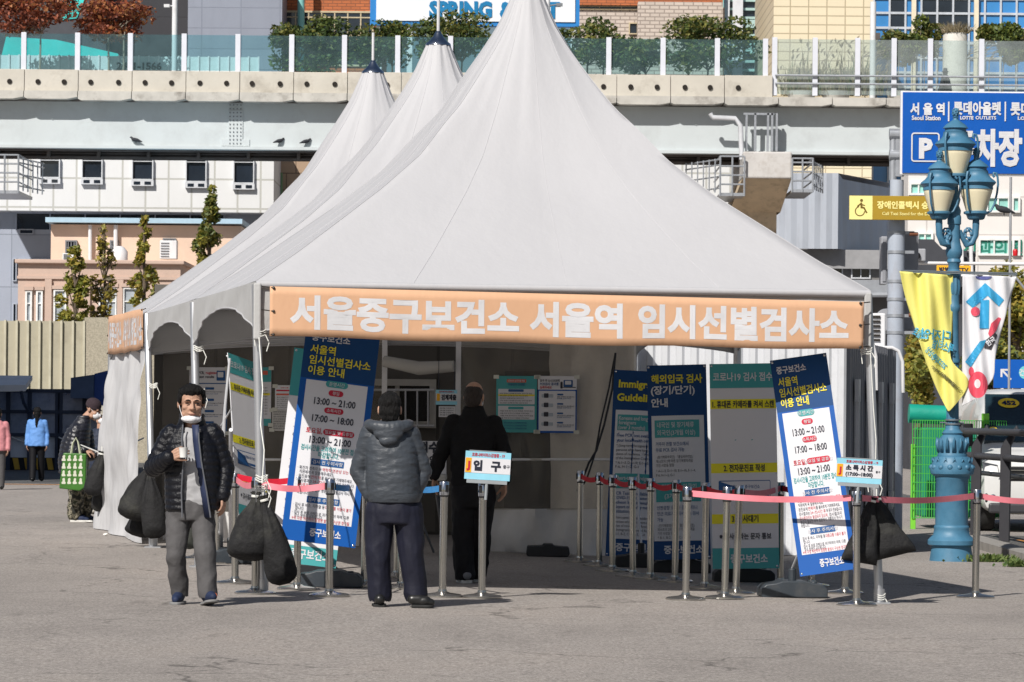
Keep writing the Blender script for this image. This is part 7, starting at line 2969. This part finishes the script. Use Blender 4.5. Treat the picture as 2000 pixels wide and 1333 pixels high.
# quilted jacket, open at the front
mb = MB()
tors = [(376, .02, 996, .212, .165), (376, .02, 950, .218, .165), (374, .02, 900, .21, .16), (371, .03, 862, .195, .14), (371, .035, 846, .165, .12), (371, .035, 834, .115, .105), (371, .03, 824, .098, .095), (371, .025, 808, .092, .09)]
mb.loft([(p(cx, 0).x, cy, p(0, y).z, rx, ry) for cx, cy, y, rx, ry in tors], 30)
chain(mb, [shL, elL, wrL - (wrL - elL).normalized() * .02], [.080, .072, .058])
chain(mb, [shR, elR, wrR + Vector((0, 0, .0))], [.080, .070, .054])
zz = [p(0, y).z for y in (1010, 960, 900, 860, 830, 800)]
xl = [p(x, 0).x for x in (359, 357, 360, 357, 358, 352)]
xr = [p(x, 0).x for x in (412, 404, 393, 388, 386, 392)]


def cutj(co):
    a = np.interp(co[:, 2], zz[::1], xl) if zz[0] < zz[-1] else None
    b = np.interp(co[:, 2], zz, xr)
    return (co[:, 0] > a) & (co[:, 0] < b) & (co[:, 1] < -.01) & ~((co[:, 1] < -.17) & (co[:, 2] > p(0, 905).z))


ch = [([(p(372, 0).x, .02, p(0, 1000).z), (p(372, 0).x, .02, p(0, 815).z)], .19), ([shL, elL, wrL], .075), ([shR, elR, wrR], .075)]
jk = blob('jacket', mb, .0085, NYLON, o, 3, quilt(ch, .050, .0075), cutj, .014)
m = MB()
m.tube([(a - .004, -.145 + .03 * (z > p(0, 850).z), z) for a, z in zip(xl[:5], zz[:5])], .006, 6)
m.tube([(a + .004, -.145 + .03 * (z > p(0, 850).z), z) for a, z in zip(xr[:5], zz[:5])], .006, 6)
m.build('zip', M('zip_grey', S(120, 122, 128), .4, .5), jk)
mb = MB()
mb.add([(a + .006, -.135, z) for a, z in zip(xr[:5], zz[:5])] + [(a - .045, -.105, z) for a, z in zip(xr[:5], zz[:5])], [(i, i + 1, 6 + i, 5 + i) for i in range(4)])
mb.build('lining', NAVYC, jk, solid=.004)
mb = MB()
mb.loft([(p(370, 0).x, .02, p(0, y).z, rx, ry) for y, rx, ry in ((978, .165, .125), (1000, .168, .13), (1015, .155, .12))], 24)
chain(mb, [hipL + Vector((-.0, 0, -.02)), knL, anL + Vector((0, 0, -.005))], [.094, .072, .066])
chain(mb, [hipR + Vector((.0, 0, -.02)), knR, anR + Vector((0, 0, -.01))], [.094, .074, .068])


def trw(co, no):
    co = wrinkle(co, no, .009, (6, 6, 5), 2)
    return wrinkle(co, no, .0045, (12, 12, 9), 7)


zc_ = p(0, 1168).z
blob('trousers', mb, .0095, CHINO, o, 3, trw, lambda co: co[:, 2] < zc_ + .004)
hl, tl_ = p(350, 1181, .09), p(345, 1181, -.13)
hl.z, tl_.z = 0.0, 0.0
mb = MB()
shoe(mb, hl + Vector((0, 0, .012)), tl_ + Vector((0, 0, .012)))
NVS = M('shoe_navy', (.012, .022, .06), .7, var=.15, vs=12)
s1 = blob('shoe', mb, .008, NVS, o, 2)
sole('sole', hl + (tl_ - hl) * .1, tl_, M('sole_grey', (.22, .22, .22), .7), s1, .05)
hr, tr_ = p(404, 1181, -.08), p(424, 1181, -.27)
hr.z, tr_.z = 0.0, .035
mb = MB()
shoe(mb, hr + Vector((0, 0, .014)), tr_ + Vector((0, 0, .014)))
s2 = blob('shoe', mb, .008, NVS, o, 2)
sole('sole', hr + (tr_ - hr) * .1, tr_, M('sole_grey'), s2, .05, .018)
M('sole_orange', (.50, .12, .05), .6)
m = MB()
c = hr + (tr_ - hr) * .45 + Vector((.045, -.03, .06))
m.tube([c + Vector((.012 * cos(a * .5), -.004, .02 * sin(a * .5))) for a in range(13)], .003, 5)
m.build('side_mark', M('sole_orange'), s2)
cc = p(363, 884, -.30)
t = thing('paper_cup', 'white paper cup held in front of the grey shirt by the striding man', 'cup', f.g + cc + Vector((0, 0, 0)))
MB().lathe([(.026, -.035), (.034, .035), (.037, .040), (.033, .040), (.032, .03), (.025, -.03)], n=24).build('cup', M('cup_white', (.78, .78, .76), .6, var=.02), t)

# ---- the man seen from behind in the grey hooded jacket
GREYN = M('nylon_grey', (.05, .058, .07), .45, var=.10, vs=6, bump=.45, bs=11, st=(1, 1, 1.8), spec=.38)
NTROU = M('trouser_navy', (.011, .012, .024), .6, var=.12, vs=7, bump=.12, bs=30, spec=.3)
f = Figure('man seen from behind in grey hooded jacket and navy trousers, hands in pockets', 776, 1186)
p, o = f.p, f.o
hc = p(758, 800, 0)
HT = rotm(hc, pi, .05, 0)
shL, shR = p(720, 849, .0), p(797, 849, .0)
elL, wrL = p(698, 922, .05), p(722, 966, .01)
elR, wrR = p(823, 920, .05), p(806, 965, .01)
hipL, hipR = p(740, 990, 0), p(796, 990, 0)
knL, anL = p(738, 1080, .0), p(742, 1165, .02)
knR, anR = p(803, 1080, .0), p(812, 1165, .02)
mb = MB()
head_shapes(mb, HT)
mb.cap(hc + Vector((0, -.01, -.06)), p(760, 850, .0), .055, .062)
mb.loft([(p(764, 0).x, .0, p(0, y).z, rx, .08) for y, rx in ((985, .12), (930, .12), (870, .15), (845, .10))], 20)
chain(mb, [shL, elL, wrL], [.045, .036, .028])
chain(mb, [shR, elR, wrR], [.045, .036, .028])
chain(mb, [hipL, knL, anL], [.07, .05, .04])
chain(mb, [hipR, knR, anR], [.07, .05, .04])
hand(mb, wrL, (.3, .25, -1), (1, .1, 0), 1, (.3, .4, .4), .95)
hand(mb, wrR, (-.3, .25, -1), (-1, .1, 0), -1, (.3, .4, .4), .95)
blob('body', mb, .0055, SKIN, o, 2)
mb = MB()
E = lambda c, r: mb.ell(c, r, 18, 12, 0, HT)
E((0, .022, .046), (.081, .094, .082))
E((0, .048, -.012), (.0765, .062, .085))
E((0, .056, -.060), (.060, .046, .055))
blob('hair', mb, .005, HAIRB, o, 1, lambda co, no: wrinkle(co, no, .005, (48, 48, 16), 4))
MB().ell((0, .085, .105), (.016, .012, .020), 10, 8, 0, HT)
mb = MB()
mb.loft([(p(cx, 0).x, .0, p(0, y).z, rx, ry) for cx, y, rx, ry in ((767, 977, .190, .155), (766, 968, .195, .16), (765, 935, .198, .165), (763, 890, .195, .155), (760, 860, .19, .135), (759, 842, .14, .11), (760, 822, .075, .08))], 30)
chain(mb, [shL, elL, wrL + Vector((0, 0, -.01))], [.078, .068, .054])
chain(mb, [shR, elR, wrR + Vector((0, 0, -.01))], [.078, .068, .054])


def nylw(co, no):
    co = wrinkle(co, no, .0055, (4, 4, 8), 11)
    return wrinkle(co, no, .0048, (9, 9, 22), 4)


jk = blob('jacket', mb, .009, GREYN, o, 2, nylw)
mb = MB()
# hood lying on the back
for i in range(15):
    a = pi * (i / 14)
    c = p(757, 832, -.03) + Vector((.145 * cos(a), -.115 * sin(a), -.030 * sin(a) + .015))
    mb.ell(c, (.042, .045, .034 + .012 * sin(a)), 12, 8)
mb.ell(p(757, 846, -.135), (.11, .05, .06), 16, 10)
mb.ell(p(757, 860, -.150), (.07, .035, .04), 16, 10)
blob('hood', mb, .009, GREYN, jk, 3, nylw)
m = MB()
m.loft([(p(768, 0).x, .0, p(0, y).z, rx, ry) for y, rx, ry in ((981, .192, .152), (976, .200, .160), (968, .205, .165), (964, .204, .164))], 36)
m.build('hem_band', GREYN, jk)
mb = MB()
mb.loft([(p(767, 0).x, .0, p(0, y).z, rx, ry) for y, rx, ry in ((972, .172, .13), (1000, .180, .138), (1022, .172, .13))], 26)
chain(mb, [hipL + Vector((.0, 0, -.03)), knL, anL + Vector((0, 0, .0))], [.110, .094, .084])
chain(mb, [hipR + Vector((.0, 0, -.03)), knR, anR + Vector((0, 0, .0))], [.110, .094, .084])


def trn(co, no):
    co = wrinkle(co, no, .010, (6, 6, 4), 21)
    return wrinkle(co, no, .003, (14, 14, 8), 7)


zc2 = p(0, 1176).z
blob('trousers', mb, .0095, NTROU, o, 3, trn, lambda co: co[:, 2] < zc2)
LEA = M('leather_black', (.014, .014, .014), .35, var=.2, vs=10, spec=.5)
for (hx, ty) in ((p(742, 1186, -.07), p(738, 1186, .14)), (p(806, 1186, -.05), p(847, 1186, -.05))):
    hx.z = ty.z = 0
    mb = MB()
    shoe(mb, hx + Vector((0, 0, .012)), ty + Vector((0, 0, .012)), .046, .08)
    s1 = blob('shoe', mb, .008, LEA, o, 2)
    sole('sole', hx + (ty - hx) * .1, ty, RUB, s1, .051)

# ---- the man in black walking into the tent
BLKJ = M('wool_black', (.010, .010, .011), .8, var=.15, vs=8, bump=.15, bs=60, spec=.2)
BLKT = M('trouser_black', (.006, .006, .008), .7, var=.15, vs=8, bump=.1, bs=40, spec=.25)
f = Figure('man in plain black jacket and trousers walking into the tent with his back turned', 912, 1139)
p, o = f.p, f.o
hc = p(923, 775, 0)
HT = rotm(hc, pi - .25, .05, 0)
shL, shR = p(884, 826, 0), p(962, 828, 0)
elL, wrL = p(860, 885, .03), p(846, 932, .02)
elR, wrR = p(983, 885, .03), p(984, 945, .0)
hipL, hipR = p(906, 958, 0), p(942, 958, 0)
knL, anL = p(903, 1045, -.02), p(908, 1117, -.04)
knR, anR = p(938, 1045, .05), p(932, 1112, .16)
mb = MB()
head_shapes(mb, HT)
mb.cap(hc + Vector((0, -.01, -.06)), p(922, 825, .0), .055, .062)
mb.loft([(p(921, 0).x, .0, p(0, y).z, rx, .08) for y, rx in ((950, .12), (900, .12), (845, .15), (822, .10))], 20)
chain(mb, [shL, elL, wrL], [.045, .036, .028])
chain(mb, [shR, elR, wrR], [.045, .036, .028])
chain(mb, [hipL, knL, anL], [.07, .05, .04])
chain(mb, [hipR, knR, anR], [.07, .05, .04])
hand(mb, wrL, (-.05, .05, -1), (1, -.3, 0), -1, (.25, .35, .3), .95)
hand(mb, wrR, (-.05, -.1, -1), (-.9, -.5, 0), 1, (.3, .45, .35), .98)
blob('body', mb, .005, SKIN, o, 2)
mb = MB()
E = lambda c, r: mb.ell(c, r, 18, 12, 0, HT)
E((0, .030, .022), (.082, .092, .078))
E((0, .055, -.03), (.074, .058, .068))
HB = blob('hair', mb, .0055, HAIRG, o, 1, lambda co, no: wrinkle(co, no, .003, (60, 60, 22), 4), None)
m = MB()
for q in (-1, 1):
    m.tube([HT @ Vector((q * .060, -.07, -.06)), HT @ Vector((q * .072, -.03, -.04)), HT @ Vector((q * .086, .015, .012))], .0025, 6)
mk = MB()
mk.ell((0, -.058, -.058), (.060, .052, .05), 18, 12, 0, HT)
m2 = blob('mask', mk, .007, MASK, o, 1)
m.build('strap', MASK, m2)
mb = MB()
mb.loft([(p(cx, 0).x, .0, p(0, y).z, rx, ry) for cx, y, rx, ry in ((920, 950, .178, .14), (920, 935, .182, .145), (920, 880, .19, .145), (921, 845, .195, .13), (922, 826, .16, .11), (922, 810, .105, .095), (922, 794, .078, .078))], 30)
chain(mb, [shL, elL, wrL + Vector((0, 0, .02))], [.076, .066, .054])
chain(mb, [shR, elR, wrR + Vector((0, 0, .03))], [.076, .066, .054])
jk = blob('jacket', mb, .0095, BLKJ, o, 3, lambda co, no: wrinkle(co, no, .010, (7, 7, 9), 31))
mb = MB()
mb.loft([(p(922, 0).x, .0, p(0, y).z, rx, ry) for y, rx, ry in ((945, .18, .14), (970, .188, .145), (992, .175, .13))], 26)
chain(mb, [hipL + Vector((0, 0, -.03)), knL, anL + Vector((0, 0, -.03))], [.11, .094, .088])
chain(mb, [hipR + Vector((0, 0, -.03)), knR, anR + Vector((0, 0, -.03))], [.11, .094, .086])
zc3 = p(0, 1131).z
blob('trousers', mb, .0095, BLKT, o, 3, lambda co, no: wrinkle(co, no, .012, (7, 7, 7), 33), lambda co: co[:, 2] < zc3 - .01)
for (hx, ty) in ((p(912, 1139, -.10), p(900, 1139, .12)), (p(934, 1139, .12), p(930, 1139, .33))):
    hx.z = ty.z = 0
    mb = MB()
    shoe(mb, hx + Vector((0, 0, .02)), ty + Vector((0, 0, .02)), .048, .08)
    s1 = blob('shoe', mb, .008, M('shoe_grey', (.16, .165, .18), .7, var=.1), o, 2)
    sole('sole', hx + (ty - hx) * .1, ty, SOLEW, s1, .053, .032)

# ---- the two men at the left side of the white panel
BLKQ = M('nylon_navy', (.014, .015, .022), .38, var=.25, vs=8, bump=.2, bs=40, spec=.5)


def camo_mat():
    m_, N, L, b = nt('camouflage')
    co = objco(N, L)
    r = ramp(N, L, nz(N, L, co, 16, 3, .6), [(.38, (.02, .02, .015)), (.46, (.10, .09, .06)), (.53, (.28, .25, .19)), (.6, (.05, .055, .03))])
    for n_ in N:
        if n_.type == 'VALTORGB':
            n_.color_ramp.interpolation = 'CONSTANT'
    L.new(r, b.inputs['Base Color'])
    b.inputs['Roughness'].default_value = .8
    return m_


f = Figure('man in dark beanie and white mask with camouflage trousers carrying a green bag', 152, 1020)
p, o = f.p, f.o
hc = p(181, 800, 0)
HT = rotm(hc, 1.15, .42, 0)
sh, el, wr = p(150, 842, -.10), p(142, 885, -.16), p(171, 879, -.30)
sh2, el2, wr2 = p(164, 842, .14), p(172, 890, .16), p(190, 885, -.05)
hp, kn, an = p(148, 930, -.06), p(150, 975, -.05), p(146, 1004, -.06)
hp2, kn2, an2 = p(160, 930, .1), p(168, 975, .1), p(164, 1000, .1)
mb = MB()
head_shapes(mb, HT, 1.0)
mb.cap(hc + Vector((-.04, .0, -.05)), p(158, 825, 0), .055, .06)
mb.loft([(p(x, 0).x, 0, p(0, y).z, rx, .10) for x, y, rx in ((145, 920, .09), (140, 870, .10), (152, 832, .09))], 20)
chain(mb, [sh, el, wr], [.045, .036, .028])
chain(mb, [sh2, el2, wr2], [.045, .036, .028])
chain(mb, [hp, kn, an], [.07, .05, .04])
chain(mb, [hp2, kn2, an2], [.07, .05, .04])
hand(mb, wr, (1, -.1, -.25), (0, .4, -1), -1, (.5, .7, .6), 1.0)
hand(mb, wr2, (1, -.5, -.1), (0, -.4, -1), 1, (.5, .7, .6), 1.0)
blob('body', mb, .0065, SKIN, o, 1)
face_bits(o, HT, 1.0, False)
mb = MB()
mb.ell((0, .022, .055), (.090, .102, .082), 20, 12, 0, HT)
mb.ell((0, .018, .03), (.092, .104, .04), 20, 12, 0, HT)
bn = blob('beanie', mb, .007, M('knit_maroon', (.035, .022, .028), .9, var=.15, vs=30, bump=.4, bs=70), o, 2)
mk = MB()
mk.ell((0, -.060, -.050), (.056, .060, .052), 18, 12, 0, HT)
mk.ell((0, -.085, -.035), (.022, .045, .03), 12, 8, 0, HT)
m2 = blob('mask', mk, .007, MASK, o, 2)
m = MB()
for q in (-1, 1):
    m.tube([HT @ Vector((q * .05, -.06, -.03)), HT @ Vector((q * .078, .01, .02))], .003, 5)
m.build('strap', MASK, m2)
mb = MB()
mb.loft([(p(x, 0).x, 0, p(0, y).z, rx, ry) for x, y, rx, ry in ((144, 925, .19, .19), (143, 900, .20, .20), (146, 865, .18, .20), (152, 840, .15, .18), (160, 822, .10, .10), (163, 812, .08, .08))], 26)
chain(mb, [sh, el, wr - (wr - el).normalized() * .03], [.09, .082, .066])
chain(mb, [sh2, el2, wr2 - (wr2 - el2).normalized() * .03], [.09, .078, .06])
ch = [([(p(148, 0).x, 0, p(0, 928).z), (p(154, 0).x, 0, p(0, 812).z)], .19), ([sh, el, wr], .09), ([sh2, el2, wr2], .09)]
blob('jacket', mb, .010, BLKQ, o, 2, quilt(ch, .055, .010))
mb = MB()
chain(mb, [hp, kn, an], [.10, .095, .088])
chain(mb, [hp2, kn2, an2], [.10, .09, .085])
blob('trousers', mb, .011, camo_mat(), o, 2, lambda co, no: wrinkle(co, no, .018, (10, 10, 14), 3))
for hx, ty in ((p(144, 1020, -.07), p(175, 1020, -.09)), (p(156, 1020, .12), p(182, 1020, .12))):
    hx.z = ty.z = 0
    mb = MB()
    shoe(mb, hx + Vector((0, 0, .015)), ty + Vector((0, 0, .015)), .046, .08)
    s1 = blob('shoe', mb, .009, NVS, o, 2)
    sole('sole', hx, ty, SOLEW, s1, .05, .028)
g5 = f.g
# grabber stick
m = MB()
m.tube([g5 + p(160, 868, -.34), g5 + p(196, 882, -.34)], .008, 6)
m.tube([g5 + p(161, 872, -.34), g5 + p(170, 880, -.33)], .008, 6)
tag(m.build('litter_picker', M('plastic_white', (.7, .7, .68), .5)), 'thin white litter picker held out by the man with the green bag', 'litter picker')
# shopping bag
bc = g5 + p(150, 953, -.40)
t = thing('shopping_bag', 'green shopping bag printed with white shapes carried by the man in the beanie', 'bag', bc)
BGR = M('bag_green', (.045, .16, .02), .4, var=.12, vs=5, bump=.3, bs=10, spec=.5)
m = MB()
kk = g5.y / F * .99
wv = lambda x, z: .01 * sin(x * 20 + z * 9)
bw, bh = 25 * kk, 68 * kk
pts = [(-bw - .01, .0), (bw * .55, -.03), (bw * 1.0, .02), (bw * 1.06, bh), (-bw * .74, bh * 1.02)]
m.ext(pts, -.07, .07)
bo = m.build('bag', BGR, t, False, 0, bevel=.012)
m = MB()
rng = random.Random(5)
for r_ in range(4):
    for c_ in range(4):
        x, z = -bw * .72 + c_ * bw * .44, bh * (.10 + .22 * r_) + .012
        s_ = kk
        if x > bw * .75:
            continue
        q = [(x + dx * s_ * 1.1, z + dz * s_ * 1.1) for dx, dz in ((-3, 0), (3, 0), (4, 2), (2.2, 5), (2.6, 9), (1, 11), (-.6, 10), (-2, 8.5), (-1.6, 5), (-3.6, 3))]
        m.poly([(a + rng.uniform(-.003, .003), b) for a, b in q], -.0715)
m.build('print', M('print_cream', (.62, .63, .52), .5), bo, False, 0, recalc=False)
m = MB()
for y in (-.06, .06):
    m.tube([(-.03, y, bh), (-.01, y * .6, bh + .13), (.03, 0, bh + .20), (.06, y * .6, bh + .14), (.085, y, bh)], .009, 6)
m.build('handle', M('handle_pale', (.5, .52, .38), .6), t)

f = Figure('man in pale cap and white mask half hidden behind the green bag man', 190, 1004)
p, o = f.p, f.o
hc = p(196, 812, 0)
HT = rotm(hc, .5, .3, 0)
mb = MB()
head_shapes(mb, HT, 1.0)
mb.cap(hc + Vector((.0, .01, -.06)), p(196, 842, 0), .055, .06)
shs = [p(184, 850, -.02), p(216, 850, .05)]
els = [p(186, 892, .0), p(222, 892, .05)]
wrs = [p(200, 905, -.2), p(214, 915, -.1)]
hps = [p(192, 930, 0), p(208, 930, .02)]
kns = [p(190, 965, 0), p(206, 965, .02)]
ans = [p(178, 998, 0), p(204, 996, .02)]
mb.loft([(p(199, 0).x, 0, p(0, y).z, rx, .09) for y, rx in ((925, .11), (880, .11), (848, .12))], 18)
for i in (0, 1):
    chain(mb, [shs[i], els[i], wrs[i]], [.045, .036, .028])
    chain(mb, [hps[i], kns[i], ans[i]], [.07, .05, .04])
    hand(mb, wrs[i], (.2, -1, -.3), (0, .3, -1), 1 if i else -1, (.4, .5, .5))
blob('body', mb, .007, SKIN, o, 1)
face_bits(o, HT, 1.0, False)
mb = MB()
mb.ell((0, .015, .055), (.086, .100, .075), 20, 12, 0, HT)
mb.ell((0, -.085, .052), (.062, .07, .010), 16, 8, 0, HT)
blob('cap', mb, .006, M('cap_beige', (.36, .34, .29), .9, var=.08), o, 1)
mk = MB()
mk.ell((0, -.060, -.050), (.058, .058, .05), 18, 12, 0, HT)
mk.ell((0, -.085, -.035), (.022, .045, .03), 12, 8, 0, HT)
blob('mask', mk, .007, MASK, o, 2)
mb = MB()
mb.loft([(p(199, 0).x, 0, p(0, y).z, rx, ry) for y, rx, ry in ((925, .17, .14), (880, .18, .15), (852, .17, .12), (838, .09, .09))], 24)
for i in (0, 1):
    chain(mb, [shs[i], els[i], wrs[i]], [.085, .075, .06])
blob('jacket', mb, .011, M('jacket_navy', (.022, .03, .055), .7, var=.12, vs=8, bump=.2, bs=40), o, 2, lambda co, no: wrinkle(co, no, .012, (9, 9, 12), 3))
mb = MB()
for i in (0, 1):
    chain(mb, [hps[i], kns[i], ans[i]], [.10, .085, .075])
blob('trousers', mb, .012, BLKT, o, 2)
for i, (hx, ty) in enumerate(((p(172, 1004, .02), p(186, 1004, -.16)), (p(204, 1004, .1), p(206, 1004, -.14)))):
    hx.z = ty.z = 0
    mb = MB()
    shoe(mb, hx + Vector((0, 0, .015)), ty + Vector((0, 0, .015)))
    blob('shoe', mb, .01, M('shoe_cream', (.42, .40, .36), .7), o, 1)


# ---- figures far away
def walker(label, px, py, top, coat, trou, hairm, back=True, longh=False, stride=.12, wide=1.0, skirt=False):
    f = Figure(label, px, py)
    H_ = (py - top) * f.k
    s = H_ / 1.68
    o = f.o
    V = lambda x, y, z: Vector((x * s * wide, y * s, z * s))
    yaw = pi if back else 0
    HT = rotm(V(0, 0, 1.55), yaw, 0, 0)
    sgn = -1 if back else 1
    mb = MB()
    head_shapes(mb, HT, s)
    mb.cap(V(0, .01, 1.5), V(0, .01, 1.36), .05 * s, .06 * s)
    mb.loft([(0, 0, z * s, rx * s, .08 * s) for z, rx in ((.9, .11), (1.1, .10), (1.32, .14))], 16)
    J = {}
    for q in (-1, 1):
        J[q] = ([V(q * .165, 0, 1.34), V(q * .215, .02, 1.07), V(q * .225, -.05, .84)], [V(q * .09, 0, .86), V(q * .085, q * stride * .4, .48), V(q * .08, q * stride, .08)])
        chain(mb, J[q][0], [.045 * s, .036 * s, .028 * s])
        chain(mb, J[q][1], [.07 * s, .05 * s, .04 * s])
        hand(mb, J[q][0][2], (0, -.1, -1), (-q, 0, 0), -sgn * q, (.3, .4, .3), .95 * s)
    blob('body', mb, .0075, SKIN, o, 1)
    mb = MB()
    mb.ell((0, .022 * s, .05 * s), (.085 * s, .098 * s, .083 * s), 16, 10, 0, HT)
    mb.ell((0, .052 * s, -.03 * s), (.075 * s, .058 * s, .08 * s), 16, 10, 0, HT)
    if longh:
        mb.cap(HT @ Vector((0, .10 * s, -.02 * s)), HT @ Vector((.0, .10 * s, -.30 * s)), .045 * s, .028 * s)
    blob('hair', mb, .008, hairm, o, 1, lambda co, no: wrinkle(co, no, .006, (40, 40, 16), 2))
    if not back:
        face_bits(o, HT, s)
    mb = MB()
    mb.loft([(0, 0, z * s, rx * s * wide, ry * s) for z, rx, ry in ((.80, .20, .16), (.95, .195, .15), (1.1, .18, .14), (1.3, .19, .12), (1.38, .12, .10), (1.43, .07, .07))], 22)
    for q in (-1, 1):
        chain(mb, J[q][0], [.066 * s, .058 * s, .05 * s])
    blob('jacket', mb, .012, coat, o, 2, lambda co, no: wrinkle(co, no, .008, (8, 8, 10), px))
    mb = MB()
    mb.loft([(0, 0, z * s, rx * s * wide, ry * s) for z, rx, ry in ((.92, .16, .13), (.82, .17, .14), (.76, .15, .12))], 20)
    for q in (-1, 1):
        chain(mb, J[q][1], [.098 * s, .08 * s, .07 * s])
    blob('trousers', mb, .013, trou, o, 2)
    for q in (-1, 1):
        a = J[q][1][2].copy()
        a.z = 0
        mb = MB()
        shoe(mb, a + Vector((0, -sgn * -.03, .01)), a + Vector((0, -sgn * .17 * s, .01)), .045 * s, .08 * s)
        blob('shoe', mb, .011, LEA, o, 1)
    return f


BLUJ = M('jacket_blue', (.13, .30, .66), .7, var=.06, vs=6)
PNK = M('jacket_pink', (.55, .22, .24), .7, var=.08, vs=6)
walker('woman with ponytail in light blue jacket walking away in the shade', 72, 941, 796, BLUJ, BLKT, HAIRB, True, True, .16)
walker('person in a pink jacket at the left picture edge, mostly cut off', -6, 957, 797, PNK, CHINO, HAIRB, True, False, .05)
walker('dark haired head of a person behind the green fence, directly right of the lamp post', 1896, 992, 796, M('coat_dark', (.03, .03, .035), .8), BLKT, HAIRB, True)
walker('masked man looking out behind the green fence beside the van', 1932, 992, 791, M('coat_dark'), BLKT, HAIRB, False)
q = [x for x in bpy.data.objects if x.get('label', '').startswith('masked man')][0]
mk = MB()
sq = q.children[0]
hd = Matrix.Translation((0, 0, (992 - 791) * q.location.y / F / 1.68 * 1.55))
mk.ell((0, -.058, -.06), (.060, .055, .05), 18, 12, 0, hd)
blob('mask', mk, .008, M('mask_black', (.02, .02, .02), .7), q, 1)
f = walker('small figure in a dark cloak on the walkway before the round planter', 1846, 186, 134, BLKT, BLKT, HAIRB, True, False, .05) if False else None
# dark caped figure on the walkway in front of the round planter
c = P(1846, 176, D + 1.6)
t = thing('statue', 'small dark caped figure on the walkway in front of the round planter', 'statue', c)
kk = (D + 1.6) / F
MB().lathe([(14 * kk, -.05), (13 * kk, 3 * kk), (10 * kk, 16 * kk), (7.5 * kk, 26 * kk), (5 * kk, 29 * kk)], n=20).build('cape', M('bronze_dark', S(50, 50, 58), .5), t)
m = MB()
m.ell((0, 0, 33 * kk), (5 * kk, 5 * kk, 5.5 * kk))
m.lathe([(8 * kk, 35 * kk), (4.5 * kk, 37 * kk), (3.5 * kk, 42 * kk), (1 * kk, 43 * kk)], n=16)
m.build('head', M('bronze_dark'), t)
bpy.data.scenes.remove(TMP)
